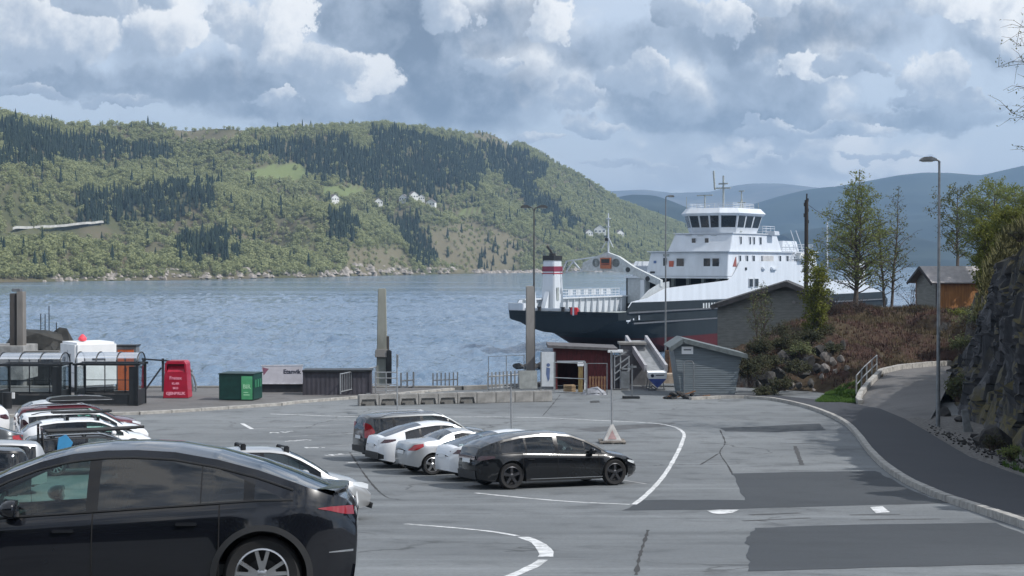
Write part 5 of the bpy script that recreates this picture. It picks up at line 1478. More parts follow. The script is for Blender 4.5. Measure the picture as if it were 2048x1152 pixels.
def small_boat():
    c = at(1315, 770, 88.2); root = thing('small_boat', 'small boat with white topsides and blue keel seen end on below the channel', 'boat', (c.x, 88.2, gz(88.2)))
    BLU = M('boat_blue', (.05, .085, .30), .4, var=.15); secs = []
    for k in range(9):
        t = k / 8; y = 3.6 * t; s = (1 - t ** 2.2) ** .6 if t < 1 else .02; z0 = .18 + .5 * t ** 2; zc = .72 + .15 * t; zt = 1.08 + .25 * t
        secs.append([Vector((-.56 * s, y, zt)), Vector((-.53 * s, y, zc)), Vector((-.18 * s, y, (z0 + zc) / 2 - .1)), Vector((0, y, z0)), Vector((.18 * s, y, (z0 + zc) / 2 - .1)), Vector((.53 * s, y, zc)), Vector((.56 * s, y, zt))])
    mb = MB(); mb.grid([s[1:6] for s in secs]); mb.add(secs[0][1:6], [(0, 1, 2, 3, 4)]); mb.build('hull', BLU, root, fix=False)
    mb = MB(); mb.grid([[s[0], s[1]] for s in secs]); mb.grid([[s[5], s[6]] for s in secs]); mb.add([secs[0][0], secs[0][1], secs[0][5], secs[0][6]], [(0, 1, 2, 3)]); mb.grid([[s[0] - Vector((0, 0, .05)), s[6] - Vector((0, 0, .05))] for s in secs]); mb.build('topsides', WHITE, root, fix=False)
    mb = MB(); mb.lathe([(0, -.01), (.1, -.01), (.1, 0)], 12, (-.3, -.01, .9), 'Y'); mb.box((.14, -.008, .93), (.5, .01, .05)); mb.build('print', INK, root)
    mb = MB()
    for x in (-.45, .45): mb.bar((x, .6, 0), (x * .8, .6, .75), .06); mb.bar((x, 2.4, 0), (x * .6, 2.4, .85), .06)
    mb.bar((-.5, .6, .05), (.5, .6, .05), .08); mb.bar((0, .2, .1), (0, 3.2, .1), .08); mb.build('cradle', GALV_DK, root)
small_boat()
def rubble():
    c = ground(1372, 797); root = thing('rubble_heap', 'low heap of dark stones and scrap in front of the blue grey hut', 'heap', (c.x, c.y - .2, c.z)); r = random.Random(8)
    for i in range(22):
        x = r.uniform(-1.25, 1.15); s = r.uniform(.12, .3) * (1.15 - abs(x) * .35); mb = MB(); rock_mesh(mb, (x, r.uniform(-.35, .35), s * .5 + (.15 if i % 3 == 0 and abs(x) < .8 else 0)), s, 300 + i, (1.3, .9, .75)); mb.build('stone', ROCKM if i % 4 else M('scrap_dark', (.03, .032, .035), .7), root, fix=False)
    for a, b in (((-1.3, 0, .05), (-.3, -.1, .35)), ((-.6, -.2, .1), (.5, .1, .42)), ((.3, -.3, .05), (1.3, 0, .2))):
        mb = MB(); mb.bar(a, b, .07); mb.build('scrap_bar', WOOD_BR, root)
rubble()

# ---- handrail along the side path
def handrail():
    pts = [RAMP_L[1], RAMP_L[2], RAMP_L[2].lerp(RAMP_L[3], .6), RAMP_L[3]]
    railing('grey tube handrail climbing beside the side path', [p + Vector((-.25, 0, .1)) for p in pts], 1.0, [.5, 1.0], 5, GALV, None, .035)
handrail()
# ================================================================== VEGETATION NEAR BY
LEAF_B = mat_foliage('birch_leaves', (0.130, 0.168, 0.052), (0.235, 0.265, 0.095), 0.0, 0.45)
LEAF_W = mat_foliage('yellow_green_leaves', (0.095, 0.115, 0.020), (0.165, 0.175, 0.035), 0.0, 0.3)
LEAF_D = mat_foliage('dull_leaves', (0.080, 0.100, 0.045), (0.150, 0.165, 0.075), 0.0, 0.3)
LEAF_DK = mat_foliage('evergreen_leaves', (0.026, 0.032, 0.016), (0.062, 0.062, 0.030), 0.0, 0.2)
TWIG = M('brown_twigs', (0.075, 0.052, 0.042), 0.9, var=.4)

def tree(name, label, cat, base, H, Rc, seed, nlimb, leaves, lsize, leafm, barkm=BARK, prof=None, stems=1, r0=.13, lean=(0, 0), up=.75, bare_to=.12, group=None, trunkname='trunk'):
    r = random.Random(seed); root = thing(name, label, cat, base, 0, group)
    tr, br = MB(), MB(); tips = []
    prof = prof or [(0, .55), (.3, 1), (.6, .75), (1, .12)]
    for st in range(stems):
        a0 = r.uniform(0, 6.28); off = Vector((math.cos(a0), math.sin(a0), 0)) * (.25 * (stems > 1)); Hs = H * (1 if st == 0 else r.uniform(.75, .95))
        path = []
        for k in range(9):
            t = k / 8; path.append(Vector((lean[0] * t * t + off.x * (1 + t * 2) + .10 * H * .15 * fbm(Vector((t * 2.5, seed, st)), 2), lean[1] * t * t + off.y * (1 + t * 2) + .10 * H * .15 * fbm(Vector((t * 2.5, seed + 9, st)), 2), Hs * t)))
        tr.tube(path, [max(.012, r0 * (1 - .93 * k / 8)) for k in range(9)], 7)
        for i in range(nlimb):
            f = bare_to + (0.98 - bare_to) * ((i + r.random()) / nlimb)
            k = min(7, int(f * 8)); s = path[k].lerp(path[k + 1], f * 8 - k)
            a = i * 2.4 + r.uniform(-.5, .5); ln = Rc * lerp(prof, (f - bare_to) / (1 - bare_to)) * r.uniform(.65, 1.2)
            d = Vector((math.cos(a), math.sin(a), up * r.uniform(.6, 1.4))).normalized()
            pts = [s]; 
            for q in range(1, 5):
                t = q / 4; pts.append(s + d * ln * t + Vector((0, 0, -.18 * ln * t * t)) + Vector((r.uniform(-1, 1), r.uniform(-1, 1), r.uniform(-1, 1))) * .05 * ln)
            rr = max(.010, r0 * (1 - f) * .45 + .008); br.tube(pts, [rr, rr * .8, rr * .6, rr * .4, .006], 4, caps=False)
            for q in range(max(2, int(ln * 3.2))):
                t = r.uniform(.25, 1.0); k2 = min(3, int(t * 4)); s2 = pts[k2].lerp(pts[k2 + 1], t * 4 - k2)
                d2 = (d * .6 + Vector((r.uniform(-1, 1), r.uniform(-1, 1), r.uniform(-.5, .8)))).normalized() * ln * r.uniform(.2, .45)
                m = s2 + d2 * .5 + Vector((0, 0, .03)); e = s2 + d2 + Vector((0, 0, -.06 * ln)); br.tube([s2, m, e], [.012, .009, .005], 3, caps=False); tips.append((s2, m, e))
    tr.build(trunkname, barkm, root, smooth=True, fix=False)
    br.build('branches', barkm if barkm is not BARK_BIRCH else TWIG, root, fix=False, kind='stuff')
    if leaves and tips:
        lf = MB(); n = 0; V, Fc = [], []
        while n < leaves:
            s, m, e = tips[r.randrange(len(tips))]; t = r.random(); c = (s.lerp(m, t * 2) if t < .5 else m.lerp(e, t * 2 - 1)) + Vector((r.gauss(0, 1), r.gauss(0, 1), r.gauss(0, 1) - .3)) * lsize * 1.3
            a = Vector((r.uniform(-1, 1), r.uniform(-1, 1), r.uniform(-1, .6))).normalized(); b = a.orthogonal().normalized(); b = b * math.cos(n) + a.cross(b) * math.sin(n); sz = lsize * r.uniform(.55, 1.15)
            i0 = len(V); V += [c + a * sz, c + b * sz * .55, c - a * sz, c - b * sz * .55]; Fc.append((i0, i0 + 1, i0 + 2, i0 + 3)); n += 1
        lf.v = [tuple(v) for v in V]; lf.f = Fc; lf.mi = [0] * len(Fc)
        lf.build('crown', leafm, root, fix=False, kind='stuff')
    return root
def bz(x, y): return bank_z(x, y) - .15
def tree_px(name, label, cat, px, pbase, ptop, Y, *a, **k):
    b = at(px, pbase, Y); t = at(px, ptop, Y)
    z = b.z if pbase else bz(b.x, Y)
    return tree(name, label, cat, (b.x, Y, z), t.z - z, *a, **k)
BIRCHP = [(0, .75), (.2, 1), (.5, .82), (.8, .42), (1, .1)]
tree_px('birch_tree', 'tall spring green birch with two dark stems on top of the rocky bank', 'tree', 1706, 612, 338, 104, 3.3, 1, 74, 9000, .085, LEAF_B, BARK, prof=BIRCHP, stems=2, r0=.15, bare_to=.10)
tree_px('birch_tree', 'thin sparse grey birch just right of the tall green birch', 'tree', 1776, 614, 372, 106, 1.9, 2, 50, 1500, .085, LEAF_D, BARK, prof=BIRCHP, stems=2, r0=.11, bare_to=.12)
tree_px('willow_tree', 'bushy yellow green tree right of the grey building gable', 'tree', 1624, 690, 500, 95, 1.15, 3, 46, 7000, .085, LEAF_W, BARK, prof=[(0, .7), (.4, 1), (.8, .7), (1, .25)], stems=3, r0=.07, bare_to=.06, up=1.3)
tree_px('sapling', 'thin sparse sapling standing in front of the grey building wall', 'tree', 1524, 720, 570, 93.5, 1.35, 4, 32, 900, .07, LEAF_D, TWIG, prof=[(0, .6), (.4, 1), (1, .3)], stems=3, r0=.04, up=1.5)
tree_px('birch_tree', 'loose dark stemmed birch behind the brown hut roof', 'tree', 1914, 560, 375, 116, 2.1, 5, 44, 2600, .10, LEAF_D, BARK, prof=[(0, .5), (.3, .9), (.7, 1), (1, .3)], stems=1, r0=.15, bare_to=.22)
tree_px('broadleaf_tree', 'full green tree above the brown hut near the right edge', 'tree', 1978, 560, 362, 112, 2.5, 6, 62, 9000, .095, LEAF_B, BARK, prof=[(0, .6), (.35, 1), (.75, .85), (1, .3)], stems=2, r0=.15, bare_to=.1)
tree_px('broadleaf_tree', 'full green tree cut by the right picture edge above the rock face', 'tree', 2044, 560, 372, 106, 2.3, 7, 58, 8000, .095, LEAF_B, BARK, prof=[(0, .6), (.35, 1), (.75, .85), (1, .3)], stems=2, r0=.15, bare_to=.1)
for i, (px, pb, pt, Y, w, l) in enumerate([(1958, 590, 478, 92, 1.1, 'yellow green bush hanging over the brown hut wall at the rock face'), (1992, 560, 440, 84, 1.3, 'tall yellow green bush on the rock edge left of the dark rim'), (2030, 530, 400, 80, 1.2, 'yellow green bush at the top of the rock face by the right edge')]):
    tree_px('bush', l, 'bush', px, pb, pt, Y, w, 20 + i, 36, 4800, .085, LEAF_W, TWIG, prof=[(0, .7), (.4, 1), (1, .4)], stems=3, r0=.05, bare_to=.05, up=1.2)
tp = cl_top(58) + Vector((2.6, 0, .3))
tree('birch_tree', 'sparse tree off the right edge whose twigs reach into the sky', 'tree', (22.8, 60, 12.0), 9.8, 3.5, 31, 60, 2200, .055, LEAF_D, TWIG, prof=[(0, .6), (.4, 1), (.8, .8), (1, .3)], r0=.14, bare_to=.18, up=.5)

def shrub(label, px, py, Y, w, h, seed, leaves, leafm, lsize=.06, n=26, name='shrub', z=None, group=None):
    c = at(px, py, Y); r = random.Random(seed); root = thing(name, label, 'shrub', (c.x, Y, z if z is not None else c.z), 0, group)
    tw = MB(); V, Fc = [], []
    tips = []
    for i in range(n):
        a = r.uniform(0, 6.28); rad = r.random() ** .5; d = Vector((math.cos(a) * w * rad, math.sin(a) * w * .7 * rad, h * r.uniform(.55, 1.05) * (1 - .4 * rad * rad)))
        s = Vector((r.uniform(-.2, .2) * w, r.uniform(-.2, .2) * w, -.1)); m = s + d * .5 + Vector((r.uniform(-.1, .1), r.uniform(-.1, .1), .1)) * w; tw.tube([s, m, s + d], [.018, .012, .005], 3, caps=False); tips.append((m, s + d))
        for k in range(4):
            q = m.lerp(s + d, r.random()); e = q + Vector((r.uniform(-1, 1), r.uniform(-1, 1), r.uniform(-.2, 1))) * .28 * h; tw.tube([q, e], [.008, .004], 3, caps=False); tips.append((q, e))
    tw.build('twigs', TWIG, root, fix=False, kind='stuff')
    for i in range(leaves):
        q, e = tips[r.randrange(len(tips))]; c = q.lerp(e, r.random()) + Vector((r.gauss(0, 1), r.gauss(0, 1), r.gauss(0, 1))) * lsize * 1.2
        a = Vector((r.uniform(-1, 1), r.uniform(-1, 1), r.uniform(-1, 1))).normalized(); b = a.orthogonal().normalized(); sz = lsize * r.uniform(.6, 1.2); i0 = len(V); V += [c + a * sz, c + b * sz * .6, c - a * sz, c - b * sz * .6]; Fc.append((i0, i0 + 1, i0 + 2, i0 + 3))
    if leaves:
        lf = MB(); lf.v = [tuple(v) for v in V]; lf.f = Fc; lf.mi = [0] * len(Fc); lf.build('leaves', leafm, root, fix=False, kind='stuff')
SH = [('dark evergreen shrub beside the right wall of the blue grey hut', 1502, 770, 84.5, .75, 1.8, LEAF_DK, 1500), ('dark shrub at the back corner of the blue grey hut roof', 1518, 715, 88, .9, 1.3, LEAF_DK, 1500),
      ('olive brown shrub in front of the left corner of the boathouse', 1490, 735, 89, .9, 1.0, LEAF_DK, 1400), ('dark shrub low on the bank below the sapling', 1545, 735, 87.5, .8, .9, LEAF_DK, 1000), ('dark shrub between hut and rock outcrop', 1520, 745, 86.5, .8, 1.2, LEAF_DK, 1200), ('brown green shrub above the rock outcrop', 1600, 712, 90.3, .9, .9, LEAF_D, 900), ('dark shrub against the boathouse wall above the outcrop', 1572, 705, 91, 1.0, 1.2, LEAF_DK, 1500), ('dark shrub under the trunk of the yellow green tree', 1622, 690, 92, 1.0, 1.0, LEAF_DK, 1300), ('dark shrub in the middle of the rock outcrop', 1596, 748, 87, .8, .9, LEAF_DK, 1100), ('dark shrub at the right top of the rock outcrop', 1664, 708, 90, .8, .8, LEAF_DK, 900), ('low dark shrub at the lower edge of the rock outcrop', 1566, 778, 85, .8, .8, LEAF_DK, 1000), ('olive shrub at the left foot of the rock bank', 1530, 792, 83.6, .7, .6, LEAF_DK, 700), ('brown shrub in front of the grey building wall', 1560, 690, 92, 1.1, 1.5, LEAF_DK, 900),
      ('brown shrub under the yellow green tree', 1605, 690, 92.5, 1.1, 1.2, LEAF_DK, 900), ('overhanging brown shrub in the middle of the bank top', 1650, 672, 94.5, .9, .9, LEAF_DK, 500),
      ('bare brown bush behind the bank crest left of the tall birch', 1668, 622, 104, 1.2, 1.2, LEAF_DK, 0), ('bare brown bush at the foot of the tall birch', 1720, 622, 103, 1.1, 1.0, LEAF_DK, 0),
      ('bare tangled bush left of the brown hut', 1826, 612, 116, 1.5, 2.3, LEAF_DK, 160), ('low bush under the brown hut wall', 1930, 640, 104, 1.6, .9, LEAF_W, 1500),
      ('low green bush at the right foot of the rock face', 2022, 915, 49, .5, .5, LEAF_B, 900), ('low dark bush on the gravel at the rock face', 1984, 895, 52.5, .45, .55, LEAF_DK, 800),
      ('hanging dark bush on the left shoulder of the rock face', 1925, 705, 86, 1.0, 1.2, LEAF_D, 1100), ('brown bush at the foot of the left rock shoulder', 1915, 800, 74, .55, 1.4, LEAF_D, 900), ('brown bush high on the left rock shoulder', 1950, 655, 84, 1.1, 1.2, LEAF_D, 900),
      ('dark bush on the rim of the rock face at the right edge', 2040, 478, 56, .45, .5, LEAF_DK, 500)]
for i, (l, px, py, Y, w, h, m, n) in enumerate(SH): shrub(l, px, py, Y, w, h, 60 + i, n, m, .065 if Y > 60 else .04, 34 if n == 0 else 24)

# ---- ground cover on the bank, grass patch
def tufts(name, pts, mat, label, cat, seed, hmin, hmax, nb=6, spread=.12, w=.02):
    r = random.Random(seed); mb = MB()
    for p in pts:
        for k in range(nb):
            a = r.uniform(0, 6.28); d = Vector((math.cos(a), math.sin(a), 0)); h = r.uniform(hmin, hmax); b = Vector(p) + d * r.uniform(0, spread); s = d.cross(Vector((0, 0, 1))) * w; e = b + d * h * r.uniform(.1, .7) + Vector((0, 0, h))
            mb.add([b - s, b + s, e], [(0, 1, 2)])
    o = mb.build(name, mat, fix=False, kind='stuff'); return tag(o, label, cat)
r = random.Random(77); P1, P2 = [], []
me = bank.data
for f in me.polygons:
    c = f.center
    if c.z < gz(c.y) + .35 or c.y > 114 or f.normal.z < .45: continue
    if c.y < 96 and c.x < 14.5 + (c.y - 80) * .42 and r.random() < .8: continue
    for k in range(3):
        q = c + Vector((r.uniform(-.2, .2), r.uniform(-.2, .2), 0)); (P1 if fbm(Vector((q.x * .35, q.y * .35, 1)), 3) > -.02 else P2).append(q)
tufts('heather', P1, M('heather_brown', (.085, .042, .036), .95, var=.45, scale=.6, col2=(.135, .076, .058)), 'red brown heather and bracken covering the bank', 'heather', 1, .10, .34, 6, .2, .022)
tufts('dry_grass', P2, M('dry_grass_blades', (.115, .090, .050), .95, var=.4, scale=.6), 'dry straw coloured grass covering parts of the bank', 'grass', 2, .12, .40, 6, .2, .018)
GPOLY = ((1632, 803), (1655, 786), (1688, 770), (1724, 758), (1718, 800), (1702, 809), (1660, 806))
pts = []
for _ in range(60000):
    x, y = r.uniform(15.5, 20.5), r.uniform(78.5, 87.5); z = max(bank_z(x, y) + .12, gz(y) + .14)
    u, v = pix(Vector((x, y, z)))
    if inpoly(u, v, GPOLY): pts.append((x, y, z - .05))
pts = pts[:7000]
GRASSM = mat_foliage('grass_blades', (.045, .10, .018), (.085, .155, .03), 0, .2)
tufts('grass', pts, GRASSM, 'small patch of bright green grass left of the handrail', 'grass', 3, .06, .16, 4, .08, .014)
vp = []
for _ in range(2600):
    px, py = r.uniform(2005, 2110), r.uniform(885, 985); q = ground(px, py)
    if fbm(Vector((px / 18, py / 18, 1)), 2) > -.05 and py > 880 + (px - 2005) * .35 and py < 938 + (px - 2005) * .35: vp.append((q.x, q.y, q.z + .08))
tufts('verge_grass', vp, GRASSM, 'green grass at the foot of the rock face by the right edge', 'grass', 4, .06, .20, 4, .06, .012)
# mossy grass on the rock shoulder and cliff top
cp = []
for _ in range(3800):
    Y = r.uniform(50, 95); c = cl_top(Y); cp.append((c.x + r.uniform(-.3, 3.5), Y, c.z + .15 + r.uniform(0, .2)))
tufts('cliff_top_grass', cp, M('olive_grass', (.10, .095, .035), .95, var=.4, scale=.5), 'olive grass and moss along the top of the rock face', 'grass', 5, .15, .5, 5, .25, .025)
# loose stones on the verge
st = MB()
for i in range(260):
    k = r.random(); px, py = 1850 + 240 * k + r.uniform(-5, 22), 868 + 105 * k + r.uniform(-14, 2); q = ground(px, py); rock_mesh(st, (q.x + .15, q.y + .4, q.z + .1), r.uniform(.03, .10), 500 + i % 7)
o = st.build('verge_stones', ROCKM, kind='stuff', fix=False); tag(o, 'loose small stones strewn along the gravel verge', 'stones')
# ================================================================== THE FERRY
def make_ferry():
    root = thing('ferry', 'white double ended car ferry with a dark hull and red bottom lying at the shore', 'ferry', (12.6, 174, 0), R(55))
    B = 16.2; LEN = 85.0
    hm = bpy.data.materials.new('hull_paint'); hm.use_nodes = True
    t = NT(hm.node_tree); p = t.n['Principled BSDF']; tc = t.new('ShaderNodeTexCoord'); sp = t.new('ShaderNodeSeparateXYZ'); t.l.new(tc.outputs['Object'], sp.inputs[0])
    mp = t.new('ShaderNodeMapping'); t.l.new(tc.outputs['Object'], mp.inputs[0]); mp.inputs['Scale'].default_value = (1, 1, .15)
    n = t.noise(mp.outputs[0], .8, 6, .65)
    top = t.mix(n, (.013, .019, .023), (.027, .034, .040)); red = t.mix(n, (.055, .010, .014), (.085, .018, .020))
    t.l.new(t.mix(t.ramp(sp.outputs[2], 1.22, 1.28, smooth=False), red, top), p.inputs['Base Color']); p.inputs['Roughness'].default_value = .55; p.inputs['Specular IOR Level'].default_value = .15
    FW = M('ferry_white', (.56, .60, .65), .4, var=.07, scale=.9, stretch=(1, 1, .12), detail=8); FG = M('ferry_grey_deck', (.30, .33, .33), .7, var=.2); DKI = M('ferry_dark_inside', (.035, .04, .042), .7, var=.4); GLS = M('ferry_window_glass', (.012, .016, .02), .08, var=.2); FDK = M('ferry_black', (.012, .013, .015), .5)
    # hull: sections of (v, z) from near deck edge round the bottom to the far deck edge
    def sec(u):
        w = min(u, LEN - u)
        zk = lerp([(0, 2.1), (3, 1.9), (7, 1.2), (12, -.3), (17, -1.2)], w)
        zd = lerp([(0, 4.62), (1.2, 4.65), (2.6, 5.75), (30, 5.55)], w)
        k = min(1, w / 16)
        e = .35 * max(0, 1 - w / 1.5) ** 2                      # corner rounding
        a = [(e, zd), (e + .03, zd - .9 if w > 2 else 3.7), (e + .25 * (1 - k), 3.5), (.15 + 1.7 * (1 - k), max(zk + 1.1, 2.6 - 1.4 * k)), (.3 + 3.0 * (1 - k) ** .8, max(zk + .45, 1.2 - 2.0 * k)), (1.2 + 4.2 * (1 - k), zk)]
        pts = [Vector((u, v, z)) for v, z in a]
        # raked stem: lower levels start further aft
        return pts + [Vector((u, B / 2, zk - .15))] + [Vector((u, B - q.y, q.z)) for q in reversed(pts)]
    us = [0, .4, 1.2, 1.9, 2.6, 4, 5.5, 7, 9, 11, 13, 15, 17, 22, 30, 42.5]; us = us + [LEN - u for u in reversed(us[:-1])]
    secs = [sec(u) for u in us]
    for s in (secs[0], secs[-1]):
        for i, q in enumerate(s):
            q.x += (1 if s is secs[0] else -1) * max(0, (4.0 - q.z)) * .35
    mb = MB(); mb.grid(secs); mb.add(secs[0], [tuple(range(len(secs[0])))]); mb.add(secs[-1], [tuple(range(len(secs[-1])))[::-1]])
    mb.build('hull', hm, root, smooth=True, angle=22)
    mb = MB(); mb.box((LEN / 2, B / 2, 3.75), (LEN - 1.2, B - .6, .1)); mb.build('car_deck', FG, root)
    for z, u0, u1 in ((4.55, 1.6, 83), (3.25, 3.0, 82)):
        mb = MB(); mb.box(((u0 + u1) / 2, -.06 + (.12 if z < 4 else 0), z), (u1 - u0, .22, .18)); mb.build('rubbing_strake', M('strake_grey', (.085, .09, .10), .5, var=.2), root)
    mb = MB()
    for k in range(4): mb.box((-.02, 2.6 + k * 3.6, 4.2 - .02 * k), (.1, 2.9, .08))
    mb.build('bow_strake', hm, root)
    # white bulwark sides
    up = [(1.9, 5.15), (2.7, 5.8), (6.4, 6.2), (10.8, 7.3), (27.5, 8.1), (29, 8.7), (30, 9.6), (31, 10.6), (54, 10.6), (55, 9.6), (56, 8.7), (57.5, 8.1), (74.2, 7.3), (78.6, 6.2), (82.3, 5.8), (83, 5.2)]
    for v in (.10, B - .10):
        mb = MB(); rows = [[], []]
        f = [Vector((u, v - .07, lerp([(0, 4.6), (1.2, 4.6), (2.6, 5.70), (82.4, 5.70), (83.8, 4.6)], u))) for u, z in up]; g = [Vector((u, v - .07, z)) for u, z in up]
        h = [q + Vector((0, .14, 0)) for q in g]; i_ = [q + Vector((0, .14, -1.9)) for q in f]
        if v < 1: mb.grid([f, g, h, i_])
        else:
            g2 = [Vector((q.x, q.y, min(q.z, 5.85) if not 29 < q.x < 56 else q.z)) for q in g]; h2 = [q + Vector((0, -.2, 0)) for q in g2]; i2 = [q + Vector((0, .0, -1.9)) for q in f]
            f = [q + Vector((0, .12, 0)) for q in f]; g2 = [q + Vector((0, .12, 0)) for q in g2]
            mb.grid([f, g2, h2, i2])
        mb.build('bulwark', FW, root, fix=True)
    for k in range(16):
        mb = MB(); mb.box((4 + k * 1.5, B - .42, 4.75), (.1, .34, 1.9)); mb.build('bulwark_rib', FW, root)
    mb = MB(); mb.box((15.5, B - .35, 5.86), (25, .75, .16)); mb.build('bulwark_cap', FW, root)
    mb = MB()
    for k in range(17): mb.box((11 + k * .95, B - .3, 6.4), (.06, .06, 1.1))
    for z in (6.2, 6.55, 6.95): mb.box((18.6, B - .3, z), (15.4, .05, .06))
    for k in range(6): mb.box((14 + k * 1.9, B - .26, 6.5), (1.1, .04, .8))
    mb.build('deck_railing', FW, root)
    # low near rail and stair hood behind the bow
    mb = MB()
    mb.prism([(5.2, 5.9), (12.5, 7.2), (12.5, 8.1), (10.2, 7.9), (7.5, 7.1)], .5, .62); mb.build('stair_hood', M('ferry_grey', (.38, .41, .43), .5, var=.1), root)
    # bow fittings
    mb = MB(); mb.box((.9, B - 1.2, 5.0), (1.4, 2.2, .9)); mb.box((.7, B / 2 + 2, 4.78), (.25, 8.4, .34)); mb.build('bow_ramp', FW, root, bevel=.05)
    mb = MB(); mb.prism([(1.5, 4.7), (2.9, 4.7), (2.3, 7.3), (2.0, 7.3)], B - 2.6, B - 2.3); mb.build('ramp_horn', FW, root)
    mb = MB(); mb.box((.15, B - 1.0, 5.5), (.1, 2.4, .07)); mb.box((.15, B - 2.4, 5.1), (.08, .08, .9)); mb.box((.15, B - .2, 5.1), (.08, .08, .9)); mb.build('bow_rail', FW, root)
    for v in (11.7, 8.3, 7.1):
        mb = MB(); mb.lathe([(.22, 4.6), (.18, 4.95), (.3, 5.0), (.3, 5.12)], 10, (.45, v, 0)); mb.build('bollard', FDK, root)
    mb = MB(); mb.box((.1, 6.4, 4.65), (.5, .95, .95)); lb = mb.build('rescue_box', M('rescue_red', (.55, .03, .035), .5, var=.1), root, bevel=.12)
    mb = MB(); mb.box((-.17, 6.4, 4.65), (.03, .2, .97)); mb.build('stripe', FW, lb)
    # funnel
    fu, fv = 8.2, 14.9
    mb = MB(); mb.box((fu, fv, 7.2), (2.35, 2.05, 7.0), taper=.80); fn = mb.build('funnel', FW, root, bevel=.12)
    for z0, z1, m_ in ((9.30, 9.95, M('funnel_dark_red', (.20, .03, .06), .5)), (9.0, 9.14, M('funnel_red', (.32, .03, .05), .5)), (10.72, 11.3, FDK)):
        s0 = 1 - .2 * (z0 - 3.7) / 7; s1 = 1 - .2 * (z1 - 3.7) / 7
        mb = MB(); mb.box((fu, fv, (z0 + z1) / 2), (2.35 * s0 + .06, 2.05 * s0 + .06, z1 - z0), taper=s1 / s0); mb.build('funnel_band', m_, fn)
    mb = MB(); mb.lathe([(.45, 11.2), (.42, 11.6), (0, 11.62)], 10, (fu, fv, 0)); mb.tube([(fu + .2, fv + .1, 11.4), (fu + .0, fv + .35, 12.0), (fu - .1, fv + .75, 12.5)], .16, 7); mb.build('exhaust_pipe', FDK, fn)
    mb = MB(); mb.prism([(fu - 2.6, 3.8), (fu - 1.45, 3.8), (fu - 1.25, 6.8)], fv - .3, fv + .3); mb.build('funnel_bracket', FW, fn)
    mb = MB(); mb.box((fu - .3, fv - 1.02, 6.5), (.5, .06, 1.6)); mb.build('louvre', FG, fn)
    # gantry over the car deck
    gu = 10.4
    top = [(.4, 8.3), (4.2, 9.9), (6.4, 11.2), (8.0, 11.7), (9.4, 11.3), (11.6, 10.4), (14, 10.2)]; bot = [(.4, 7.5), (4.2, 8.9), (6.4, 9.3), (8.0, 9.4), (9.4, 9.4), (11.6, 9.3), (14, 8.6)]
    holes = []
    GW = M('gantry_grey', (.46, .49, .50), .5, var=.15)
    for (a0, a1), (b0, b1), (c0, c1), (d0, d1) in zip(top, top[1:], bot, bot[1:]):
        mb = MB(); mb.add([(gu - .3, a0, a1), (gu - .3, b0, b1), (gu - .3, d0, d1), (gu - .3, c0, c1), (gu + .3, a0, a1), (gu + .3, b0, b1), (gu + .3, d0, d1), (gu + .3, c0, c1)], [(0, 1, 2, 3), (7, 6, 5, 4), (0, 4, 5, 1), (1, 5, 6, 2), (2, 6, 7, 3), (3, 7, 4, 0)])
        if a0 < 11: mb.build('gantry_beam', GW, root)
    for a0, z in ((2.2, 8.45), (5.0, 9.55)):
        mb = MB(); mb.lathe([(0, -.33), (.32, -.33), (.32, .33)], 12, (gu, a0, z), 'X'); mb.build('gantry_hole', DKI, root)
    for a0, z in ((6.7, 10.4), (9.6, 10.4)):
        mb = MB(); mb.lathe([(.52, -.36), (.52, .36), (.38, .36), (.38, -.36), (.52, -.36)], 14, (gu, a0, z), 'X'); mb.lathe([(0, -.34), (.38, -.34)], 14, (gu, a0, z), 'X'); mb.build('loudspeaker', FG, root, fix=False)
    mb = MB()
    for (a, b) in (((gu, 9.4, 11.2), (gu, 14.2, 10.6)), ((gu, 9.4, 9.5), (gu, 14.2, 9.2)), ((gu, 14.2, 10.6), (gu, 15.3, 8.6)), ((gu, 10.6, 10.9), (gu, 12, 9.4)), ((gu, 12, 9.4), (gu, 13.2, 10.6)), ((gu, 13.2, 10.6), (gu, 14.4, 9.1))): mb.bar(a, b, .14)
    mb.build('gantry_lattice', FW, root)
    mb = MB(); mb.box((gu - .42, 8.1, 10.35), (.3, 1.5, 1.35)); bx = mb.build('signal_box', M('signal_orange', (.42, .14, .07), .6, var=.15), root)
    mb = MB(); mb.box((gu - .58, 8.1, 10.5), (.04, 1.16, .72)); mb.build('signal_face', DKI, bx)
    mb = MB(); mb.box((gu - .59, 8.1, 10.28), (.03, 1.16, .18)); mb.build('signal_strip', M('signal_brown', (.28, .07, .04), .6), bx)
    mb = MB(); mb.tube([(gu, 8, 11.6), (gu, 8, 16.6)], [.13, .07], 6); mb.bar((gu, 7.3, 12.3), (gu, 8.0, 13.6), .08); mb.bar((gu, 8.9, 12.2), (gu, 8.0, 13.6), .08); mb.box((gu, 8, 15.9), (.2, .5, .12)); mb.box((gu, 8, 14.9), (.2, .45, .1)); mb.build('gantry_mast', FW, root)
    mb = MB(); mb.box((gu - .1, 8.15, 13.3), (.35, .35, .35)); mb.build('mast_lamp', FDK, root)
    # casing over the car deck
    mb = MB(); mb.box((42.5, B / 2, 8.45), (29.6, B - .5, .26)); mb.build('casing_roof', FW, root)
    mb = MB(); mb.box((42.5, B - .45, 6.2), (29, .2, 4.6)); mb.box((56, B / 2, 6.2), (.2, B - 1, 4.6)); mb.build('deck_tunnel_wall', DKI, root)
    for k in range(7):
        mb = MB(); mb.box((31 + k * 1.1, 12.5 - k * 1.75, 6.2), (.5, .5, 4.5)); mb.build('deck_column', FG, root)
    mb = MB(); mb.box((28.6, 14.2, 6.6), (1.2, 2.8, 3.5)); mb.build('side_casing', M('ferry_grey', (.38, .41, .43)), root)
    mb = MB(); mb.box((27.9, 13.2, 6.4), (.2, .6, 3.3)); mb.build('door', FW, root)
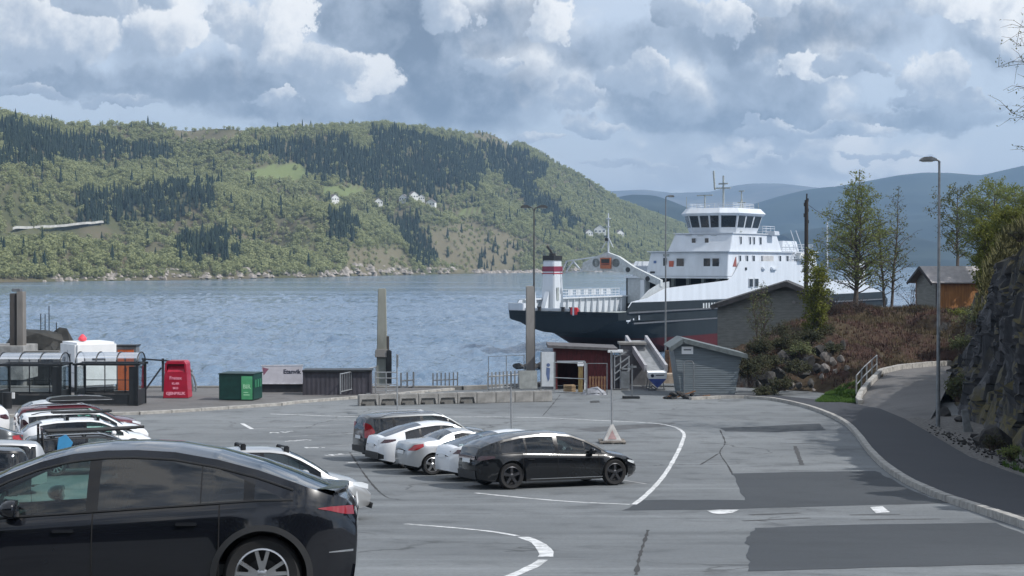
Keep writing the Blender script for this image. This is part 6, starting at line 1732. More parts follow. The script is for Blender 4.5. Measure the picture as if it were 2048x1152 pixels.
    # deckhouses: frustums given by base and top rectangles
    def house(name, b, tp, z0, z1, mat=FW):
        mb = MB(); (u0, u1, v0, v1), (a0, a1, c0, c1) = b, tp
        mb.add([(u0, v0, z0), (u1, v0, z0), (u1, v1, z0), (u0, v1, z0), (a0, c0, z1), (a1, c0, z1), (a1, c1, z1), (a0, c1, z1)], [(0, 3, 2, 1), (4, 5, 6, 7), (0, 1, 5, 4), (1, 2, 6, 5), (2, 3, 7, 6), (3, 0, 4, 7)])
        return mb.build(name, mat, root, bevel=.06)
    house('deckhouse', (27.6, 57, .25, 12.6), (28.3, 56.3, .45, 12.1), 8.6, 11.85)
    house('upper_deckhouse', (28.9, 45, .5, 9.9), (30.0, 43.6, .7, 9.3), 11.87, 14.3)
    mb = MB(); mb.box((42.3, 6.3, 11.9), (28.9, 12.4, .12)); mb.box((37, 5, 14.34), (14.4, 9.0, .12)); mb.build('deck_edge', FW, root)
    # windows on the fronts and sides: (u, v, z, width along, height, face)
    def win(u, v, z, w, h, face, par=root, m_=GLS):
        fr = MB(); gl = MB()
        if face == 'f':
            fr.box((u, v, z), (.10, w + .16, h + .16)); gl.box((u - .04, v, z), (.08, w, h))
        else:
            fr.box((u, v, z), (w + .16, .10, h + .16)); gl.box((u, v - .04, z), (w, .08, h))
        o = fr.build('window', FW, par, bevel=.03); gl.build('pane', m_, o)
    fz = lambda z: 27.6 + .7 * (z - 8.6) / 3.25 - .02
    for v, w, h in ((7.4, 1.1, 1.15), (3.4, .95, 1.15), (2.1, .95, 1.15)): win(fz(10.4), v, 10.4, w, h, 'f')
    for v, z, w, h, mm in ((9.75, 10.4, .5, 1.3, DKI), (8.75, 10.25, .7, .8, M('lifebuoy_rust', (.42, .10, .06), .6)), (11.3, 10.5, .4, .35, M('sign_blue', (.10, .16, .32), .6)), (11.5, 9.1, .7, .25, FDK), (9.7, 11.4, .9, .3, FG)): 
        mb = MB(); mb.box((fz(z) - .03, v, z), (.08, w, h)); mb.build('front_fitting', mm, root)
    gzf = lambda z: 28.9 + 1.1 * (z - 11.87) / 2.43 - .02
    for v in (6.2, 4.25): win(gzf(13.3), v, 13.3, .55, .75, 'f')
    for v in (7.2, 5.4, 3.4):
        mb = MB(); mb.box((gzf(14.05) - .03, v, 14.05), (.06, .9, .06)); mb.build('handrail', FG, root)
    win(34.0, -.04, 7.7, 1.05, 1.05, 's'); win(35.7, -.04, 7.7, 1.05, 1.05, 's')
    mb = MB(); mb.box((32.6, -.03, 9.6), (.5, .06, .35)); mb.build('side_fitting', FDK, root)
    for u, w in ((31.5, .4), (33.6, .45), (35.6, .5), (44.0, .45), (46.4, .45)): win(u, .33, 10.7, w, 1.3, 's')
    mb = MB(); mb.prism([(29.3, 9.9), (30.4, 9.9), (30.3, 11.2)], .28, .36); mb.build('side_vent', M('rust_red', (.25, .08, .07), .6), root)
    for u, w in ((32.2, .35), (35, .35), (36.2, .35), (38.2, .5)): win(u, .58, 13.4, w, .95, 's')
    mb = MB(); mb.box((39.8, .6, 10.4), (3.4, .9, 1.9)); mb.build('side_recess', M('recess_grey', (.42, .42, .42), .7), root)
    mb = MB(); mb.box((41.0, .1, 9.55), (1.7, .9, .5)); mb.box((37.8, .0, 9.6), (1.0, .6, .5)); mb.build('liferaft_canister', FW, root, bevel=.15)
    mb = MB(); mb.box((41.4, .2, 14.45), (1.6, 1.2, .6)); mb.build('roof_locker', FW, root, bevel=.08)
    # wheelhouse
    plan = [(38.2, 8.4), (32.4, 8.4), (30.6, 6.9), (30.6, 2.9), (31.9, 1.2), (38.2, 1.2)]
    cu, cv = 34.6, 4.8
    def ring(k, z): return [Vector((cu + (u - cu) * k, cv + (v - cv) * k, z)) for u, v in plan]
    mb = MB(); r0, r1, r2 = ring(1.0, 14.35), ring(1.06, 15.05), ring(1.17, 16.75); mb.grid([r0, r1, r2], close=True); mb.add(r2, [tuple(range(6))]); wh = mb.build('wheelhouse', FW, root)
    npan = [3, 1, 3, 1, 3, 2]
    for e in range(6):
        a0, a1, b0, b1 = r1[e], r1[(e + 1) % 6], r2[e], r2[(e + 1) % 6]; out = ((a0 + a1) / 2 - Vector((cu, cv, 15))); out.z = 0; out.normalize()
        for k in range(npan[e]):
            s0, s1 = (k + .09) / npan[e], (k + .91) / npan[e]; q = []
            for s, f in ((s0, .06), (s1, .06), (s1, .96), (s0, .96)): q.append(a0.lerp(a1, s).lerp(b0.lerp(b1, s), f) + out * .04)
            mb = MB(); mb.add(q, [(0, 1, 2, 3)]); mb.build('bridge_window', GLS, wh, fix=False)
    mb = MB(); a, b, c = ring(1.20, 16.75), ring(1.27, 17.05), ring(1.12, 17.75); mb.grid([a, b, c], close=True); mb.add(c, [tuple(range(6))]); mb.add(a, [tuple(range(6))[::-1]]); mb.build('roof', FW, wh)
    mb = MB(); mb.box((33.4, 1.15, 14.75), (.7, .12, .45)); mb.build('name_plate', FG, wh)
    # masts, aerials, rails on top
    def mast(name, pts, r): mb = MB(); [mb.bar(a, b, r) for a, b in pts]; return mb.build(name, FG, root)
    mast('radar_mast', [((35, 4.6, 17.7), (35, 4.6, 22.3)), ((35, 3.5, 20.6), (35, 5.7, 20.6)), ((35, 3.9, 21.2), (35, 5.3, 21.2)), ((35, 5.9, 20.4), (35, 6.1, 23.0))], .2)
    mast('signal_mast', [((36.5, 2.6, 17.7), (36.5, 2.6, 20.2)), ((36.5, 2.0, 18.6), (36.5, 3.2, 18.6)), ((36.5, 2.2, 20.2), (36.5, 3.0, 20.2)), ((36, 2.6, 17.7), (36.5, 2.6, 19.2)), ((37.2, 2.6, 17.7), (36.5, 2.6, 19.2))], .14)
    mast('radar_scanner', [((33.4, 6.6, 17.7), (33.4, 6.6, 19.6)), ((33.4, 5.4, 19.6), (33.4, 7.8, 19.6))], .16)
    mast('aerial', [((32.6, 9.0, 17.4), (32.6, 9.0, 19.4)), ((38.4, 1.0, 17.2), (38.4, 1.0, 18.6)), ((34, 1.2, 17.5), (34, 1.2, 18.3))], .06)
    def rails(name, pts, z, h=1.05, step=1.2):
        mb = MB()
        for (a, b), (c, d) in zip(pts, pts[1:]):
            n = max(1, int(math.hypot(c - a, d - b) / step))
            for k in range(n + 1): mb.box((a + (c - a) * k / n, b + (d - b) * k / n, z + h / 2), (.05, .05, h))
            for q in (.35, .7, 1.0): mb.bar((a, b, z + h * q), (c, d, z + h * q), .05)
        return mb.build(name, FW, root)
    rails('deck_railing', [(39.5, 8.5), (39.5, .9), (43.4, .9), (43.4, 9)], 14.4); rails('deck_railing', [(45.2, .7), (56, .7), (56, 12)], 11.95); rails('deck_railing', [(47, -.0), (54, -.0)], 10.6)
    rails('deck_railing', [(31.5, 1.4), (31.5, 8.2), (37.8, 8.2), (37.8, 1.4), (31.5, 1.4)], 17.7, .7)
    house('aft_deckhouse', (46, 52, 1.0, 8), (46.8, 51.4, 1.2, 7.6), 11.97, 13.5)
    mb = MB(); mb.bar((44, .3, 8.6), (49, .3, 12.0), .5, .12); mb.bar((50, .4, 12), (47.6, .4, 15), .08); mb.bar((52, .4, 12), (49.4, .4, 15), .08); mb.build('davit', FW, root)
    mb = MB(); mb.box((50.5, -.1, 11.2), (3.2, 1.3, 1.1)); mb.build('rescue_boat', M('boat_pale', (.66, .68, .68), .5), root, bevel=.3)
    mb = MB(); mb.tube([(62, 1.0, 5), (62, 1.0, 16.5)], [.16, .1], 6); mb.build('aft_mast', FW, root)
    # hull openings and marks
    for k in range(6):
        mb = MB(); mb.box((20.5 + k * .75, -.012, 4.9), (.36, .05, .75)); mb.build('freeing_port', M('port_pale', (.44, .47, .49), .6), root)
    mb = MB(); mb.lathe([(0, 0), (.2, 0)], 10, (4.3, -.0, 4.0), 'Y'); mb.box((4.3, .03, 3.9), (.34, .06, .5)); mb.box((3.0, .03, 3.75), (.2, .06, .2)); mb.box((1.8, .03, 3.6), (.9, .04, .14)); mb.build('draught_mark', FW, root, fix=False)
    # stern gear mirrors the bow
    mb = MB(); mb.box((74.6, 1.6, 7.2), (2.9, 2.5, 7.0), taper=.8); f2 = mb.build('funnel', FW, root, bevel=.12)
    mb = MB(); mb.box((74.6, 1.6, 11.0), (2.9 * .8, 2.5 * .8, .6)); mb.build('funnel_band', FDK, f2)
make_ferry()
# breakwater stones in front of the bow
r = random.Random(4)
for i in range(9):
    mb = MB(); c = at(1040 + i * 14, 693, 150); rock_mesh(mb, (0, 0, 0), r.uniform(.5, .9), 700 + i, (1.5, 1, .7)); o = mb.build('breakwater_stone', ROCKM, fix=False); o.location = (c.x, 150 + r.uniform(-1, 1), .15)
    tag(o, ['leftmost', 'second', 'third', 'fourth', 'fifth', 'sixth', 'seventh', 'eighth', 'rightmost'][i] + (' from the left' if 0 < i < 8 else '') + ' dark stone of the row in the water under the ferry bow', 'stone', 'stones in the water under the ferry bow')
# ================================================================== CARS
TYRE = M('tyre_rubber', (.014, .014, .015), .85, var=.2); RIM = M('alloy', (.50, .51, .53), .30, metal=.85, var=.08); RIMD = M('dark_alloy', (.07, .072, .08), .35, metal=.7, var=.1); WELL = M('wheel_well', (.008, .008, .009), .95, var=.1)
CLAD = M('car_plastic', (.020, .021, .023), .55, var=.15); INTER = M('car_interior', (.055, .06, .062), .85, var=.3); INTER_L = M('car_interior_light', (.20, .22, .22), .8, var=.2); CHROME = M('chrome_trim', (.65, .66, .68), .15, metal=1.0, var=.04)
RLAMP = M('tail_lamp_red', (.30, .010, .016), .15, var=.15, coat=.8); HLAMP = M('head_lamp', (.62, .66, .70), .12, var=.1, coat=1.0); PLATE = M('number_plate', (.70, .72, .74), .5, var=.03); DLAMP = M('dark_lamp', (.045, .012, .018), .15, var=.2, coat=.8)
GL_CLEAR = glass_mat('car_glass', (.60, .80, .74), 1.0); GL_TINT = glass_mat('privacy_glass', (.085, .095, .105), 1.3); GL_MID = glass_mat('tinted_glass', (.30, .36, .36), 1.2)
GLOSSBLK = M('gloss_black_trim', (.004, .004, .005), .12, var=.05)
def paint(name, c, metal=0.0, rough=.35, coat=1.0): return M(name, c, rough, metal=metal, var=.05, scale=.8, coat=coat, spec=.12)

def contour(style):
    return {
     'estate': dict(top=[(-1, .50), (-.995, .60), (-.98, .73), (-.935, .90), (-.89, .95), (-.6, .985), (-.2, 1.0), (.05, 1.0), (.2, .975), (.32, .90), (.45, .785), (.56, .675), (.62, .65), (.8, .60), (.9, .55), (.97, .47), (1, .40)],
                    belt=[(-1, .52), (-.9, .60), (-.5, .615), (.2, .60), (.55, .585), (.8, .52), (1, .34)], rear=(-.99, -.925), wind=(.235, .575), dlo=(-.86, .48), pill=[(-.60, -.57), (-.16, -.12), (.27, .275)]),
     'suv':    dict(top=[(-1, .50), (-.995, .60), (-.985, .74), (-.95, .90), (-.90, .955), (-.6, .985), (-.2, 1.0), (.05, 1.0), (.2, .975), (.32, .90), (.45, .79), (.56, .69), (.62, .67), (.85, .62), (.95, .53), (1, .42)],
                    belt=[(-1, .52), (-.9, .64), (-.5, .645), (.2, .625), (.55, .60), (.85, .55), (1, .38)], rear=(-.99, -.935), wind=(.235, .575), dlo=(-.87, .48), pill=[(-.60, -.56), (-.16, -.12), (.27, .275)]),
     'hatch':  dict(top=[(-1, .55), (-.985, .66), (-.96, .73), (-.88, .84), (-.72, .94), (-.5, .985), (-.2, 1.0), (.0, .998), (.15, .97), (.3, .885), (.45, .77), (.56, .665), (.62, .64), (.8, .58), (.92, .50), (1, .38)],
                    belt=[(-1, .50), (-.92, .62), (-.5, .62), (.2, .59), (.55, .57), (.8, .50), (1, .33)], rear=(-.965, -.70), wind=(.20, .575), dlo=(-.74, .48), pill=[(-.42, -.39), (-.10, -.06), (.27, .275)]),
     'fast':   dict(top=[(-1, .53), (-.985, .64), (-.95, .705), (-.90, .72), (-.75, .80), (-.55, .90), (-.35, .965), (-.12, 1.0), (.02, .998), (.15, .97), (.3, .88), (.45, .765), (.56, .655), (.62, .63), (.8, .57), (.92, .48), (1, .36)],
                    belt=[(-1, .48), (-.92, .62), (-.6, .63), (-.2, .60), (.2, .58), (.55, .56), (.8, .49), (1, .32)], rear=(-.90, -.34), wind=(.17, .575), dlo=(-.62, .48), pill=[(-.40, -.37), (-.07, -.03), (.27, .275)]),
     'wagonback': dict(top=[(-1, .53), (-.985, .64), (-.955, .74), (-.93, .77), (-.84, .845), (-.7, .92), (-.5, .972), (-.25, .998), (-.05, 1.0), (.12, .975), (.3, .885), (.45, .77), (.56, .66), (.62, .635), (.8, .585), (.92, .50), (.98, .42), (1, .36)],
                    belt=[(-1, .49), (-.92, .62), (-.6, .635), (-.2, .61), (.2, .585), (.55, .57), (.8, .51), (1, .33)], rear=(-.925, -.68), wind=(.16, .575), dlo=(-.74, .48), pill=[(-.46, -.435), (-.10, -.05), (.27, .275)]),
     'coupe':  dict(top=[(-1, .56), (-.985, .68), (-.94, .735), (-.8, .765), (-.60, .79), (-.52, .80), (-.40, .90), (-.28, .965), (-.12, 1.0), (.03, .985), (.15, .94), (.3, .84), (.42, .73), (.5, .68), (.6, .655), (.8, .59), (.92, .50), (1, .38)],
                    belt=[(-1, .52), (-.9, .68), (-.5, .70), (-.1, .66), (.3, .63), (.55, .60), (.8, .52), (1, .33)], rear=(-.53, -.27), wind=(.07, .50), dlo=(-.26, .44), pill=[(.22, .225)]),
    }[style]

class Car:
    def __init__(s, L, Wd, H, style=None, wb=.60, foh=.19, wr=.33, zc=.20, arch=.055, **k):
        s.L, s.W, s.H, s.wr, s.zc = L, Wd / 2, H, wr, zc
        s.xf = L / 2 - foh * L; s.xr = s.xf - wb * L; s.Ra = wr + arch
        if style:
            c = contour(style); h = L / 2
            s.top = [(x * h, z * H) for x, z in c['top']]; s.belt = [(x * h, z * H) for x, z in c['belt']]
            s.rear = tuple(x * h for x in c['rear']); s.wind = tuple(x * h for x in c['wind']); s.dlo = tuple(x * h for x in c['dlo']); s.pill = [(a * h, b * h) for a, b in c['pill']]
        s.rail = .055; s.ccap = .56; s.roofw = .70; s.rt = .03 if style in ('estate', 'suv') else .06
        for a, b in k.items(): setattr(s, a, b)
    def plan(s, x):
        h = s.L / 2; xs = h * .62 if x > 0 else h * .70
        t = max(0, (abs(x) - xs) / (h - xs + .02))
        return s.W * (1 - (1 - s.ccap) * t ** 2.6) 
    def Wz(s, x, z):
        b = lerp(s.belt, x); w = s.plan(x); f = (z - s.zc) / max(.1, b - s.zc)
        prof = lerp([(-.3, .93), (0, .945), (.18, .965), (.45, .995), (.62, 1.0), (.80, .995), (.92, .975), (1.0, .94), (1.2, .9)], f)
        fl = 0
        for xa in (s.xf, s.xr):
            d = abs(math.hypot(x - xa, z - s.wr) - s.Ra)
            fl = max(fl, max(0, 1 - d / .12) * .022)
        return w * prof + fl * (1 if abs(x) < s.L * .46 else .3)
    def ztop(s, x): return lerp(s.top, x)
    def zbelt(s, x): return min(lerp(s.belt, x), s.ztop(x) - .035)
    def xe(s, x, z):
        """rounding of nose and tail in side view"""
        h = s.L / 2; t = max(0, (abs(x) - h + .55) / .55)
        zm = .42 * s.H if x > 0 else .40 * s.H
        k = ((z - zm) / (.34 * s.H)); k = max(-1.3, min(1.3, k))
        return x - math.copysign(1, x) * t * t * (.10 if x > 0 else s.rt) * k * k
    def edge(s, x):
        """roof edge: half width and height"""
        zt = s.ztop(x); zb = s.zbelt(x)
        crown = lerp([(s.rear[0], .05), (s.rear[1], .075), (s.wind[0], .075), (s.wind[1], .10), (s.L / 2, .08)], x)
        ze = max(zb + .012, zt - crown)
        wb_ = s.Wz(x, zb)
        hgt = (ze - zb) / (s.H - lerp(s.belt, 0) - .07)
        return wb_ * (1 - (1 - s.roofw / .94) * min(1, max(0, hgt)) ** 1.0) * (.985 if hgt > .05 else .97), ze

def car_mesh(c, P, root, step=.09, levels=None, door_cols=(), glass=('GL_CLEAR',)):
    """P: dict of materials. Body surface lofted along the car; panes, doors and claddings come out as meshes of their own."""
    h = c.L / 2
    xs = set(round(-h + i * c.L / int(c.L / step), 4) for i in range(int(c.L / step) + 1))
    for xa in (c.xf, c.xr):
        for k in range(0, 25): xs.add(round(xa - c.Ra * math.cos(k * math.pi / 24), 4))
    for v in list(c.rear) + list(c.wind) + list(c.dlo) + [q for p_ in c.pill for q in p_] + [q for d in door_cols for q in d[:2]]: xs.add(round(v, 4))
    for x, z in c.top: xs.add(round(x, 4))
    for e in (-h, h):
        for k in (.012, .03, .06, .10, .15, .21, .28): xs.add(round(e - math.copysign(k, e), 4))
    xs = sorted(x for x in xs if -h <= x <= h); out = []
    key = set(round(v, 4) for v in list(c.rear) + list(c.wind) + list(c.dlo) + [q for p_ in c.pill for q in p_] + [q for d in door_cols for q in d[:2]])
    for x in xs:
        if out and x - out[-1] < .008 and x not in key: continue
        out.append(x)
    xs = out
    lv = levels or [0, .10, .20, .34, .48, .60, .72, .82, .90, .96, 1.0]
    NL = len(lv); secs = []
    for x in xs:
        zb, zt = c.zbelt(x), c.ztop(x)
        lo = c.zc + .10 * max(0, (abs(x) - h + .5) / .5)
        for xa in (c.xf, c.xr):
            if abs(x - xa) < c.Ra: lo = max(lo, c.wr + math.sqrt(max(0, c.Ra ** 2 - (x - xa) ** 2)))
        lo = min(lo, zb - .02); row = []
        for f in lv:
            z = max(lo, c.zc + f * (zb - c.zc)); row.append(Vector((c.xe(x, z), c.Wz(x, z), z)))
        we, ze = c.edge(x); wb_ = row[-1].y
        g1 = min(zb + .012, ze - .004); g3 = max(g1, ze - c.rail - getattr(c, 'tailrail', 0) * max(0, -1.0 - x)); g2 = (g1 + g3) / 2
        for z in (g1, g2, g3, ze):
            f = (z - zb) / max(.001, ze - zb); y = wb_ + (we - wb_) * (f ** 1.25); row.append(Vector((c.xe(x, z) if f < .3 else x, y, z)))
        for f in (.93, .75, .5, .25, 0.0):
            z = ze + (zt - ze) * (1 - f ** 2.2); row.append(Vector((x if f < 1 else x, we * f, z)))
        secs.append(row)
    n = len(secs[0]); parts = {}
    def put(key, quad):
        parts.setdefault(key, []).append(quad)
    def in_pill(x): return any(a < x < b for a, b in c.pill)
    for i in range(len(xs) - 1):
        xm = (xs[i] + xs[i + 1]) / 2
        for k in range(n - 1):
            q = (secs[i][k], secs[i + 1][k], secs[i + 1][k + 1], secs[i][k + 1])
            if (q[0] - q[3]).length < 1e-4 and (q[1] - q[2]).length < 1e-4: continue
            key = 'body'
            if k >= NL and k < NL + 2 and c.dlo[0] < xm < c.dlo[1] and not in_pill(xm) and min(q[3].z - q[0].z, q[2].z - q[1].z) > -1 and max(q[3].z - q[0].z, q[2].z - q[1].z) > .004:
                wi = sum(1 for a, b in c.pill if xm > b); key = ('glass', wi)
            elif k >= NL and k < NL + 2 and in_pill(xm) and c.dlo[0] < xm < c.dlo[1]: key = ('pillar', sum(1 for a, b in c.pill if xm > b))
            elif k >= NL + 4 and c.wind[0] < xm < c.wind[1]: key = 'windscreen'
            elif k >= NL + 4 and c.rear[0] < xm < c.rear[1]: key = 'rear_window'
            elif k < P.get('clad', 1): key = 'cladding'
            elif P.get('roof_mat') and k >= NL + 4 and c.rear[1] <= xm <= c.wind[0]: key = 'roof'
            else:
                for a, b, nm in door_cols:
                    if a < xm < b and 1 <= k < NL - 1: key = ('door', nm)
            put(key, q)
    def emit(key, name, mat, two=True, thick=0):
        qs = parts.get(key, [])
        if not qs: return []
        res = []
        for side in (1, -1):
            mb = MB(); idx = {}
            for q in qs:
                f = []
                for v in (q if side == 1 else q[::-1]):
                    kk = (round(v.x, 5), round(v.y, 5), round(v.z, 5))
                    if kk not in idx: idx[kk] = len(mb.v); mb.v.append((v.x, v.y * side, v.z))
                    if idx[kk] not in f: f.append(idx[kk])
                if len(f) >= 3: mb.f.append(tuple(f[::-1])); mb.mi.append(0)
            res.append(mb)
        if two: return [m_.build(name, mat, root, smooth=True, angle=38, fix=False) for m_ in res]
        a, b = res; o = len(a.v); a.v += b.v; a.f += [tuple(i + o for i in f) for f in b.f]; a.mi += b.mi
        return [a.build(name, mat, root, smooth=True, angle=38, fix=True)]
    # end caps close nose and tail
    for e, row in ((-1, secs[0]), (1, secs[-1])):
        for k in range(n - 1):
            a, b = row[k], row[k + 1]
            q = [a, b, Vector((b.x, 0, b.z)), Vector((a.x, 0, a.z))]
            if k < n - 6 and (a - b).length > 1e-5: put('body' if k >= P.get('clad', 1) + 0 else 'cladding', q if e == 1 else q[::-1])
    emit('body', 'body', P['paint'], False); emit('cladding', 'sill_cladding', P.get('cladmat', CLAD), False)
    for kk in [q for q in parts if isinstance(q, tuple) and q[0] == 'door']: 
        for o in emit(kk, 'door', P['paint']): pass
    for kk in sorted([q for q in parts if isinstance(q, tuple) and q[0] == 'glass']):
        front = kk[1] == len(c.pill) or (kk[1] == len(c.pill) - 1)
        emit(kk, 'window', P['glass_front'] if front else P['glass_rear'])
    [emit(q, 'pillar_trim', GLOSSBLK) for q in sorted(q for q in parts if isinstance(q, tuple) and q[0] == 'pillar')]; emit('windscreen', 'windscreen', P.get('glass_ws', GL_CLEAR), False); emit('rear_window', 'rear_window', P['glass_rear'], False)
    if P.get('roof_mat'): emit('roof', 'roof', P['roof_mat'], False)
    # wheel wells and floor
    mb = MB()
    for xa in (c.xf, c.xr):
        for sd in (-1, 1):
            rows = []
            for k in range(15):
                a = -.25 + (math.pi + .5) * k / 14; x = xa + (c.Ra + .004) * math.cos(a); z = c.wr + (c.Ra + .004) * math.sin(a); rows.append([Vector((x, sd * (c.Wz(x, max(z, c.zc)) - .012), z)), Vector((x, sd * (c.W - .38), z))])
            mb.grid(rows); o_ = [r_[1] for r_ in rows]; mb.add(o_, [tuple(range(len(o_)))])
    mb.box((0, 0, c.zc + .03), (c.L * .86, c.W * 1.1, .1)); mb.box(((c.xf + c.xr) / 2, 0, c.zc + .06), (c.xf - c.xr - 2 * c.Ra - .04, c.W * 1.84, .12))
    mb.build('underbody', WELL, root, fix=False)
    # cabin
    mb = MB(); zf = c.zc + .22; x0, x1 = max(c.rear[1] - .3, -c.L / 2 + .75), c.wind[1] - .45
    mb.box(((x0 + x1) / 2, 0, zf), (x1 - x0, c.W * 1.7, .1)); mb.box((x1 + .15, 0, lerp(c.belt, x1) - .20), (.55, c.W * 1.66, .3)); mb.box((x0 + .1, 0, lerp(c.belt, x0) - .2), (.9, c.W * 1.6, .3)); mb.build('cabin_floor', INTER, root)
    st = P.get('seat', INTER); xb = (c.pill[-2][0] if len(c.pill) > 1 else c.dlo[0] + .4) + .1
    for xs_, ys in ((xb, (-.36, .36)), (xb - .92, (-.36, .36)) if P.get('seats', 4) == 4 else (xb, ())):
        for y in ys:
            mb = MB(); zb = lerp(c.belt, xs_); mb.box((xs_ + .22, y, zf + .22), (.50, .48, .16)); rot = Matrix.Rotation(R(-14), 3, 'Y')
            mb.box((xs_ - .06, y, zf + .52), (.14, .46, .62), rot=rot); mb.box((xs_ - .17, y, min(zf + .93, c.H - .24)), (.10, .26, .17), rot=rot); mb.build('seat', st, root, bevel=.05)
    mb = MB(); mb.lathe([(.17, -.015), (.19, 0), (.17, .015), (.155, 0), (.17, -.015)], 18, (x1 - .22, .36, lerp(c.belt, x1) - .02), 'Z', None)
    mb.v = [tuple(Vector((x1 - .22, .36, lerp(c.belt, x1) - .02)) + Matrix.Rotation(R(-65), 3, 'Y') @ (Vector(v) - Vector((x1 - .22, .36, lerp(c.belt, x1) - .02)))) for v in mb.v]; mb.build('steering_wheel', INTER, root, smooth=True)
    return secs

WHEELS = {}
def wheel(c, rim_style, root, rimmat):
    key = (round(c.wr, 3), rim_style, rimmat.name)
    r, w = c.wr, .225; rr = r * .70
    for xa in (c.xf, c.xr):
        for sd in (-1, 1):
            if key not in WHEELS:
                mb = MB(); N = 40
                mb.lathe([(rr * .97, -w / 2 + .02), (r * .90, -w / 2), (r * .97, -w / 2 + .03), (r, -w / 2 + .06), (r, w / 2 - .06), (r * .97, w / 2 - .03), (r * .90, w / 2), (rr * 1.0, w / 2 - .015), (rr * .96, w / 2 - .05)], N, axis='Y', caps=False)
                ty = mb.build('tyre', TYRE, None, smooth=True, angle=50)
                mb = MB(); mb.lathe([(rr, w / 2 - .02), (rr * .93, w / 2 - .012), (rr * .90, w / 2 - .05), (rr * .88, -w / 2 + .04)], N, axis='Y', caps=False)
                y0 = w / 2 - .055
                if rim_style == 'y10':                                  # five double spokes that fork towards the rim
                    for k in range(5):
                        a = math.pi / 2 + k * 2 * math.pi / 5
                        for s2 in (-1, 1):
                            da, db = s2 * .10, s2 * .235
                            A0, A1 = Vector((math.cos(a + da * 1.3), 0, math.sin(a + da * 1.3))), Vector((math.cos(a + db), 0, math.sin(a + db)))
                            mb.bar(A0 * rr * .20 + Vector((0, y0 + .03, 0)), A1 * rr * .93 + Vector((0, y0 + .02, 0)), .034, .03, up=Vector((0, 1, 0)))
                        A = Vector((math.cos(a), 0, math.sin(a))); mb.bar(A * rr * .15 + Vector((0, y0 + .03, 0)), A * rr * .52 + Vector((0, y0 + .025, 0)), .05, .025, up=Vector((0, 1, 0)))
                elif rim_style == 's5':
                    for k in range(5):
                        a = math.pi / 2 + k * 2 * math.pi / 5; A = Vector((math.cos(a), 0, math.sin(a))); mb.bar(A * rr * .1 + Vector((0, y0 + .02, 0)), A * rr * .93 + Vector((0, y0 + .02, 0)), .075, .03, up=Vector((0, 1, 0)))
                else:
                    for k in range(10):
                        a = k * 2 * math.pi / 10; A = Vector((math.cos(a), 0, math.sin(a))); mb.bar(A * rr * .1 + Vector((0, y0 + .02, 0)), A * rr * .93 + Vector((0, y0 + .02, 0)), .038, .03, up=Vector((0, 1, 0)))
                mb.lathe([(rr * .24, y0 - .02), (rr * .24, y0 + .035), (rr * .12, y0 + .05), (0, y0 + .05)], 16, axis='Y')
                rm = mb.build('rim', rimmat, None, smooth=True, angle=30)
                mb = MB(); mb.lathe([(0, y0 - .06), (rr * .58, y0 - .06), (rr * .58, y0 - .075)], 24, axis='Y'); mb.lathe([(0, -w / 2 + .05), (rr * .9, -w / 2 + .05)], 24, axis='Y', caps=False); bd = mb.build('brake_disc', M('brake_steel', (.035, .035, .037), .6, metal=.3), None, fix=False)
                WHEELS[key] = [o.data for o in (ty, rm, bd)]
                for o in (ty, rm, bd): bpy.data.objects.remove(o)
            e = bpy.data.objects.new('wheel', None); COL.objects.link(e); e.parent = root; e.location = (xa, sd * (c.W - .135), r)
            if sd < 0: e.rotation_euler = (0, 0, math.pi)
            for nm, d in zip(('tyre', 'rim', 'brake_disc'), WHEELS[key]):
                o = bpy.data.objects.new(nm, d); COL.objects.link(o); o.parent = e

def side_patch(c, name, mat, root, poly, off=.006, n=10, sides=(1, -1), wrap=0.0):
    """a lamp or trim lying on the car's side: poly in (x, z) given as lower and upper edge samples [(x, zlo, zhi)]"""
    for sd in sides:
        mb = MB(); rows = []
        x0, x1 = poly[0][0], poly[-1][0]; N = max(3, int((x1 - x0) / .05))
        for i in range(N + 1):
            x = x0 + (x1 - x0) * i / N; zl = lerp([(p[0], p[1]) for p in poly], x); zh = lerp([(p[0], p[2]) for p in poly], x); row = []
            for k in range(n // 2 + 1):
                z = zl + (zh - zl) * k / (n // 2); y = c.Wz(x, z) + off
                row.append(Vector((c.xe(x, z), sd * y, z)))
            rows.append(row)
        mb.grid(rows)
        if wrap:                                               # carry it round the corner onto the tail or nose
            e = x0 if wrap < 0 else x1; zl = lerp([(p[0], p[1]) for p in poly], e); zh = lerp([(p[0], p[2]) for p in poly], e); rw = []
            for k in range(4):
                yk = (c.Wz(e, (zl + zh) / 2) + off) * (1 - k / 3 * abs(wrap)); rw.append([Vector((c.xe(e, z) + math.copysign(off, wrap), sd * yk, z)) for z in (zl, (zl + zh) / 2, zh)])
            mb.grid(rw)
        mb.build(name, mat, root, smooth=True, fix=False)
def end_patch(c, name, mat, root, end, y0, y1, z0, z1, off=.012, thick=.012):
    x = end * c.L / 2; mb = MB(); N = 8; rows = []
    for i in range(N + 1):
        y = y0 + (y1 - y0) * i / N; rows.append([Vector((c.xe(x, z) + end * off, y, z)) for z in (z0, (z0 + z1) / 2, z1)])
    mb.grid(rows); mb.build(name, mat, root, fix=False)
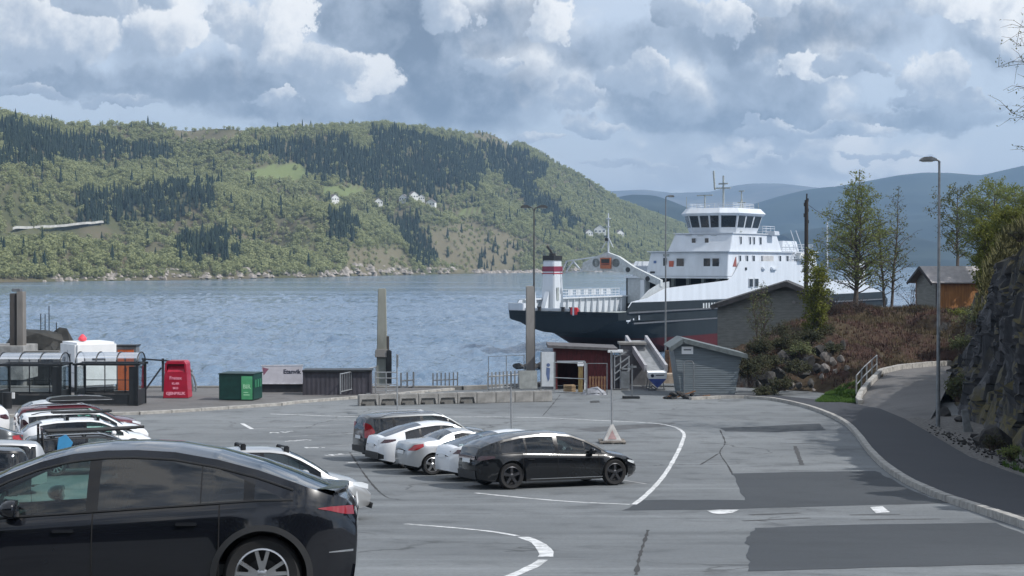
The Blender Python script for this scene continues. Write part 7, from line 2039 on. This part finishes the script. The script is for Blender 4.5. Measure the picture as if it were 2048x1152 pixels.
def mirrors(c, mat, root, x=None):
    x = x if x is not None else c.wind[1] - .62; z = lerp(c.belt, x) + .085
    for sd in (-1, 1):
        mb = MB(); y = c.Wz(x, z - .09); mb.lathe([(0, -1), (.55, -.86), (.88, -.5), (1, 0), (.88, .5), (.55, .86), (0, 1)], 14); mb.v = [(x + .03 + max(a, -.35) * .12, sd * (y + .11) + b_ * .125, z + c_ * .088) for a, b_, c_ in mb.v]; m_ = mb.build('mirror', mat, root, smooth=True, angle=50)
        mb = MB(); mb.bar((x + .02, sd * (y - .02), z - .07), (x, sd * (y + .06), z - .05), .05); mb.build('mirror_arm', CLAD, m_)
def handles(c, root, xs, mat):
    for x in xs:
        for sd in (-1, 1):
            z = c.zc + .80 * (lerp(c.belt, x) - c.zc); mb = MB(); mb.box((x, sd * (c.Wz(x, z) + .008), z), (.20, .028, .03)); mb.build('door_handle', mat, root, bevel=.008)
def roof_rails(c, root, mat, x0, x1):
    for sd in (-1, 1):
        pts = []
        for k in range(8):
            x = x0 + (x1 - x0) * k / 7; we, ze = c.edge(x); pts.append((x, sd * (we - .06), ze + (.075 if 0 < k < 7 else .02)))
        mb = MB(); mb.tube(pts, .018, 6); mb.build('roof_rail', mat, root, smooth=True)
def window_trim(c, root, mat, r=.011, below=True, above=True):
    for sd in (-1, 1):
        mb = MB(); lo, hi = [], []
        for k in range(26):
            x = c.dlo[0] + (c.dlo[1] - c.dlo[0]) * k / 25; zb = c.zbelt(x); we, ze = c.edge(x); wb_ = c.Wz(x, zb)
            lo.append((x, sd * (wb_ + .004), zb + .006)); z3 = max(zb + .012, ze - c.rail); f = (z3 - zb) / max(.001, ze - zb); hi.append((x, sd * (wb_ + (we - wb_) * f ** 1.25 + .004), z3))
        if below: mb.tube(lo, r, 5)
        if above: mb.tube(hi, r, 5)
        mb.build('window_trim', mat, root, smooth=True)
def seams(c, root, xs, mat=WELL):
    for sd in (-1, 1):
        mb = MB()
        for x in xs:
            zt = c.zbelt(x); zs = [c.zc + .12 * (zt - c.zc) + (zt - c.zc) * .88 * k / 8 for k in range(9)]
            mb.tube([(c.xe(x, z), sd * (c.Wz(x, z) - .001), z) for z in zs], .008, 4)
        mb.build('door_gap', mat, root)

def place(root, x, Y, heading, hmat=True):
    """stand a car on the sloping lot"""
    e = .6; dz = (gz(Y + e) - gz(Y - e)) / (2 * e)
    n = Vector((0, -dz, 1)).normalized(); f = Vector((math.cos(heading), math.sin(heading), 0)); f = (f - n * f.dot(n)).normalized(); l = n.cross(f)
    m = Matrix((f, l, n)).transposed().to_4x4(); m.translation = (x, Y, gz(Y) + .002); root.matrix_world = m
def by_wheel(c, px, py, heading, which, side=-1):
    """car centre from the pixel where a near side wheel touches the ground"""
    g = ground(px, py); xa = c.xr if which == 'r' else c.xf; f = Vector((math.cos(heading), math.sin(heading))); l = Vector((-f.y, f.x))
    q = Vector((g.x, g.y)) - f * xa - l * side * (c.W - .10); return q

def build_car(name, label, cat, c, P, rim='s5', rimmat=RIM, group='cars parked on the lot', door_cols=(), step=.09, plates=True):
    root = thing(name, label, cat, (0, 0, 0), 0, group)
    car_mesh(c, P, root, step, door_cols=door_cols); wheel(c, rim, root, rimmat)
    mirrors(c, P.get('mirror', P['paint']), root, P.get('mirror_x')); handles(c, root, [(a + b) / 2 - .28 for a, b, _ in door_cols], P.get('handle', P['paint']))
    window_trim(c, root, P.get('trim', CLAD)); seams(c, root, sorted(set(q for d in door_cols for q in d[:2])))
    if plates:
        zp = c.H * P.get('plate_z', .50); end_patch(c, 'number_plate', PLATE, root, -1, -.26, .26, zp - .055, zp + .055, .02); end_patch(c, 'number_plate', PLATE, root, 1, -.26, .26, c.H * .24, c.H * .24 + .11, .02)
        end_patch(c, 'grille', CLAD, root, 1, -c.W * .48, c.W * .48, c.H * .18, c.H * .30, .008)
    return root
def doors_for(c, n=4):
    b = c.pill[-2] if len(c.pill) > 1 else (c.dlo[0], c.dlo[0])
    xm = (b[0] + b[1]) / 2; xf = c.xf - c.Ra - .10
    if n == 2: return [(c.dlo[0] + .05, xf, 'f')]
    return [(max(c.xr + .12, xm - 1.05), xm, 'r'), (xm, xf, 'f')]

# ---- paints
P_BLACK = paint('paint_black', (.006, .007, .009), rough=.25); P_NAVY = paint('paint_black_blue', (.0055, .0065, .010), rough=.22); P_WHITE = paint('paint_white', (.74, .76, .79), rough=.3); P_SILVER = paint('paint_silver', (.44, .455, .47), metal=.55, rough=.34)
P_MAROON = paint('paint_maroon', (.085, .012, .020), rough=.25); P_GREYSV = paint('paint_pale_grey', (.50, .52, .55), metal=.3, rough=.35); P_DKGREY = paint('paint_dark_grey', (.045, .05, .055), metal=.4, rough=.3)
HD = R(25)

# 1. the black crossover in the foreground
T = Car(4.75, 1.92, 1.624, wr=.365, zc=.19, arch=.06,
        top=[(-2.375, .92), (-2.33, 1.02), (-2.27, 1.10), (-2.20, 1.135), (-2.12, 1.145), (-1.8, 1.275), (-1.45, 1.40), (-1.05, 1.51), (-.65, 1.580), (-.30, 1.600), (.0, 1.596), (.30, 1.565), (.60, 1.495), (.90, 1.385), (1.20, 1.245), (1.55, 1.08), (1.62, 1.05), (1.85, 1.0), (2.1, .89), (2.28, .75), (2.375, .60)],
        belt=[(-2.375, .80), (-2.25, .98), (-1.9, 1.06), (-1.45, 1.055), (-.9, 1.02), (0, .965), (1.0, .905), (1.5, .885), (1.85, .83), (2.2, .68), (2.375, .50)],
        rear=(-2.12, -1.0), wind=(.40, 1.58), dlo=(-1.78, 1.36), pill=[(-1.42, -1.32), (-.93, -.915), (.02, .13), (1.02, 1.025)], rail=.07, ccap=.60, roofw=.66, tailrail=.16)
T.xf, T.xr = 1.39, -1.50
tdoors = [(-1.10, .06, 'r'), (.06, 1.14, 'f')]
tesla = build_car('crossover_car', 'large glossy black crossover in the foreground, cut by the left and bottom edges', 'car', T,
    dict(paint=P_NAVY, glass_front=GL_CLEAR, glass_rear=GL_TINT, glass_ws=GL_CLEAR, clad=1, mirror=P_NAVY, mirror_x=.74, roof_mat=None, seat=INTER_L, trim=CLAD, plate_z=.62), 'y10', RIM, door_cols=tdoors, step=.045)
end_patch(T, 'tail_bumper_trim', CLAD, tesla, -1, -.62, .62, .26, .42)
side_patch(T, 'tail_light', M('tail_lamp_deep_red', (.20, .008, .014), .12, var=.2, coat=1.0), tesla, [(-2.36, .90, .985), (-2.28, .91, .99), (-2.12, .955, .99), (-2.02, .975, .982)], .006, wrap=-.75)
side_patch(T, 'reflector_trim', CHROME, tesla, [(-2.345, .555, .575), (-2.20, .56, .575), (-2.12, .562, .570)], .006)
mb = MB(); rows = []
for i in range(17):
    y = -.74 + 1.48 * i / 16; c_ = .12 * (abs(y) / .74) ** 2.2
    rows.append([Vector((-2.06 + c_ * .5, y, 1.152)), Vector((-2.20 + c_, y, 1.150)), Vector((-2.285 + c_, y, 1.165 - c_ * .25)), Vector((-2.292 + c_, y, 1.152 - c_ * .25)), Vector((-2.275 + c_, y, 1.10)), Vector((-2.27 + c_, y, 1.05))])
mb.grid(rows); mb.build('spoiler', GLOSSBLK, tesla, smooth=True, fix=False)
side_patch(T, 'arch_trim', CLAD, tesla, [(1.98, .30, .31), (2.1, .30, .34)], .004)
for xa in (T.xf, T.xr):
    for sd in (-1, 1):
        mb = MB(); rows = []
        for k in range(31):
            a = -.12 + (math.pi + .24) * k / 30; row = []
            for rr_ in (T.Ra - .006, T.Ra + .05):
                x, z = xa + rr_ * math.cos(a), T.wr + rr_ * math.sin(a); row.append(Vector((x, sd * (T.Wz(x, max(z, T.zc)) + .008), z)))
            rows.append(row)
        mb.grid(rows); mb.build('arch_trim', CLAD, tesla, smooth=True, fix=False)
side_patch(T, 'camera_pod', CLAD, tesla, [(1.20, .80, .81), (1.26, .795, .815)], .008)
place(tesla, 0, 0, 0)
def place_tesla():
    hd = math.pi + R(5.0); f = Vector((math.cos(hd), math.sin(hd))); l = Vector((-f.y, f.x))
    Y = 14.0; gx = (522 - 1024) / F * Y
    q = Vector((gx, Y)) - f * T.xr - l * 1 * (T.W - .10)
    place(tesla, q.x, q.y, hd)
place_tesla()

# 2. the row right of it
def row_car(c, x, Y, root, hd=HD): place(root, x, Y, hd)
K = Car(4.98, 1.93, 1.53, 'wagonback', wb=.635, foh=.178, wr=.365)
kb = build_car('liftback_car', 'black liftback with dark five spoke wheels nearest in the right hand row', 'car', K, dict(paint=P_BLACK, glass_front=GL_MID, glass_rear=GL_TINT, clad=1), 's5', RIMD, door_cols=doors_for(K))
side_patch(K, 'tail_light', DLAMP, kb, [(-2.44, .78, .90), (-2.3, .80, .91), (-2.05, .86, .90)], .006, wrap=-.9); end_patch(K, 'tail_light', DLAMP, kb, -1, -.55, .55, .80, .90)
end_patch(K, 'bumper_trim', CLAD, kb, -1, -.60, .60, .28, .50); side_patch(K, 'headlight', HLAMP, kb, [(2.02, .66, .70), (2.2, .60, .68), (2.38, .56, .63)], .006)
side_patch(K, 'sill_strip', CHROME, kb, [(-1.0, .255, .275), (1.2, .255, .275)], .012)
A = by_wheel(K, 1022, 979, HD, 'r'); A2 = by_wheel(K, 1222, 969, HD, 'f'); print('black car', A, A2)
row_car(K, A.x, A.y, kb)

Sv = Car(3.95, 1.70, 1.36, 'coupe', wb=.63, foh=.19, wr=.315)
sv = build_car('coupe_car', 'small silver hardtop coupe with red tail lamp and bright five spoke wheels', 'car', Sv, dict(paint=P_SILVER, glass_front=GL_CLEAR, glass_rear=GL_MID, seats=2, clad=0), 's5', RIM, door_cols=doors_for(Sv, 2))
side_patch(Sv, 'tail_light', RLAMP, sv, [(-1.95, .74, .84), (-1.8, .74, .92), (-1.55, .86, .95)], .006, wrap=-.4)
Bq = by_wheel(Sv, 842, 951, HD, 'r'); FW_ = Vector((math.cos(HD), math.sin(HD))); row_car(Sv, *(Bq + FW_ * .35), sv); print('silver', Bq)

Hh = Car(4.47, 1.82, 1.45, 'fast', wb=.604, foh=.195, wr=.325)
hh = build_car('hatchback_car', 'white fastback hatchback with dark rear bumper insert beside the red lamped wagon', 'car', Hh, dict(paint=P_WHITE, glass_front=GL_MID, glass_rear=GL_TINT, clad=0), 'm10', RIMD, door_cols=doors_for(Hh))
side_patch(Hh, 'tail_light', DLAMP, hh, [(-2.2, .80, .90), (-2.0, .82, .93), (-1.72, .89, .94)], .006, wrap=-.6); end_patch(Hh, 'bumper_trim', CLAD, hh, -1, -.62, .62, .30, .52); side_patch(Hh, 'bumper_trim', CLAD, hh, [(-2.22, .30, .50), (-2.08, .32, .44)], .006)
Cq = by_wheel(Hh, 787, 938, HD, 'r'); row_car(Hh, *(Cq + FW_ * .45), hh); print('hatch', Cq)

Ws = Car(4.69, 1.85, 1.44, 'fast', wb=.613, foh=.18, wr=.33)
ws = build_car('sedan_car', 'white fastback sedan with slim dark tail lamp next to the black liftback', 'car', Ws, dict(paint=P_WHITE, glass_front=GL_MID, glass_rear=GL_MID, clad=0, roof_mat=None), 's5', RIMD, door_cols=doors_for(Ws))
side_patch(Ws, 'tail_light', DLAMP, ws, [(-2.32, .80, .88), (-2.15, .80, .92), (-1.80, .89, .935)], .006, wrap=-.5)
m = (A + Bq) / 2; row_car(Ws, *(m + FW_ * .6), ws)

V = Car(4.64, 1.90, 1.62, 'suv', wb=.61, foh=.19, wr=.36)
vv = build_car('wagon_car', 'dark tall wagon with long red tail lamps farthest in the right hand row', 'car', V, dict(paint=P_DKGREY, glass_front=GL_MID, glass_rear=GL_TINT, clad=1), 'm10', RIM, door_cols=doors_for(V))
side_patch(V, 'tail_light', RLAMP, vv, [(-2.30, .80, 1.30), (-2.23, .80, 1.28), (-2.12, .86, 1.22), (-2.02, .92, 1.02)], .008, wrap=-.3)
roof_rails(V, vv, CHROME, -1.7, .5); end_patch(V, 'bumper_trim', CLAD, vv, -1, -.62, .62, .32, .52)
D = Cq + (Cq - Bq) * 1.0; row_car(V, *(D + FW_ * .85), vv)

# 3. silver car behind the foreground crossover
G = Car(4.35, 1.80, 1.56, 'hatch', wb=.60, foh=.195, wr=.33)
gg = build_car('hatchback_car', 'silver white hatchback with black roof bars half hidden behind the foreground crossover', 'car', G, dict(paint=P_SILVER, glass_front=GL_MID, glass_rear=GL_TINT, clad=1), 'm10', RIM, door_cols=doors_for(G))
side_patch(G, 'headlight', HLAMP, gg, [(1.72, .74, .80), (1.92, .68, .80), (2.10, .64, .74)], .006)
end_patch(G, 'bumper_trim', CLAD, gg, 1, -.8, .8, .24, .36, .014)
for x in (-.55, .35):
    we, ze = G.edge(x); mb = MB(); mb.bar((x, -we + .02, ze + .12), (x, we - .02, ze + .12), .05, .035); rb = mb.build('roof_bar', BLACKM, gg)
    for sd in (-1, 1):
        mb = MB(); mb.box((x, sd * (we - .06), ze + .06), (.11, .06, .16)); mb.build('foot', BLACKM, rb, bevel=.02)
q = by_wheel(G, 668, 1042, R(17), 'f'); place(gg, q.x, q.y, R(17)); print('silver2', q)

# 4. the left hand row, farthest to nearest; each stands one bay nearer than the last
def front_at(c, px, Y, hd):
    f = Vector((math.cos(hd), math.sin(hd))); fx = (px - 1024) / F * Y; return Vector((fx, Y)) - f * (c.L / 2)
LA = Car(4.0, 1.74, 1.50, 'hatch', wr=.32); la = build_car('hatchback_car', 'pale grey hatchback farthest at the left, its rear beside the bus shelter', 'car', LA, dict(paint=P_GREYSV, glass_front=GL_MID, glass_rear=GL_TINT, clad=1), 'm10', RIM, door_cols=doors_for(LA))
side_patch(LA, 'tail_light', DLAMP, la, [(-1.97, .74, .98), (-1.85, .76, .98), (-1.72, .84, .95)], .006, wrap=-.35); end_patch(LA, 'bumper_trim', CLAD, la, -1, -.6, .6, .3, .5)
LB = Car(4.75, 1.86, 1.44, 'estate', wr=.33); lb = build_car('estate_car', 'maroon estate car with a long dark roof box in the left hand row', 'car', LB, dict(paint=P_MAROON, glass_front=GL_CLEAR, glass_rear=GL_TINT, clad=1), 'm10', RIM, door_cols=doors_for(LB)); roof_rails(LB, lb, CHROME, -1.9, .5)
side_patch(LB, 'headlight', HLAMP, lb, [(1.95, .70, .76), (2.15, .64, .74), (2.32, .58, .68)], .006)
mb = MB(); pr = [(-1.15, 1.54), (-1.0, 1.50), (1.05, 1.50), (1.35, 1.57), (1.3, 1.62), (.9, 1.72), (.2, 1.77), (-.6, 1.76), (-1.1, 1.71), (-1.2, 1.62)]; mb.prism(pr, -.42, .38)
rbx = mb.build('roof_box', M('roof_box_dark', (.03, .032, .036), .35, var=.1, coat=.4), lb, bevel=.06); mb = MB(); mb.box((.05, -.03, 1.60), (2.35, .86, .02)); mb.build('lid_seam', GALV, rbx)
LC = Car(4.65, 1.84, 1.42, 'estate', wr=.33); lc = build_car('estate_car', 'white estate car with dark red tail lamp next to the maroon estate', 'car', LC, dict(paint=P_WHITE, glass_front=GL_CLEAR, glass_rear=GL_TINT, clad=0), 'm10', RIM, door_cols=doors_for(LC)); roof_rails(LC, lc, CLAD, -1.9, .5)
side_patch(LC, 'tail_light', DLAMP, lc, [(-2.28, .70, 1.15), (-2.15, .72, 1.15), (-2.02, .80, 1.02)], .008, wrap=-.35)
LD = Car(4.45, 1.82, 1.42, 'hatch', wr=.33); ld = build_car('hatchback_car', 'white hatchback carrying black roof bars behind the low black car', 'car', LD, dict(paint=P_WHITE, glass_front=GL_CLEAR, glass_rear=GL_TINT, clad=0), 'm10', RIM, door_cols=doors_for(LD))
for x in (-.75, .25):
    we, ze = LD.edge(x); mb = MB(); mb.bar((x, -we - .05, ze + .13), (x, we + .05, ze + .13), .06, .035); rb = mb.build('roof_bar', BLACKM, ld)
    for sd in (-1, 1): mb = MB(); mb.box((x, sd * (we - .05), ze + .06), (.10, .05, .18)); mb.build('foot', BLACKM, rb)
for y in (-.35, .0):
    mb = MB(); mb.tube([(-1.2, y, 1.61), (.2, y, 1.59), (.75, y, 1.63)], .045, 6); mb.build('roof_load', BLACKM, ld, smooth=True)
LE = Car(4.15, 1.80, 1.22, 'estate', wr=.31); le = build_car('estate_car', 'low black car with dark roof load nearest in the left hand row', 'car', LE, dict(paint=P_BLACK, glass_front=GL_MID, glass_rear=GL_TINT, clad=1), 'm10', RIM, door_cols=doors_for(LE)); roof_rails(LE, le, CHROME, -1.7, .5)
side_patch(LE, 'tail_light', DLAMP, le, [(-2.03, .66, .98), (-1.92, .68, .98), (-1.82, .76, .90)], .008, wrap=-.35)
for k, y in enumerate((-.45, -.15, .2)):
    mb = MB(); mb.tube([(-1.4, y, 1.30), (.3, y, 1.32), (1.0 + .3 * k, y, 1.35)], .05, 6); mb.build('roof_load', CLAD, le, smooth=True)
for c, o, px, Y in ((LA, la, 232, 62.0), (LB, lb, 277, 59.8), (LC, lc, 290, 56.4), (LD, ld, 304, 52.0), (LE, le, 319, 46.8)):
    q = front_at(c, px, Y, HD); place(o, q.x, q.y, HD)
# blue board and bike gear behind the low black car
c = Vector((0, 46.9, 0)); q = at(128, 908, 44.6)
mb = MB(); mb.prism([(-.21, 0), (.15, 0), (.26, .25), (.06, .5), (-.16, .40)], -.03, .03); o = mb.build('blue_board', M('bright_blue', (.05, .26, .50), .5, var=.1), bevel=.01)
o.location = (q.x, c.y - 2.3, gz(c.y - 2.3) + .75); o.rotation_euler = (0, 0, R(18)); tag(o, 'bright blue flat board on edge at the tail of the low black car', 'board')
mb = MB(); mb.lathe([(.27, -.03), (.31, 0), (.27, .03), (.25, 0), (.27, -.03)], 18, (0, 0, .33), 'X'); mb.lathe([(.27, -.03), (.31, 0), (.27, .03), (.25, 0), (.27, -.03)], 18, (.12, .05, .38), 'X')
root = thing('bicycle_rack', 'dark bicycles on a rack at the tail of the low black car', 'bicycles', (q.x - .75, c.y - 2.35, gz(c.y - 2.35) + .62), R(20)); mb.build('wheel', TYRE, root, smooth=True)
mb = MB(); mb.bar((0, -.25, .35), (0, .25, .75), .04); mb.bar((0, .25, .35), (0, -.1, .85), .04); mb.bar((.1, -.3, .8), (.1, .3, .8), .04); mb.build('frame', M('bike_frame', (.08, .05, .06), .4), root)
mb = MB(); mb.bar((0, 0, 0), (0, 0, .95), .07); mb.bar((.4, 0, .05), (0, 0, .05), .07); mb.build('carrier', BLACKM, root)

# 5. cars cut by the left edge, heading the other way
HB = HD + math.pi
def rear_at(c, px, Y, hd):
    f = Vector((math.cos(hd), math.sin(hd))); fx = (px - 1024) / F * Y; return Vector((fx, Y)) + f * (c.L / 2)
for style, H_, pm, px, Y, lab, lamp in (('hatch', 1.55, P_WHITE, 14, 60.5, 'white hatchback farthest of the cars cut by the left edge', DLAMP), ('fast', 1.45, P_DKGREY, 42, 49.5, 'dark car with bright red tail lamp cut by the left edge', RLAMP),
                                  ('estate', 1.42, P_SILVER, 86, 39.5, 'pale grey car in the middle of those cut by the left edge', DLAMP), ('estate', 1.40, P_BLACK, 54, 36.6, 'black car nearest of those cut by the left edge behind the crossover', DLAMP)):
    c = Car(4.5, 1.82, H_, style, wr=.33); o = build_car('parked_car', lab, 'car', c, dict(paint=pm, glass_front=GL_MID, glass_rear=GL_TINT, clad=1), 'm10', RIM, door_cols=doors_for(c), step=.12)
    side_patch(c, 'tail_light', lamp, o, [(-2.22, .74, .95), (-2.05, .76, .96), (-1.85, .84, .95)], .007, wrap=-.4)
    q = rear_at(c, px, Y, HB); place(o, q.x, q.y, HB)
